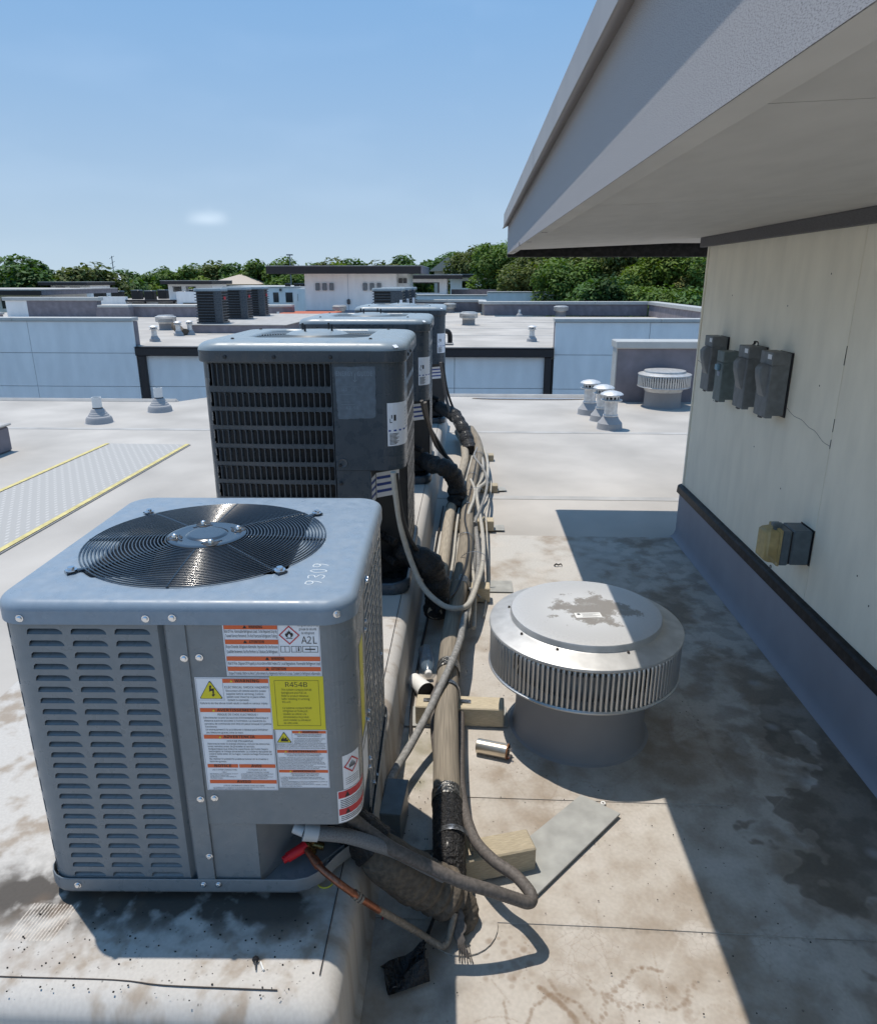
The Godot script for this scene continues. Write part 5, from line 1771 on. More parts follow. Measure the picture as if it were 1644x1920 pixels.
	cyl(st, P(-0.02, 0, 0), P(0.03, -0.008, 0.006), 0.009, 8)
	cyl(st, P(0, 0.0, 0), P(-0.018, -0.004, 0.014), 0.008, 8)
	obj("body", st, M.brass, vv)
	st = S()
	tube(st, [P(-0.012, -0.003, 0.008), P(-0.018, -0.005, 0.014), P(-0.050, -0.012, 0.036)], 0.0135, 12, true, false, 0.0115)
	tube(st, [P(-0.050, -0.012, 0.036), P(-0.058, -0.014, 0.042)], 0.0085, 10, true, false)
	obj("red_cap", st, M.red_cap, vv)
	st = S()
	tube(st, [P(-0.030, 0.024, -0.03), P(-0.012, 0.020, -0.015), P(-0.002, 0.012, 0)], 0.008, 8)
	obj("copper_stub", st, M.copper, vv)
	var v2 := Node3D.new()
	put(v2, "service_valve", u)
	v2.position = P(0.30, 0.165, 0.20)
	st = S()
	tube(st, [P(0, 0, 0), P(0.03, 0.0, 0.02)], 0.012, 10, true, false)
	obj("red_cap", st, M.red_cap, v2)
	new_unit_labels(u, map, xo)

func band(st: Dictionary, x0: float, y0: float, x1: float, y1: float) -> void:
	rect(st.o, x0, y0, x1, y1, 0.0004)

func new_unit_labels(u: Node3D, map: Callable, xo: float) -> void:
	var t := Transform3D(Basis.IDENTITY, P(0, 0, 0.3575 + 0.0006))
	# A: refrigerant warning
	var w := S(); var o := S(); var k := S(); var rd := S(); var g := S()
	rect(w, 0.1000, 0.5825, 0.2935, 0.7055, 0.0, t)
	for e in [[0.1025, 0.6885, 0.2092, 0.6990], [0.1025, 0.6553, 0.2092, 0.6658], [0.1025, 0.6178, 0.2915, 0.6280], [0.1025, 0.5945, 0.2915, 0.6045]]:
		rect(o, e[0], e[1], e[2], e[3], 0.0004, t)
	var hd := [["WARNING", 0.163, 0.6910, 0.027], ["ATTENTION", 0.163, 0.6578, 0.030], ["WARNING", 0.203, 0.6202, 0.027], ["ATTENTION", 0.203, 0.5968, 0.030]]
	for e in hd:
		text(k, e[0], e[1] - e[3] / 2 + 0.003, e[2], 0.0062, e[3], 0, true, t.translated_local(P(0, 0, 0.0008)))
		poly2(k, PackedVector2Array([Vector2(e[1] - e[3] / 2 - 0.009, e[2]), Vector2(e[1] - e[3] / 2 - 0.001, e[2]), Vector2(e[1] - e[3] / 2 - 0.005, e[2] + 0.0068)]), 0.0008, t)
	var t8 := t.translated_local(P(0, 0, 0.0004))
	for e in [["Risk Of Fire. Flammable Refrigerant Used. To Be Repaired Only By", 0.1035, 0.6805, 0.105], ["Trained Service Personnel. Do Not Puncture Refrigerant Tubing.", 0.1045, 0.6705, 0.104],
		["Risque D'incendie. Réfrigérant inflammable. Réparation Par Une Personne", 0.1040, 0.6462, 0.104], ["Qualifiée Seulement. Ne Pas Perforer La Tubulure De Réfrigérant.", 0.1045, 0.6352, 0.103],
		["Risk Of Fire. Dispose Of Property in Accordance With Federal Or Local Regulations. Flammable Refrigerant Used", 0.1045, 0.6085, 0.186], ["Risque D'incendie. Mettre Au Rebut Conformément Aux Règlements Fédéraux Ou locaux. Contient Un Réfrigérant inflammable.", 0.1045, 0.5858, 0.186]]:
		text(k, e[0], e[1], e[2], 0.0064, e[3], 0, false, t8)
	text(k, "Refrigerant Safety Group", 0.2705, 0.6955, 0.0052, 0.041, 1, false, t8)
	text(k, "groupe de sécurité", 0.2700, 0.6868, 0.0052, 0.035, 1, false, t8)
	text(k, "de réfrigérant", 0.2698, 0.6780, 0.0052, 0.026, 1, false, t8)
	text(k, "A2L", 0.2712, 0.6570, 0.0155, 0.031, 1, false, t8)
	diamond(rd, w, k, t, 0.2322, 0.6760, 0.0212)
	# little booklets
	for e in [[0.2135, 0.2310], [0.2350, 0.2545], [0.2575, 0.2880]]:
		for ln in [[e[0], 0.638, e[1], 0.638], [e[0], 0.651, e[1], 0.651], [e[0], 0.638, e[0], 0.651], [e[1], 0.638, e[1], 0.651], [(e[0] + e[1]) / 2, 0.638, (e[0] + e[1]) / 2, 0.651]]:
			line2(k, Vector2(ln[0], ln[1]), Vector2(ln[2], ln[3]), 0.0010, t8)
	line2(k, Vector2(0.2635, 0.6445), Vector2(0.2815, 0.6445), 0.0026, t8)
	text(k, "i", 0.2495, 0.6400, 0.009, 0.003, 1, true, t8)
	# B: shock hazard
	rect(w, 0.0325, 0.3030, 0.1850, 0.5795, -0.0001, t)
	for e in [[0.0890, 0.5668, 0.1825, 0.5762], [0.0365, 0.4975, 0.1825, 0.5070], [0.0378, 0.4328, 0.1825, 0.4425], [0.0385, 0.3608, 0.1035, 0.3695], [0.1060, 0.3608, 0.1830, 0.3695], [0.0395, 0.3205, 0.1830, 0.3295]]:
		rect(o, e[0], e[1], e[2], e[3], 0.0004, t)
	var yl := S()
	warn_triangle(yl, k, t, 0.0627, 0.5293, 0.0490, 0.0435)
	poly2(k, PackedVector2Array([Vector2(0.0612, 0.5605), Vector2(0.0660, 0.5610), Vector2(0.0640, 0.5530), Vector2(0.0705, 0.5545), Vector2(0.0690, 0.5400), Vector2(0.0720, 0.5410), Vector2(0.0672, 0.5345), Vector2(0.0640, 0.5395), Vector2(0.0665, 0.5400), Vector2(0.0668, 0.5490), Vector2(0.0600, 0.5465)]), 0.0012, t)
	var tb := t.translated_local(P(0, 0, 0.0008))
	for e in [["WARNING", 0.139, 0.5685, 0.050], ["AVERTISSEMENT", 0.112, 0.4994, 0.081], ["ADVERTENCIA", 0.112, 0.4347, 0.066], ["NOTICE", 0.071, 0.3622, 0.036], ["AVIS", 0.1425, 0.3622, 0.022], ["AVISO", 0.1125, 0.3222, 0.030]]:
		text(k, e[0], e[1], e[2], 0.0068, e[3], 1, true, tb)
		if e[2] > 0.4: poly2(yl, PackedVector2Array([Vector2(e[1] - e[3] / 2 - 0.010, e[2]), Vector2(e[1] - e[3] / 2 - 0.004, e[2]), Vector2(e[1] - e[3] / 2 - 0.007, e[2] + 0.0052)]), 0.0008, t)
	for e in [["ELECTRICAL SHOCK HAZARD!", 0.0925, 0.5540, 0.089, 0.0052], ["Disconnect all remote electric power", 0.0940, 0.5460, 0.083, 0.0046], ["supplies before servicing. Control", 0.0945, 0.5388, 0.076, 0.0046], ["panel cover must be in place when", 0.0950, 0.5317, 0.079, 0.0046], ["system is operated.", 0.0960, 0.5245, 0.044, 0.0046], ["Failure to do the above could result in death or serious injury.", 0.0385, 0.5165, 0.140, 0.0046],
		["RISQUE DE CHOC ELECTRIQUE !", 0.0720, 0.4895, 0.083, 0.0048], ["Déconnectez toutes les sources d'alimentation électrique à", 0.0420, 0.4818, 0.134, 0.0046], ["distance avant de procéder à l'entretien. Le couvercle du", 0.0425, 0.4745, 0.128, 0.0046], ["panneau de commande doit être en place lorsque le système", 0.0430, 0.4672, 0.139, 0.0046], ["fonctionne.", 0.0430, 0.4600, 0.025, 0.0046], ["Un manquement à la procédures ci-dessus peut entraîner", 0.0435, 0.4530, 0.130, 0.0046], ["des blessures graves,voire la mort", 0.0440, 0.4458, 0.077, 0.0046],
		["¡VOLTAJE PELIGROSA!", 0.0850, 0.4250, 0.055, 0.0046], ["Desconecte todo la energía eléctrica, incluso las desconex-", 0.0440, 0.4183, 0.132, 0.0044], ["iones remotas antes de proceder al servicio.", 0.0440, 0.4118, 0.099, 0.0044], ["Asegurarpque que todos los capacitores del motor hayan", 0.0440, 0.4055, 0.126, 0.0044], ["descargado el voltaje almacenado. La cubierta del panel de", 0.0445, 0.3993, 0.133, 0.0044], ["control debe estar en su lugar, cuando se haga funcionar el", 0.0445, 0.3930, 0.133, 0.0044], ["sistema.", 0.0445, 0.3868, 0.017, 0.0044], ["No realizar lo antedicho puede provocar en la muerte o", 0.0445, 0.3805, 0.124, 0.0044], ["lesiones graves.", 0.0445, 0.3742, 0.036, 0.0044],
		["USE COPPER CONDUCTORS", 0.0480, 0.3535, 0.052, 0.0032], ["ONLY", 0.0680, 0.3475, 0.010, 0.0032], ["UNIT TERMINALS ARE NOT DESIGNED TO ACCEPT", 0.0415, 0.3435, 0.060, 0.0026], ["OTHER TYPES OF CONDUCTORS.", 0.0415, 0.3398, 0.040, 0.0026], ["FAILURE TO DO THIS MAY CAUSE DAMAGE TO", 0.0415, 0.3362, 0.056, 0.0026], ["EQUIPMENT DAMAGE.", 0.0415, 0.3325, 0.027, 0.0026],
		["N'UTILISER QUE DES", 0.1250, 0.3535, 0.038, 0.0032], ["CONDUCTEURS EN CUIVRE", 0.1200, 0.3475, 0.048, 0.0032], ["LES BORNES DE L'UNITE NE SONT PAS CONCUES POUR", 0.1080, 0.3435, 0.069, 0.0026], ["D'AUTRES TYPES DE CONDUCTEURS.", 0.1080, 0.3398, 0.058, 0.0026], ["UN MANQUEMENT A LA PROCEDURE CI-DESSUS PEUT", 0.1080, 0.3362, 0.068, 0.0026], ["ENTRAINER DES DOMMAGES A L'EQUIPEMENT.", 0.1080, 0.3325, 0.056, 0.0026],
		["¡UTILICE ÚNICAMENTE CONDUCTORES DE COBRE!", 0.0680, 0.3130, 0.088, 0.0034], ["LAS TERMINALES DE LA UNIDAD NO ESTAN DISEÑADAS PARA ACEPTAR OTROS TIPOS DE CONDUCTORES", 0.0450, 0.3085, 0.133, 0.0026], ["UN DESCUIDO O UN DAÑO DEL EQUIPO PUEDE RESULTAR.", 0.0450, 0.3048, 0.085, 0.0026]]:
		text(k, e[0], e[1], e[2], e[4] * 0.92, e[3], 0, false, t8)
	for e in [[0.0350, 0.3045, 0.0350, 0.5775], [0.1832, 0.3045, 0.1832, 0.5775], [0.0350, 0.3045, 0.1832, 0.3045], [0.0350, 0.5775, 0.1832, 0.5775], [0.0365, 0.5262, 0.0900, 0.5262], [0.0890, 0.5262, 0.0890, 0.5668], [0.1025, 0.5838, 0.2915, 0.5838], [0.2098, 0.6290, 0.2098, 0.6990], [0.2918, 0.5838, 0.2918, 0.7030], [0.1025, 0.5838, 0.1025, 0.7030], [0.1025, 0.7030, 0.2918, 0.7030]]:
		line2(g, Vector2(e[0], e[1]), Vector2(e[2], e[3]), 0.0007, t8)
	# yellow refrigerant sticker
	var ys := S()
	rect(ys, 0.1852, 0.4562, 0.2950, 0.5830, 0.0002, t)
	for e in [[0.195, 0.466, 0.195, 0.573], [0.285, 0.466, 0.285, 0.573], [0.195, 0.466, 0.285, 0.466], [0.195, 0.573, 0.285, 0.573]]:
		line2(k, Vector2(e[0], e[1]), Vector2(e[2], e[3]), 0.0007, t8)
	text(k, "R454B", 0.2395, 0.5580, 0.0105, 0.045, 1, false, t8)
	for e in [["This system contains R454B", 0.5490, 0.062], ["Refrigerant and POE oil.", 0.5418, 0.052], ["Refer to product literature", 0.5346, 0.055], ["befor installing or servicing", 0.5274, 0.057], ["this unit.", 0.5202, 0.018], ["Ce système contient R454B", 0.5058, 0.060], ["réfrigérant et l'huile poE.", 0.4986, 0.052], ["Veuillez se referez à la", 0.4914, 0.048], ["documentation de produit", 0.4842, 0.053], ["avant installer ou entretenir", 0.4770, 0.057], ["de cette unité.", 0.4698, 0.030]]:
		text(k, e[0], 0.2080, e[1], 0.0046, e[2], 0, false, t8)
	# C: pressurised refrigerant
	rect(w, 0.1880, 0.3100, 0.2965, 0.4550, 0.0, t)
	for e in [[0.2240, 0.4470, 0.2945, 0.4532], [0.1892, 0.3988, 0.2945, 0.4058], [0.1898, 0.3490, 0.2945, 0.3560]]:
		rect(o, e[0], e[1], e[2], e[3], 0.0004, t)
	warn_triangle(yl, k, t, 0.2062, 0.4240, 0.0320, 0.0270)
	poly2(k, PackedVector2Array([Vector2(0.198, 0.4275), Vector2(0.2145, 0.4275), Vector2(0.2150, 0.4330), Vector2(0.2110, 0.4320), Vector2(0.2120, 0.4370), Vector2(0.2085, 0.4365), Vector2(0.2065, 0.4330), Vector2(0.2045, 0.4400), Vector2(0.2025, 0.4340), Vector2(0.1995, 0.4355), Vector2(0.2000, 0.4310)]), 0.0012, t)
	for e in [["WARNING", 0.262, 0.4480, 0.034], ["AVERTISSEMENT", 0.2435, 0.4002, 0.061], ["ADVERTENCIA", 0.2440, 0.3503, 0.048]]:
		text(k, e[0], e[1], e[2], 0.0052, e[3], 1, true, tb)
		poly2(yl, PackedVector2Array([Vector2(e[1] - e[3] / 2 - 0.008, e[2]), Vector2(e[1] - e[3] / 2 - 0.003, e[2]), Vector2(e[1] - e[3] / 2 - 0.0055, e[2] + 0.0044)]), 0.0008, t)
	for e in [["PRESSURIZED REFRIGERANT -", 0.2290, 0.4425, 0.060, 0.0036], ["IMPROPER REFRIGERANT!", 0.2340, 0.4380, 0.050, 0.0036], ["SYSTEM CONTAINS OIL AND REFRIGERANT UNDER", 0.2270, 0.4325, 0.065, 0.0028], ["HIGH PRESSURE. RECOVER REFRIGERANT TO", 0.2270, 0.4287, 0.059, 0.0028], ["RELIEVE PRESSURE BEFORE SERVICING OR", 0.2270, 0.4249, 0.056, 0.0028], ["REPAIRING THIS UNIT. DO NOT USE NON APPROVED", 0.2270, 0.4211, 0.066, 0.0028], ["REFRIGERANTS OR REFRIGERANT SUBSTITUTES OR REFRIGERANT ADDITIVES.", 0.1895, 0.4172, 0.102, 0.0028], ["SEE OUTDOOR UNIT NAMEPLATE FOR REFRIGERANT TYPE. FAILURE TO FOLLOW", 0.1895, 0.4134, 0.103, 0.0028], ["THE ABOVE COULD RESULT IN DEATH, SERIOUS INJURY OR EQUIPMENT DAMAGE.", 0.1900, 0.4092, 0.103, 0.0028],
		["FLUIDE FRIGORIGÈNE SOUS PRESSION-", 0.2050, 0.3945, 0.078, 0.0034], ["FLUIDE FRIGORIGÈNE INAPPROPRIÉ!", 0.2100, 0.3900, 0.068, 0.0034], ["LE SYSTÈME CONTIENT DE L'HUILE ET LE FLUIDE FRIGORIGÈNE SOUS", 0.1910, 0.3850, 0.096, 0.0028], ["HAUTE PRESSION. RÉCUPÉRER LE FLUIDE FRIGORIGÈNE AVANT DE", 0.1910, 0.3812, 0.093, 0.0028], ["CONTRÔLER LA PRESSION AVANT DÉPOSE OU RÉPARATION DE L'APPAREIL", 0.1910, 0.3774, 0.091, 0.0028], ["NE PAS UTILISER DE FLUIDE FRIGORIGÈNE NON APPROUVÉ OU DE", 0.1910, 0.3736, 0.097, 0.0028], ["FRIGORIGÈNES DE SUBSTITUTION OU D'ADDITIFS DE FLUIDE FRIGORIGÈNE", 0.1915, 0.3698, 0.098, 0.0028], ["CONSULTER LA PLAQUE SIGNALÉTIQUE POUR LE TYPE DE FLUIDE", 0.1915, 0.3660, 0.072, 0.0028], ["UN MANQUEMENT À LA PROCÉDURE CI-DESSUS PEUT ENTRAÎNER", 0.1915, 0.3622, 0.100, 0.0028], ["DES BLESSURES GRAVES OU LA MORT.", 0.1915, 0.3585, 0.086, 0.0028],
		["¡REFRIGERANTE PRESURIZADA!", 0.2150, 0.3445, 0.060, 0.0034], ["¡REFRIGERANTE INCORRECTO!", 0.2170, 0.3400, 0.056, 0.0034], ["EL SISTEMA CONTIENE ACEITE Y REFRIGERANTE BAJO ALTA PRESIÓN.", 0.1925, 0.3355, 0.088, 0.0028], ["RECUPERE EL REFRIGERANTE PARA ALIVIAR LA PRESIÓN ANTES DE ABRIR", 0.1925, 0.3318, 0.094, 0.0028], ["EL SISTEMA.", 0.1925, 0.3282, 0.016, 0.0028], ["NO UTILICE REFRIGERANTES O SUSTITUTOS DE REFRIGERANTE O ADITIVOS DE", 0.1925, 0.3245, 0.100, 0.0028], ["REFRIGERANTE NO APROBADOS. CONSULTE LA PLACA", 0.1925, 0.3208, 0.070, 0.0028], ["UN DESCUIDO EN LO ANTEDICHO PUEDE RESULTAR EN LA MUERTE, LESIONES", 0.1930, 0.3170, 0.098, 0.0028], ["GRAVES O DAÑO DEL EQUIPO.", 0.1930, 0.3130, 0.044, 0.0028]]:
		text(k, e[0], e[1], e[2], e[4] * 0.92, e[3], 0, false, t8)
	for e in [[0.1895, 0.3115, 0.1895, 0.4535], [0.2950, 0.3115, 0.2950, 0.4535], [0.1895, 0.3115, 0.2950, 0.3115], [0.1895, 0.4215, 0.2235, 0.4215], [0.2235, 0.4215, 0.2235, 0.4535]]:
		line2(g, Vector2(e[0], e[1]), Vector2(e[2], e[3]), 0.0007, t8)
	var lb := obj("warning_labels", w, M.label_white, u)
	obj("orange_bands", o, M.label_orange, lb).set_meta("kind", "stuff")
	obj("yellow_sticker", ys, M.label_yellow, lb)
	obj("hazard_triangles", yl, M.label_yellow, lb).set_meta("kind", "stuff")
	obj("red_diamond", rd, M.label_red, lb)
	obj("lettering", k, M.label_black, lb).set_meta("kind", "stuff")
	obj("ruled_lines", g, M.label_grey, lb).set_meta("kind", "stuff")
	# stickers on the rounded corner
	var f: float = 0.715 - 0.12
	var w2 := S(); var r2 := S(); var k2 := S(); var y2 := S()
	strip(w2, map, f + 0.028, 0.30, f + 0.075, 0.385, 4, 0.0006)
	strip(w2, map, f + 0.014, 0.215, f + 0.105, 0.2985, 6, 0.0006)
	strip(r2, map, f + 0.016, 0.279, f + 0.103, 0.2965, 6, 0.0009)
	strip(r2, map, f + 0.016, 0.235, f + 0.103, 0.2515, 6, 0.0009)
	for i in 5: strip(k2, map, f + 0.020, 0.2725 - i * 0.0046, f + 0.098, 0.2742 - i * 0.0046, 6, 0.0009)
	for i in 3: strip(k2, map, f + 0.020, 0.2295 - i * 0.0046, f + 0.098, 0.2312 - i * 0.0046, 6, 0.0009)
	for yy in [0.2805, 0.2365]:
		quad(k2, map.call(f + 0.030, yy, 0.0012), map.call(f + 0.042, yy, 0.0012), map.call(f + 0.0361, yy + 0.0125, 0.0012), map.call(f + 0.0359, yy + 0.0125, 0.0012))
	var dc := Vector2(f + 0.051, 0.357)
	for s in 4:
		var a := Vector2(cos(s * PI / 2), sin(s * PI / 2)) * 0.021
		var b := Vector2(cos((s + 1) * PI / 2), sin((s + 1) * PI / 2)) * 0.021
		for h in 5:
			var a1 := a.lerp(b, h / 5.0)
			var b1 := a.lerp(b, (h + 1) / 5.0)
			quad(r2, map.call(dc.x + a1.x, dc.y + a1.y, 0.0013), map.call(dc.x + b1.x, dc.y + b1.y, 0.0013), map.call(dc.x + b1.x * 0.8, dc.y + b1.y * 0.8, 0.0013), map.call(dc.x + a1.x * 0.8, dc.y + a1.y * 0.8, 0.0013))
	for s in 5:
		var x := dc.x - 0.008 + s * 0.0035
		quad(k2, map.call(x, dc.y - 0.006, 0.0012), map.call(x + 0.003, dc.y - 0.006, 0.0012), map.call(x + 0.0022, dc.y + [0.003, 0.007, 0.010, 0.006, 0.002][s], 0.0012), map.call(x + 0.001, dc.y + [0.003, 0.007, 0.010, 0.006, 0.002][s], 0.0012))
	for i in 4: strip(k2, map, f + 0.034, 0.326 - i * 0.005, f + 0.070, 0.327 - i * 0.005, 3, 0.0009)
	var q: float = 0.06 * PI / 2
	strip(y2, map, f + q + 0.035, 0.37, f + q + 0.095, 0.60, 1, 0.0006)
	strip(w2, map, f + q + 0.030, 0.12 + 0.11, f + q + 0.12, 0.355, 1, 0.0006)
	strip(k2, map, f + q + 0.040, 0.33, f + q + 0.11, 0.338, 1, 0.0009)
	var cl := obj("corner_stickers", w2, M.label_white, u)
	obj("yellow_sticker", y2, M.label_yellow, cl)
	obj("red_bands", r2, M.label_red, cl)
	obj("lettering", k2, M.label_black, cl)

func line2(st: SurfaceTool, a: Vector2, b: Vector2, w: float, t: Transform3D) -> void:
	var d := (b - a).normalized() * w / 2
	var n := Vector2(-d.y, d.x)
	poly2(st, PackedVector2Array([a - d - n, b + d - n, b + d + n, a - d + n]), 0.0, t)

func diamond(rd: SurfaceTool, w: SurfaceTool, k: SurfaceTool, t: Transform3D, x: float, y: float, r: float) -> void:
	for s in 4:
		var a := Vector2(cos(s * PI / 2), sin(s * PI / 2)) * r
		var b := Vector2(cos((s + 1) * PI / 2), sin((s + 1) * PI / 2)) * r
		var c := Vector2(x, y)
		poly2(rd, PackedVector2Array([c + a, c + b, c + b * 0.84, c + a * 0.84]), 0.0006, t)
	poly2(k, PackedVector2Array([Vector2(x - 0.0065, y - 0.0080), Vector2(x + 0.0065, y - 0.0080), Vector2(x + 0.0065, y - 0.0068), Vector2(x - 0.0065, y - 0.0068)]), 0.0006, t)
	var fl := [[-0.004, -0.0052], [0.0, -0.0058], [0.004, -0.0052], [0.0075, -0.0015], [0.0082, 0.0032], [0.0060, 0.0015], [0.0058, 0.0062], [0.0035, 0.0040], [0.0028, 0.0090], [0.0010, 0.0068], [0.0002, 0.0118], [-0.0018, 0.0070], [-0.0035, 0.0085], [-0.0040, 0.0035], [-0.0062, 0.0055], [-0.0064, 0.0010], [-0.0084, 0.0025], [-0.0075, -0.0020]]
	var pl := PackedVector2Array()
	for e in fl: pl.append(Vector2(x + e[0], y + e[1]))
	poly2(k, pl, 0.0006, t)
	poly2(w, PackedVector2Array([Vector2(x - 0.0025, y - 0.0048), Vector2(x + 0.0025, y - 0.0048), Vector2(x + 0.0030, y - 0.0010), Vector2(x + 0.0004, y + 0.0035), Vector2(x - 0.0030, y - 0.0012)]), 0.0008, t)

func warn_triangle(yl: SurfaceTool, k: SurfaceTool, t: Transform3D, x: float, y: float, w: float, h: float) -> void:
	var a := PackedVector2Array()
	var b := PackedVector2Array()
	for m in 2:
		var s := 0.0 if m == 0 else 0.0012
		var c := [Vector2(x - w / 2 + s * 1.6, y + s), Vector2(x + w / 2 - s * 1.6, y + s), Vector2(x, y + h - s * 2.0)]
		for i in 3:
			var p: Vector2 = c[i]
			var d0: Vector2 = (c[(i + 2) % 3] - p).normalized() * w * 0.07
			var d1: Vector2 = (c[(i + 1) % 3] - p).normalized() * w * 0.07
			for q in [p + d0, p + d0 * 0.3 + d1 * 0.3, p + d1]:
				if m == 0: a.append(q)
				else: b.append(q)
	poly2(k, a, 0.0004, t)
	poly2(yl, b, 0.0008, t)

# ring of a square box whose front right quarter is cut back for the valves
func notched(w: float, r: float, y: float, cx: float, cz: float) -> Array:
	var o := []
	for p in rrect(w, w, r, y):
		if p.x > 0.05 and p.z > 0.05: continue
		o.append(p)
	o.append_array([P(cx, y, w / 2), P(cx + 0.02, y, cz + 0.10), P(cx + 0.09, y, cz + 0.03), P(w / 2, y, cz)])
	return o

func pan_ring(w: float, y: float, r: float) -> Array:
	var o := rrect(w, w, r, y, 6)
	# the front right corner is cut away
	var n := []
	var h := w / 2
	for p in o:
		if p.x > 0.15 and p.z > 0.15: continue
		n.append(p)
	# o starts at the right rear and runs anticlockwise, so the cut corner closes the ring
	var cut := [P(0.205, y, h), P(0.235, y, h - 0.008), P(0.265, y, h - 0.032), P(0.290, y, h - 0.075), P(h, y, 0.205)]
	n.append_array(cut)
	return n

# ------------------------------------------------------------------ the three older dark units
func make_dark_units() -> void:
	var W := 0.84
	var r := 0.085
	var u := thing("condenser", "tall dark slate condenser with faded rectangle sticker, right behind the new grey unit", "condenser", P(-0.695, 0.25, -3.355), deg_to_rad(1.0), "old dark condensers on the curb")
	var map := skin_map(W, W, r)
	var f := W - 2 * r
	var q := r * PI / 2
	var y0 := 0.05
	var y1 := 1.065
	var xo := W / 2 - r
	var st := S()
	loft(st, [rrect(W + 0.02, W + 0.02, r, 0.0), rrect(W + 0.03, W + 0.03, r, 0.012), rrect(W + 0.03, W + 0.03, r, 0.05), rrect(W, W, r, 0.055)], true, true)
	obj("base_pan", st, M.old_paint, u)
	st = S()
	loft(st, [notched(W - 0.034, 0.078, 0.055, 0.15, 0.10), notched(W - 0.034, 0.078, y1 - 0.03, 0.15, 0.10)], true, false, true)
	obj("coil", st, M.coil, u)
	# slotted skins: flat bars between the bands of slots, upright ribs across each band
	var bands := [[0.932, 1.024]]
	for i in 11: bands.append([0.846 - i * 0.0785, 0.906 - i * 0.0785])
	var ul := -q - 0.5
	st = S()
	slotted(st, u, map, -q - 0.50, -q - 0.01, y0, y1, bands, 0.0262)
	slotted(st, u, map, -q - 0.01, -0.055, y0, y1, [], 0.03)
	slotted(st, u, map, -0.055, 0.462, y0, y1, bands, 0.0246)
	obj("slotted_skin", st, M.old_paint, u)
	st = S()
	slotted(st, u, map, f + q + 0.13, f + q + f - 0.02, y0, y1, bands, 0.0262)
	strip(st, map, f + q + f - 0.02, y0, f + q + f, y1, 1)
	obj("slotted_skin", st, M.old_paint, u)
	st = S()
	quad(st, P(W / 2 - r, y0, -W / 2), P(-W / 2 + r, y0, -W / 2), P(-W / 2 + r, y1, -W / 2), P(W / 2 - r, y1, -W / 2))
	obj("back_panel", st, M.old_paint, u)
	# control box, lower strip, dark recess
	var cb := 0.578
	st = S()
	strip(st, map, 0.466, cb, f, y1, 1, 0.003)
	strip(st, map, f, cb, f + q, y1, 10, 0.003)
	strip(st, map, f + q, cb, f + q + 0.125, y1, 1, 0.003)
	quad(st, map.call(0.466, cb, 0.003), map.call(0.466, y1, 0.003), map.call(0.466, y1, -0.01), map.call(0.466, cb, -0.01))
	quad(st, map.call(f + q + 0.125, cb, -0.02), map.call(f + q + 0.125, y1, -0.02), map.call(f + q + 0.125, y1, 0.003), map.call(f + q + 0.125, cb, 0.003))
	obj("control_box", st, M.old_paint, u)
	st = S()
	var under := [map.call(0.466, cb + 0.001, 0.0)]
	for i in 9: under.append(map.call(lerpf(f, f + q, i / 8.0), cb + 0.001, 0.0))
	under.append(map.call(f + q + 0.125, cb + 0.001, 0.0))
	under.append(P(0.05, cb + 0.001, 0.10))
	cap(st, under, false)
	obj("box_bottom", st, M.old_paint, u)
	st = S()
	strip(st, map, 0.466, y0, 0.612, cb - 0.002, 1, -0.002)
	quad(st, map.call(0.612, y0, -0.002), map.call(0.612, y0, -0.03), map.call(0.612, cb, -0.03), map.call(0.612, cb, -0.002))
	obj("lower_strip", st, M.old_paint, u)
	st = S()
	var a0: Vector3 = map.call(0.606, 0, -0.006)
	var a1 := P(0.285, 0, 0.30)
	var a2: Vector3 = map.call(f + q + 0.13, 0, -0.004)
	for e in [[a0, a1], [a1, a2]]:
		quad(st, e[0] + P(0, y0, 0), e[1] + P(0, y0, 0), e[1] + P(0, cb, 0), e[0] + P(0, cb, 0))
	obj("valve_recess", st, M.inner_black, u)
	for yy in [0.14, 0.24]:
		st = S()
		cyl(st, P(0.30, yy, 0.29), P(0.37, yy - 0.02, 0.34), 0.02, 10)
		obj("service_valve", st, M.black_tape, u)
	# lid with recessed fan guard
	var H := 1.065
	st = S()
	var lw := W + 0.03
	loft(st, [rrect(lw - 0.01, lw - 0.01, r, H - 0.035, 12), rrect(lw, lw, r + 0.01, H - 0.03, 12), rrect(lw, lw, r + 0.01, H + 0.012, 12)])
	obj("lid_skirt", st, M.old_paint, u)
	var rd := []
	for i in 7:
		var a := PI / 2 * i / 6
		var k := 0.045 * (1.0 - cos(a))
		rd.append(rrect(lw - 2 * k, lw - 2 * k, r + 0.01 - k * 0.3, H + 0.012 + 0.035 * sin(a), 12))
	var outer := rrect(lw - 0.13, lw - 0.13, r, H + 0.0485, 12)
	rd.append(outer)
	var Z0 := Vector3.ZERO
	rd.append(ring_like(outer, Z0, 0.345, H + 0.052))
	rd.append(ring_like(outer, Z0, 0.328, H + 0.052))
	rd.append(ring_like(outer, Z0, 0.318, H + 0.040))
	rd.append(ring_like(outer, Z0, 0.318, H - 0.06))
	st = S()
	loft(st, rd)
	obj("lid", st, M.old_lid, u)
	st = S()
	lathe(st, [Vector2(0.001, H - 0.25), Vector2(0.317, H - 0.25), Vector2(0.317, H - 0.05)], 30)
	obj("fan_well", st, M.inner_black, u)
	for i in 19:
		var rr := lerpf(0.10, 0.312, i / 18.0)
		st = S()
		torus(st, P(0, H + 0.040 + 0.012 * (1 - pow(rr / 0.32, 2)), 0), rr, 0.0028, 48, 5)
		obj("guard_ring", st, M.old_plastic, u)
	for k in 10:
		var a := TAU * k / 10
		st = S()
		cyl(st, P(cos(a) * 0.09, H + 0.050, sin(a) * 0.09), P(cos(a) * 0.318, H + 0.042, sin(a) * 0.318), 0.0035, 5)
		obj("guard_spoke", st, M.old_plastic, u)
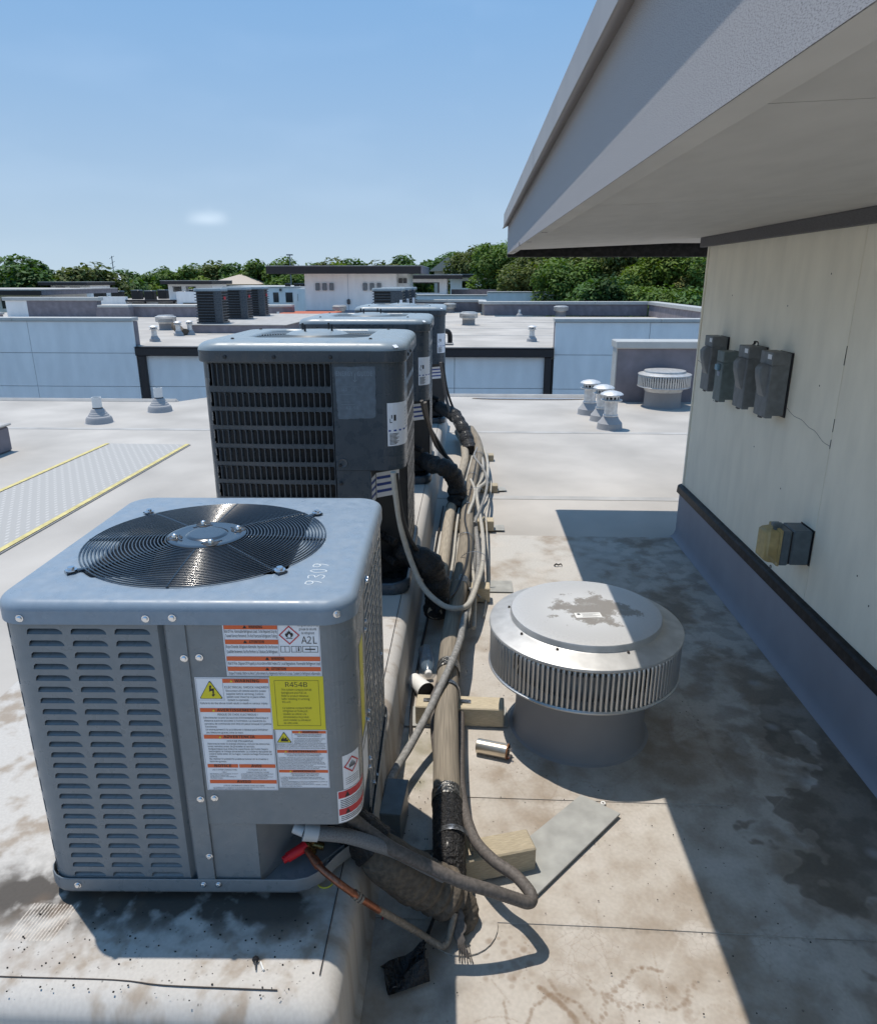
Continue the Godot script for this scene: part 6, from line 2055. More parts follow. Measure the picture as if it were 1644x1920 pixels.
	st = S()
	lathe(st, [Vector2(0.155, H + 0.044), Vector2(0.12, H + 0.060), Vector2(0.07, H + 0.068), Vector2(0.002, H + 0.069)], 30, Transform3D(), false, true)
	var hub := obj("hub_plate", st, M.old_lid, u)
	for k in 4:
		var a := TAU * k / 4 + 0.5
		st = S()
		cyl(st, P(cos(a) * 0.085, H + 0.055, sin(a) * 0.085), P(cos(a) * 0.085, H + 0.095, sin(a) * 0.085), 0.005, 6)
		obj("stud", st, M.inner_black, hub)
	var sm := screw_mesh(0.006)
	for e in [[-0.34, -0.30], [0.28, 0.31], [0.02, -0.36], [0.30, -0.30], [-0.30, 0.31]]:
		mobj("lid_screw", sm, M.inner_black, u, facing(P(e[0], H + 0.05, e[1]), Vector3.UP))
	for x in [-0.30, -0.10, 0.13]:
		mobj("screw", sm, M.inner_black, u, facing(P(x, H - 0.012, W / 2 + 0.015), P(0, 0, 1)))
	for e in [[0.0, H - 0.012], [0.15, H - 0.012]]:
		mobj("screw", sm, M.inner_black, u, facing(P(W / 2 + 0.015, e[1], 0.30 - e[0]), P(1, 0, 0)))
	for y in [0.60, 0.30, 0.52]:
		mobj("screw", sm, M.inner_black, u, facing(map.call(0.484, y, 0.004), P(0, 0, 1)))
	st = S()
	lathe(st, [Vector2(0.022, 0), Vector2(0.020, 0.003), Vector2(0.012, 0.001)], 16, facing(map.call(0.495, 0.61, 0.003), P(0, 0, 1)), false, true)
	obj("knockout", st, M.old_paint, u)
	# stickers
	st = S()
	strip(st, map, f + 0.018, 0.683, f + q + 0.062, 0.865, 8, 0.0042)
	var np := obj("name_plate", st, M.label_white, u)
	st = S()
	strip(st, map, f + 0.022, 0.745, f + q + 0.058, 0.752, 6, 0.0046)
	obj("blue_line", st, M.label_blue, np)
	st = S()
	for i in 9: strip(st, map, f + 0.026, 0.690 + i * 0.0055, f + 0.026 + 0.03 + 0.012 * (i % 3) * 0.5, 0.6925 + i * 0.0055, 3, 0.0046)
	strip(st, map, f + 0.045, 0.79, f + 0.055, 0.815, 2, 0.0046)
	strip(st, map, f + 0.028, 0.782, f + 0.030, 0.80, 1, 0.0046)
	strip(st, map, f + 0.028, 0.782, f + 0.038, 0.785, 1, 0.0046)
	strip(st, map, f + 0.034, 0.80, f + 0.038, 0.815, 1, 0.0046)
	obj("lettering", st, M.label_black, np)
	st = S()
	for i in 6: strip(st, map, f + q - 0.02, 0.765 + i * 0.014, f + q + 0.052, 0.768 + i * 0.014, 4, 0.0046)
	obj("faded_lines", st, M.label_grey, np)
	st = S()
	var n1 := (a1 - a0).normalized()
	var tb := Transform3D(Basis(n1, Vector3.UP, n1.cross(Vector3.UP)), a0 + P(0, 0.42, 0) + n1.cross(Vector3.UP) * 0.003)
	rect(st, 0.004, 0, 0.098, 0.115, 0.0, tb)
	var n2 := (a2 - a1).normalized()
	var tc := Transform3D(Basis(n2, Vector3.UP, n2.cross(Vector3.UP)), a1 + P(0, 0.42, 0) + n2.cross(Vector3.UP) * 0.003)
	rect(st, 0.0, 0, 0.12, 0.115, 0.0, tc)
	var bs := obj("striped_sticker", st, M.label_white, u)
	st = S()
	for i in 3:
		rect(st, 0.006, 0.022 + i * 0.031, 0.096, 0.035 + i * 0.031, 0.0006, tb)
		rect(st, 0.002, 0.022 + i * 0.031, 0.118, 0.035 + i * 0.031, 0.0006, tc)
	obj("blue_stripe", st, M.label_blue, bs)
	st = S()
	lathe(st, [Vector2(0.014, 0), Vector2(0.014, 0.0005)], 4, facing(map.call(f + q * 0.4, H + 0.03, 0.012), P(0.5, 1.6, 0.8)), false, true)
	obj("small_tag", st, M.label_white, u)
	# the two copies further along the curb keep no faded rectangle
	var c1 := dup(u, "condenser", "dark slate condenser, second of the three old ones along the curb", P(-0.690, 0.25, -5.19), deg_to_rad(1.0))
	var c2 := dup(u, "condenser", "dark slate condenser, farthest of the three old ones along the curb", P(-0.66, 0.25, -7.40), deg_to_rad(1.0))
	faded_sticker(u, map, f, true)
	faded_sticker(c1, map, f, false)

func faded_sticker(u: Node3D, map: Callable, f: float, printed: bool) -> void:
	var t := Transform3D(Basis.IDENTITY, P(0, 0, 0.42 + 0.0042))
	var st := S()
	var pl := PackedVector2Array()
	var rng := RandomNumberGenerator.new()
	rng.seed = 12
	var cs := [Vector2(0.150, 0.800), Vector2(0.165, 0.798), Vector2(0.297, 0.803), Vector2(0.307, 0.812), Vector2(0.309, 1.016), Vector2(0.140, 1.012), Vector2(0.146, 0.9)]
	for i in cs.size():
		for k in 7:
			var p: Vector2 = cs[i].lerp(cs[(i + 1) % cs.size()], k / 7.0)
			pl.append(p + Vector2(rng.randf_range(-0.0018, 0.0018), rng.randf_range(-0.0018, 0.0018)) * (0.0 if k == 0 else 1.0))
	poly2(st, pl, 0.0, t)
	var s := obj("faded_sticker", st, M.faded_sticker, u)
	if printed:
		var k := S()
		var t2 := t.translated_local(P(0, 0, 0.0006))
		text(k, "ENERGY", 0.183, 0.976, 0.019, 0.070, 1, true, t2)
		text(k, "GUIDE", 0.266, 0.976, 0.019, 0.062, 1, true, t2)
		line2(k, Vector2(0.225, 0.985), Vector2(0.225, 0.962), 0.003, t2)
		poly2(k, PackedVector2Array([Vector2(0.214, 0.963), Vector2(0.225, 0.952), Vector2(0.236, 0.963), Vector2(0.225, 0.957)]), 0.0006, t)
		text(k, "14.0", 0.178, 0.915, 0.011, 0.026, 1, false, t2)
		text(k, "15.0", 0.222, 0.915, 0.011, 0.026, 1, false, t2)
		text(k, "8.2 -9.0", 0.210, 0.840, 0.011, 0.052, 1, false, t2)
		for e in [[0.160, 0.932, 0.205], [0.215, 0.932, 0.24], [0.165, 0.86, 0.22], [0.165, 0.87, 0.2], [0.16, 0.90, 0.21]]:
			line2(k, Vector2(e[0], e[1]), Vector2(e[2], e[1]), 0.0012, t2)
		obj("lettering", k, M.faded_print, s)

func slotted(st: SurfaceTool, u: Node3D, map: Callable, ua: float, ub: float, y0: float, y1: float, bands: Array, pitch: float) -> void:
	var n := maxi(1, int(round((ub - ua) / 0.25)))
	if bands.is_empty():
		strip(st, map, ua, y0, ub, y1, maxi(n, 6))
		return
	var edges := [y0]
	var bs := bands.duplicate()
	bs.reverse()
	for b in bs: edges.append(b[0]); edges.append(b[1])
	edges.append(y1)
	for i in range(0, edges.size(), 2): strip(st, map, ua, edges[i], ub, edges[i + 1], n)
	var m := int(floor((ub - ua) / pitch))
	var pw := (ub - ua) / m
	for b in bands:
		var rib := S()
		for i in m + 1:
			var c := ua + pw * i
			var hw := 0.0036
			var lo: float = maxf(ua, c - hw)
			var hi: float = minf(ub, c + hw)
			# a rib leans inwards on one side, and the slot ends are rounded
			if i == 0 or i == m: quad(st, map.call(lo, b[0], 0.0), map.call(hi, b[0], 0.0), map.call(hi, b[1], 0.0), map.call(lo, b[1], 0.0))
			if i > 0 and i < m:
				quad(rib, map.call(lo, b[0], -0.001), map.call(c + 0.0002, b[0], -0.0002), map.call(c + 0.0002, b[1], -0.0002), map.call(lo, b[1], -0.001))
				quad(rib, map.call(c + 0.0002, b[0], -0.0002), map.call(hi, b[0], -0.009), map.call(hi, b[1], -0.009), map.call(c + 0.0002, b[1], -0.0002))
			if i < m:
				for s in [0, 1]:
					var yy: float = b[0] if s == 0 else b[1]
					var dy := 0.007 if s == 0 else -0.007
					var e0 := c + hw
					var e1 := c + pw - hw
					if s == 0:
						quad(rib, map.call(e0, yy, 0), map.call(e0 + 0.005, yy, 0), map.call(e0 + 0.0015, yy + dy * 0.35, 0), map.call(e0, yy + dy, 0))
						quad(rib, map.call(e1 - 0.005, yy, 0), map.call(e1, yy, 0), map.call(e1, yy + dy, 0), map.call(e1 - 0.0015, yy + dy * 0.35, 0))
					else:
						quad(rib, map.call(e0, yy + dy, 0), map.call(e0 + 0.0015, yy + dy * 0.35, 0), map.call(e0 + 0.005, yy, 0), map.call(e0, yy, 0))
						quad(rib, map.call(e1 - 0.0015, yy + dy * 0.35, 0), map.call(e1, yy + dy, 0), map.call(e1, yy, 0), map.call(e1 - 0.005, yy, 0))
		obj("slot_row", rib, M.old_paint, u).set_meta("kind", "stuff")
# ------------------------------------------------------------------ boxes on the hut wall
func make_wall_boxes() -> void:
	var xw := 1.385
	var defs := [
		["grey pull-out disconnect box, leftmost of the four on the hut wall", -3.955, 1.030, 0.125, 0.280, false],
		["small green-grey breaker box with a blue switch on the hut wall", -3.755, 1.005, 0.100, 0.245, true],
		["grey pull-out disconnect box right of the small breaker box on the hut wall", -3.435, 1.022, 0.125, 0.280, false],
		["grey pull-out disconnect box nearest the camera of the four on the hut wall", -3.160, 1.030, 0.128, 0.272, false]]
	for d in defs:
		var o := thing("disconnect_box", d[0], "electrical box", P(xw - 0.0015, d[2], d[1]), 0.0, "electrical boxes on the hut wall")
		# its own axes: z runs along the wall away from the camera, -x out of the wall
		var w: float = d[3]
		var h: float = d[4]
		var dp := 0.078
		var m: Material = M.green_box if d[5] else M.grey_box
		bx("back_plate", P(-0.006, -0.004, -w - 0.003), P(0, h + 0.002, 0.003), M.label_black, o, 0.001)
		bx("body", P(-dp, 0.004, -w), P(-0.0065, h, 0), m, o, 0.004)
		var st := S()
		box(st, P(-dp - 0.010, h - 0.052, -w - 0.002), P(-0.02, h + 0.004, 0.002), 0.003)
		obj("rain_hood", st, m, o)
		# cover with its side lip that bulges near the foot
		st = S()
		var lip := PackedVector2Array([Vector2(-dp - 0.008, -0.006), Vector2(-dp + 0.020, -0.006), Vector2(-dp + 0.024, 0.030), Vector2(-dp + 0.034, 0.042), Vector2(-dp + 0.034, 0.062), Vector2(-dp + 0.022, 0.080), Vector2(-dp + 0.020, h - 0.054), Vector2(-dp - 0.008, h - 0.054)])
		prism(st, lip, 0.0012, 0.0035)
		prism(st, lip, -w - 0.0035, -w - 0.0012)
		box(st, P(-dp - 0.0105, -0.006, -w - 0.0034), P(-dp - 0.0005, h - 0.0535, 0.0034), 0.003)
		obj("cover", st, m, o)
		if d[5]:
			st = S()
			box(st, P(-dp - 0.028, h * 0.62, -w * 0.72), P(-dp - 0.0106, h * 0.62 + 0.030, -w * 0.30), 0.004)
			obj("switch_handle", st, M.breaker_blue, o)
			bx("switch_label", P(-dp - 0.0125, h * 0.50, -w * 0.68), P(-dp - 0.0106, h * 0.50 + 0.022, -w * 0.30), M.label_grey, o)
		else:
			# the raised pull handle: proud at the top, running out towards the foot
			st = S()
			var lps := []
			for e in [[h * 0.82, 0.003, 0.30], [h * 0.80, 0.020, 0.30], [h * 0.74, 0.034, 0.30], [h * 0.60, 0.030, 0.30], [h * 0.45, 0.018, 0.30], [h * 0.34, 0.008, 0.30], [h * 0.30, 0.001, 0.30]]:
				var x := -dp - 0.010
				var z0 := -w * 0.80
				var z1 := -w * 0.16
				lps.append([P(x, e[0], z1), P(x - e[1] * 0.85, e[0], z1 - 0.006), P(x - e[1], e[0], z1 - 0.016), P(x - e[1], e[0], z0 + 0.016), P(x - e[1] * 0.85, e[0], z0 + 0.006), P(x, e[0], z0)])
			lps.reverse()
			loft(st, lps, false)
			obj("pull_handle", st, m, o)
			bx("white_tag", P(-dp - 0.0118, h - 0.026, -w * 0.36), P(-dp - 0.0102, h - 0.006, -w * 0.06), M.label_white, o)
		bx("latch", P(-dp - 0.010, -0.014, -w * 0.62), P(-dp + 0.004, -0.0062, -w * 0.40), M.window_frame, o, 0.002)
	var tw := thing("wire_scrap", "bit of dark twisted wire on top of the third box on the hut wall", "wire", P(1.345, 1.308, -3.50))
	var sw := S()
	tube(sw, [P(0, 0, -0.03), P(0.01, 0.014, -0.02), P(0, 0.004, -0.005), P(-0.006, 0.018, 0.0), P(0.004, 0.016, 0.02), P(0.0, 0.001, 0.035)], 0.0028, 6)
	obj("wire", sw, M.black_cable, tw)
	# weatherproof outlet with an amber cover
	var o := thing("outdoor_outlet", "grey weatherproof outlet with amber bubble cover low on the hut wall", "outlet", P(1.3835, 0.502, -2.738))
	bx("gasket", P(-0.003, -0.002, -0.118), P(0, 0.148, 0.002), M.label_black, o)
	bx("box", P(-0.080, 0, -0.116), P(-0.0032, 0.146, 0), M.blue_grey_box, o, 0.006)
	bx("inner_gasket", P(-0.0855, 0.004, -0.112), P(-0.0802, 0.142, -0.004), M.label_black, o)
	bx("cover_frame", P(-0.122, -0.002, -0.117), P(-0.0858, 0.146, 0.001), M.blue_grey_box, o, 0.005)
	var st := S()
	box(st, P(-0.140, 0.118, -0.060), P(-0.108, 0.165, -0.036), 0.004)
	box(st, P(-0.150, 0.150, -0.062), P(-0.118, 0.168, -0.034), 0.004)
	obj("hasp", st, M.blue_grey_box, o)
	st = S()
	var lps := []
	for e in [[-0.1225, 0.0], [-0.132, 0.001], [-0.1325, 0.010], [-0.165, 0.014], [-0.178, 0.020], [-0.182, 0.028]]:
		var k: float = e[1]
		lps.append([P(e[0], -0.004 + k, 0.003 - k), P(e[0], -0.004 + k, -0.119 + k), P(e[0], 0.148 - k, -0.119 + k), P(e[0], 0.148 - k, 0.003 - k)])
	for i in lps.size() - 1:
		loft(st, [lps[i], lps[i + 1]])
	cap(st, lps[-1], true)
	obj("amber_cover", st, M.amber, o)
	bx("receptacle", P(-0.1235, 0.02, -0.09), P(-0.1222, 0.13, -0.03), M.grey_box, o, 0.001)
	st = S()
	torus(st, P(0, 0, 0), 0.006, 0.0022, 12, 5)
	obj("lock_ring", st, M.zinc, o, Transform3D(Basis(Vector3.BACK, PI / 2), P(-0.150, -0.008, -0.004)))

# ------------------------------------------------------------------ vents
func drum_vent(label: String, pos: Vector3, k: float, fine: bool, group := "") -> Node3D:
	var o := thing("drum_vent", label, "roof vent", pos, 0.0, group)
	var st := S()
	lathe(st, [Vector2(0.262, 0.0), Vector2(0.246, 0.008), Vector2(0.238, 0.03), Vector2(0.235, 0.09), Vector2(0.235, 0.205)], 48)
	obj("boot", st, M.boot, o)
	st = S()
	lathe(st, [Vector2(0.2355, 0.206), Vector2(0.240, 0.206), Vector2(0.252, 0.235), Vector2(0.258, 0.262)], 48)
	obj("collar", st, M.foil if fine else M.steel, o)
	st = S()
	lathe(st, [Vector2(0.225, 0.20), Vector2(0.225, 0.335), Vector2(0.20, 0.338)], 32)
	obj("inner_pipe", st, M.steel, o)
	# slatted ring
	st = S()
	lathe(st, [Vector2(0.255, 0.2625), Vector2(0.332, 0.262), Vector2(0.338, 0.266), Vector2(0.339, 0.272), Vector2(0.335, 0.277)], 64)
	torus(st, P(0, 0.271, 0), 0.337, 0.004, 64, 6)
	obj("lower_rim", st, M.bright_steel, o)
	st = S()
	var n := 118 if fine else 64
	for i in n:
		var a := TAU * i / n
		var w := TAU * 0.335 / n * 0.31
		var lp := []
		for e in [[0.272, 0.331], [0.277, 0.336], [0.400, 0.336], [0.413, 0.333], [0.416, 0.327]]:
			var row := []
			for q in [-1.0, -0.4, 0.4, 1.0]:
				var b: float = a + q * w / 0.335
				var rr: float = e[1] - (0.004 if absf(q) > 0.5 else 0.0)
				row.append(P(cos(b) * rr, e[0], -sin(b) * rr))
			lp.append(row)
		loft(st, lp, false)
	obj("slats", st, M.bright_steel, o).set_meta("kind", "stuff")
	# cap: rolled rim, sloped flange, stepped disc
	st = S()
	lathe(st, [Vector2(0.325, 0.416), Vector2(0.336, 0.416), Vector2(0.341, 0.422), Vector2(0.340, 0.429), Vector2(0.334, 0.433), Vector2(0.272, 0.449), Vector2(0.266, 0.452), Vector2(0.2645, 0.470), Vector2(0.262, 0.474)], 72)
	obj("cap_flange", st, M.steel, o)
	st = S()
	var uvf := func(p: Vector3) -> Vector2: return Vector2(p.x / 0.6 + 0.5, p.z / 0.6 + 0.5)
	loft(st, [ring(0.262, 0.474, 72), ring(0.235, 0.4775, 72), ring(0.16, 0.4775, 72), ring(0.08, 0.4765, 72)], true, false, true, uvf)
	obj("cap_disc", st, M.vent_top if fine else M.steel, o)
	if fine:
		var sm := screw_mesh(0.0035)
		for a in [-1.2, -2.05, 2.9, 0.3, 1.4, -2.6]:
			mobj("screw", sm, M.seam_dark, o, Transform3D(Basis.IDENTITY, P(cos(a) * 0.275, 0.4495, -sin(a) * 0.275)))
		st = S()
		box(st, P(-0.046, 0, -0.019), P(0.046, 0.0008, 0.019))
		var tg := obj("paper_tag", st, M.cup_white, o, at(0.002, 0.4768, 0.045, 0.10))
		st = S()
		var tt := Transform3D(Basis(Vector3.RIGHT, -PI / 2), P(0, 0.0011, 0))
		for i in 5: line2(st, Vector2(-0.022 + (i % 2) * 0.004, 0.011 - i * 0.0055), Vector2(0.040 - (i % 3) * 0.012, 0.011 - i * 0.0055), 0.0014, tt)
		var dd := PackedVector2Array()
		for i in 10: dd.append(Vector2(-0.032 + cos(TAU * i / 10) * 0.006, 0.008 + sin(TAU * i / 10) * 0.006))
		poly2(st, dd, 0.0, tt)
		obj("print", st, M.label_black, tg)
	o.scale = Vector3.ONE * k
	return o

func flue(label: String, pos: Vector3, h: float, group: String) -> Node3D:
	var o := thing("flue_vent", label, "roof vent", pos, 0.0, group)
	var st := S()
	lathe(st, [Vector2(0.155, 0.0), Vector2(0.142, 0.004), Vector2(0.135, 0.07), Vector2(0.105, 0.105), Vector2(0.085, 0.14), Vector2(0.075, 0.145)], 24)
	obj("boot", st, M.boot_grey, o)
	st = S()
	lathe(st, [Vector2(0.084, 0.145), Vector2(0.084, 0.162), Vector2(0.072, 0.166), Vector2(0.072, h - 0.115)], 20)
	obj("pipe", st, M.flue_metal, o)
	st = S()
	lathe(st, [Vector2(0.072, h - 0.115), Vector2(0.118, h - 0.108), Vector2(0.120, h - 0.100), Vector2(0.085, h - 0.092)], 24)
	obj("storm_collar", st, M.flue_metal, o)
	st = S()
	lathe(st, [Vector2(0.084, h - 0.096), Vector2(0.084, h - 0.090)], 20)
	for i in 12:
		var a := TAU * i / 12
		box(st, P(-0.009, h - 0.092, 0.082), P(0.009, h - 0.062, 0.086), 0.0, Transform3D(Basis(Vector3.UP, a), Vector3.ZERO))
	lathe(st, [Vector2(0.086, h - 0.063), Vector2(0.090, h - 0.045)], 20)
	obj("slotted_throat", st, M.flue_metal, o)
	st = S()
	lathe(st, [Vector2(0.04, h - 0.10), Vector2(0.04, h - 0.05)], 12)
	obj("inner_pipe", st, M.inner_black, o)
	st = S()
	lathe(st, [Vector2(0.105, h - 0.047), Vector2(0.128, h - 0.042), Vector2(0.126, h - 0.036), Vector2(0.10, h - 0.018), Vector2(0.05, h - 0.004), Vector2(0.003, h)], 28, Transform3D(), false, true)
	obj("domed_cap", st, M.flue_metal, o)
	return o

func pipe_jack(label: String, pos: Vector3, h: float, group: String) -> Node3D:
	var o := thing("pipe_jack", label, "roof vent", pos, 0.0, group)
	var st := S()
	lathe(st, [Vector2(0.17, 0.0), Vector2(0.152, 0.003), Vector2(0.145, 0.05), Vector2(0.132, 0.075), Vector2(0.118, 0.082), Vector2(0.110, 0.10), Vector2(0.102, 0.105), Vector2(0.094, 0.123), Vector2(0.086, 0.128), Vector2(0.077, 0.15), Vector2(0.068, 0.165), Vector2(0.056, 0.17)], 24)
	obj("boot", st, M.boot_grey, o)
	st = S()
	lathe(st, [Vector2(0.053, 0.16), Vector2(0.053, h), Vector2(0.046, h), Vector2(0.046, h - 0.1)], 20)
	obj("pipe", st, M.cup_white, o)
	st = S()
	lathe(st, [Vector2(0.056, 0.171), Vector2(0.058, 0.178), Vector2(0.054, 0.182)], 20)
	obj("clamp", st, M.seam_dark, o)
	return o

func make_vents() -> void:
	var vt := StandardMaterial3D.new()
	vt.resource_name = "stained_cap"
	vt.albedo_texture = tx(vent_top())
	vt.texture_repeat = false
	vt.metallic = 0.35
	vt.roughness = 0.42
	M.vent_top = vt
	drum_vent("large metal drum vent with stained cap in the foreground, half in the eave's shadow", P(0.428, 0.006, -2.335), 1.0, true)
	var dv := drum_vent("shiny metal drum vent before the dark parapet beyond the hut corner", P(2.575, 0, -9.60), 1.0, false)
	dv.set_meta("group", "drum vents on the roofs")
	for e in [["drum vent at the left on the roof across the gap", P(-10.19, 0, -24.5)], ["drum vent before the brown-eaved hut across the gap", P(-6.1, 0, -34.8)], ["drum vent in front of the rear parapet, just right of the dark condensers", P(-0.99, 0, -38.2)], ["drum vent in the middle of the roof across the gap, right of the dark condensers", P(-0.012, 0, -27.6)], ["drum vent at the right end of the roof across the gap", P(4.22, 0, -34.4)]]:
		dup(dv, "drum_vent", e[0], e[1])
	var g := "metal flue vents on the roofs"
	var f1 := flue("metal flue vent nearest the camera of three before the dark parapet", P(1.60, 0, -8.05), 0.43, g)
	for e in [["metal flue vent half hidden behind the nearest of the three", P(1.60, 0, -8.55)], ["metal flue vent at the left rear of the three before the dark parapet", P(1.515, 0, -8.98)], ["slim flue vent at the left of the roof across the gap", P(-8.56, 0, -19.7)], ["left flue vent of a close pair across the gap", P(-8.72, 0, -21.8)], ["right flue vent of a close pair across the gap", P(-8.52, 0, -22.2)], ["lone flue vent at the right of the roof across the gap", P(1.72, 0, -20.1)]]:
		dup(f1, "flue_vent", e[0], e[1])
	var g2 := "white pipe jacks on the roofs"
	var j := pipe_jack("white pipe in a ribbed grey boot beside the walkway, left one", P(-4.33, 0, -8.17), 0.30, g2)
	for e in [["white pipe in a ribbed grey boot beside the walkway, right one", P(-3.93, 0, -8.95)], ["pipe jack on the far roof before the brown-eaved hut", P(-8.2, 0, -31.6)], ["pipe jack on the far roof before the right rear parapet", P(2.32, 0, -34.3)]]:
		dup(j, "pipe_jack", e[0], e[1])

# ------------------------------------------------------------------ pipes, conduits, sleepers
func run(called: String, label: String, cat: String, pts: Array, r: float, m: Material, group := "", n := 10, radf = null) -> MeshInstance3D:
	var st := S()
	tube(st, pts, r, n, true, true, -1.0, 0.025, radf)
	var o := obj(called, st, m)
	tag(o, label, cat, group)
	return o

func ribbed(k: float, amp: float) -> Callable:
	return func(f: float) -> float: return 1.0 + amp * sin(f * k)

func lumpy(sd: int, amp: float) -> Callable:
	var n := noise(9.0, 3, sd)
	return func(f: float) -> float: return 1.0 + amp * n.get_noise_1d(f)

func strap(parent: Node3D, c: Vector3, r: float, m: Material, w := 0.009, turn := 0.0, legs := 0.0) -> void:
	var st := S()
	var lps := []
	var pts := []
	if legs > 0: pts.append(P(-r - 0.010 - legs, -r + 0.004, 0)); pts.append(P(-r - 0.008, -r + 0.006, 0))
	for i in 13:
		var a := PI - PI * i / 12.0
		pts.append(P(cos(a) * (r + 0.003), sin(a) * (r + 0.003), 0))
	if legs > 0: pts.append(P(r + 0.008, -r + 0.006, 0)); pts.append(P(r + 0.010 + legs, -r + 0.004, 0))
	for p in pts: lps.append([p + P(0, 0, -w), p + P(0, 0.0012, -w), p + P(0, 0.0012, w), p + P(0, 0, w)])
	loft(st, lps)
	obj("strap", st, m, parent, at(c.x, c.y, c.z, turn))

func sleeper(label: String, a: Vector3, b: Vector3, w: float, h: float, m: Material, offcut := Rect2(), off_turn := 0.0, ol := "") -> Node3D:
	var d := b - a
	var o := thing("wood_sleeper", label, "wood block", (a + b) / 2, atan2(-d.z, d.x), "wood sleepers under the pipes")
	var L := d.length() / 2
	bx("block", P(-L, 0, -w / 2), P(L, h, w / 2), m, o, 0.004)
	if ol:
		var q := thing("membrane_offcut", ol, "membrane scrap", P(offcut.position.x, 0.0105, offcut.position.y), off_turn, "grey membrane offcuts under the sleepers")
		var st := S()
		box(st, P(-offcut.size.x / 2, 0, -offcut.size.y / 2), P(offcut.size.x / 2, 0.004, offcut.size.y / 2), 0.001)
		obj("sheet", st, M.offcut, q)
	return o

func make_pipes() -> void:
	# sleepers on offcuts of membrane
	var s1 := sleeper("pale wood sleeper beside the big drum vent", P(-0.180, 0.012, -2.345), P(0.150, 0.012, -2.335), 0.085, 0.078, M.wood, Rect2(-0.03, -2.36, 0.39, 0.13), 0.03, "grey membrane offcut under the sleeper beside the drum vent")
	strap(s1, P(-0.049, 0.120, 0.0), 0.044, M.zinc, 0.010, 0.0, 0.035)
	var s2 := sleeper("weathered wood sleeper in the foreground, set askew on a loose offcut", P(-0.045, 0.014, -1.585), P(0.196, 0.014, -1.655), 0.080, 0.078, M.wood_worn)
	strap(s2, P(-0.108, 0.118, 0.0), 0.047, M.zinc, 0.009, -0.28, 0.035)
	var s3 := sleeper("wood sleeper under the pipe bundle behind the drum vent", P(-0.125, 0.012, -3.425), P(0.126, 0.012, -3.425), 0.085, 0.078, M.wood, Rect2(0.12, -3.59, 0.27, 0.15), 0.0, "pale offcut sticking out behind the drum vent")
	sleeper("wood sleeper under the pipes, third one away from the camera", P(-0.12, 0.012, -4.53), P(0.182, 0.012, -4.53), 0.085, 0.07, M.wood, Rect2(0.17, -4.56, 0.17, 0.11), 0.0, "pale offcut under the third sleeper")
	sleeper("wood sleeper under the pipes, fourth one away from the camera", P(-0.1, 0.0, -5.47), P(0.245, 0.0, -5.47), 0.085, 0.06, M.wood_worn, Rect2(0.26, -5.50, 0.10, 0.10), 0.2, "pale offcut under the fourth sleeper")
	sleeper("wood sleeper under the pipes, farthest from the camera", P(-0.05, 0.0, -6.50), P(0.245, 0.0, -6.50), 0.085, 0.06, M.wood_worn)
	var oc := thing("membrane_offcut", "large grey membrane offcut lying askew in front of the drum vent", "membrane scrap", P(0.297, 0.0105, -1.737), 0.0, "grey membrane offcuts under the sleepers")
	var st := S()
	var pl := [Vector2(0.085, -0.200), Vector2(0.192, -0.110), Vector2(-0.093, 0.208), Vector2(-0.200, 0.100)]
	quad(st, P(pl[3].x, 0.004, pl[3].y), P(pl[2].x, 0.010, pl[2].y), P(pl[1].x, 0.012, pl[1].y), P(pl[0].x, 0.004, pl[0].y))
	quad(st, P(pl[2].x, 0.004, pl[2].y), P(pl[1].x, 0.006, pl[1].y), P(pl[1].x, 0.012, pl[1].y), P(pl[2].x, 0.010, pl[2].y))
	quad(st, P(pl[3].x, -0.002, pl[3].y), P(pl[2].x, 0.004, pl[2].y), P(pl[2].x, 0.010, pl[2].y), P(pl[3].x, 0.004, pl[3].y))
	obj("sheet", st, M.offcut, oc)

	# the main insulated bundle
	var main := [P(-0.030, 0.075, -1.500), P(-0.034, 0.110, -1.530), P(-0.036, 0.132, -1.585), P(-0.047, 0.128, -1.762), P(-0.058, 0.125, -2.017), P(-0.064, 0.132, -2.332), P(-0.064, 0.128, -2.620), P(-0.050, 0.122, -3.028), P(-0.022, 0.134, -3.45), P(-0.008, 0.128, -3.8), P(0.000, 0.125, -4.124), P(0.012, 0.128, -4.790), P(0.054, 0.125, -5.597), P(0.106, 0.125, -6.253), P(0.087, 0.125, -6.813), P(0.031, 0.120, -7.356)]
	var mp := thing("insulated_pipe", "thick brown-grey insulated pipe running the length of the curb", "pipe")
	st = S()
	tube(st, main.slice(3), 0.042, 18, true, true, -1.0, 0.03, lumpy(3, 0.05))
	obj("insulation", st, M.insulation, mp)
	st = S()
	tube(st, [P(-0.030, 0.060, -1.490), P(-0.034, 0.110, -1.530), P(-0.036, 0.132, -1.585), P(-0.047, 0.130, -1.765)], 0.045, 18, true, true, -1.0, 0.008, ribbed(150.0, 0.018))
	obj("taped_end", st, M.black_tape, mp)
	st = S()
	for e in [[P(-0.0455, 0.130, -1.735), P(-0.0475, 0.130, -1.785), 0.047], [P(-0.064, 0.132, -2.47), P(-0.064, 0.131, -2.53), 0.0455], [P(-0.030, 0.128, -3.30), P(-0.024, 0.130, -3.37), 0.0455]]:
		st = S()
		tube(st, [e[0], e[1]], e[2], 18, false, false)
		obj("foil_wrap", st, M.foil, mp)
	for e in [[P(-0.004, 0.127, -4.0), 0.045], [P(0.008, 0.127, -4.6), 0.045], [P(0.045, 0.127, -5.4), 0.045], [P(0.098, 0.127, -6.1), 0.045]]:
		strap(mp, e[0], e[1], M.zinc, 0.006, 0.0, 0.0)
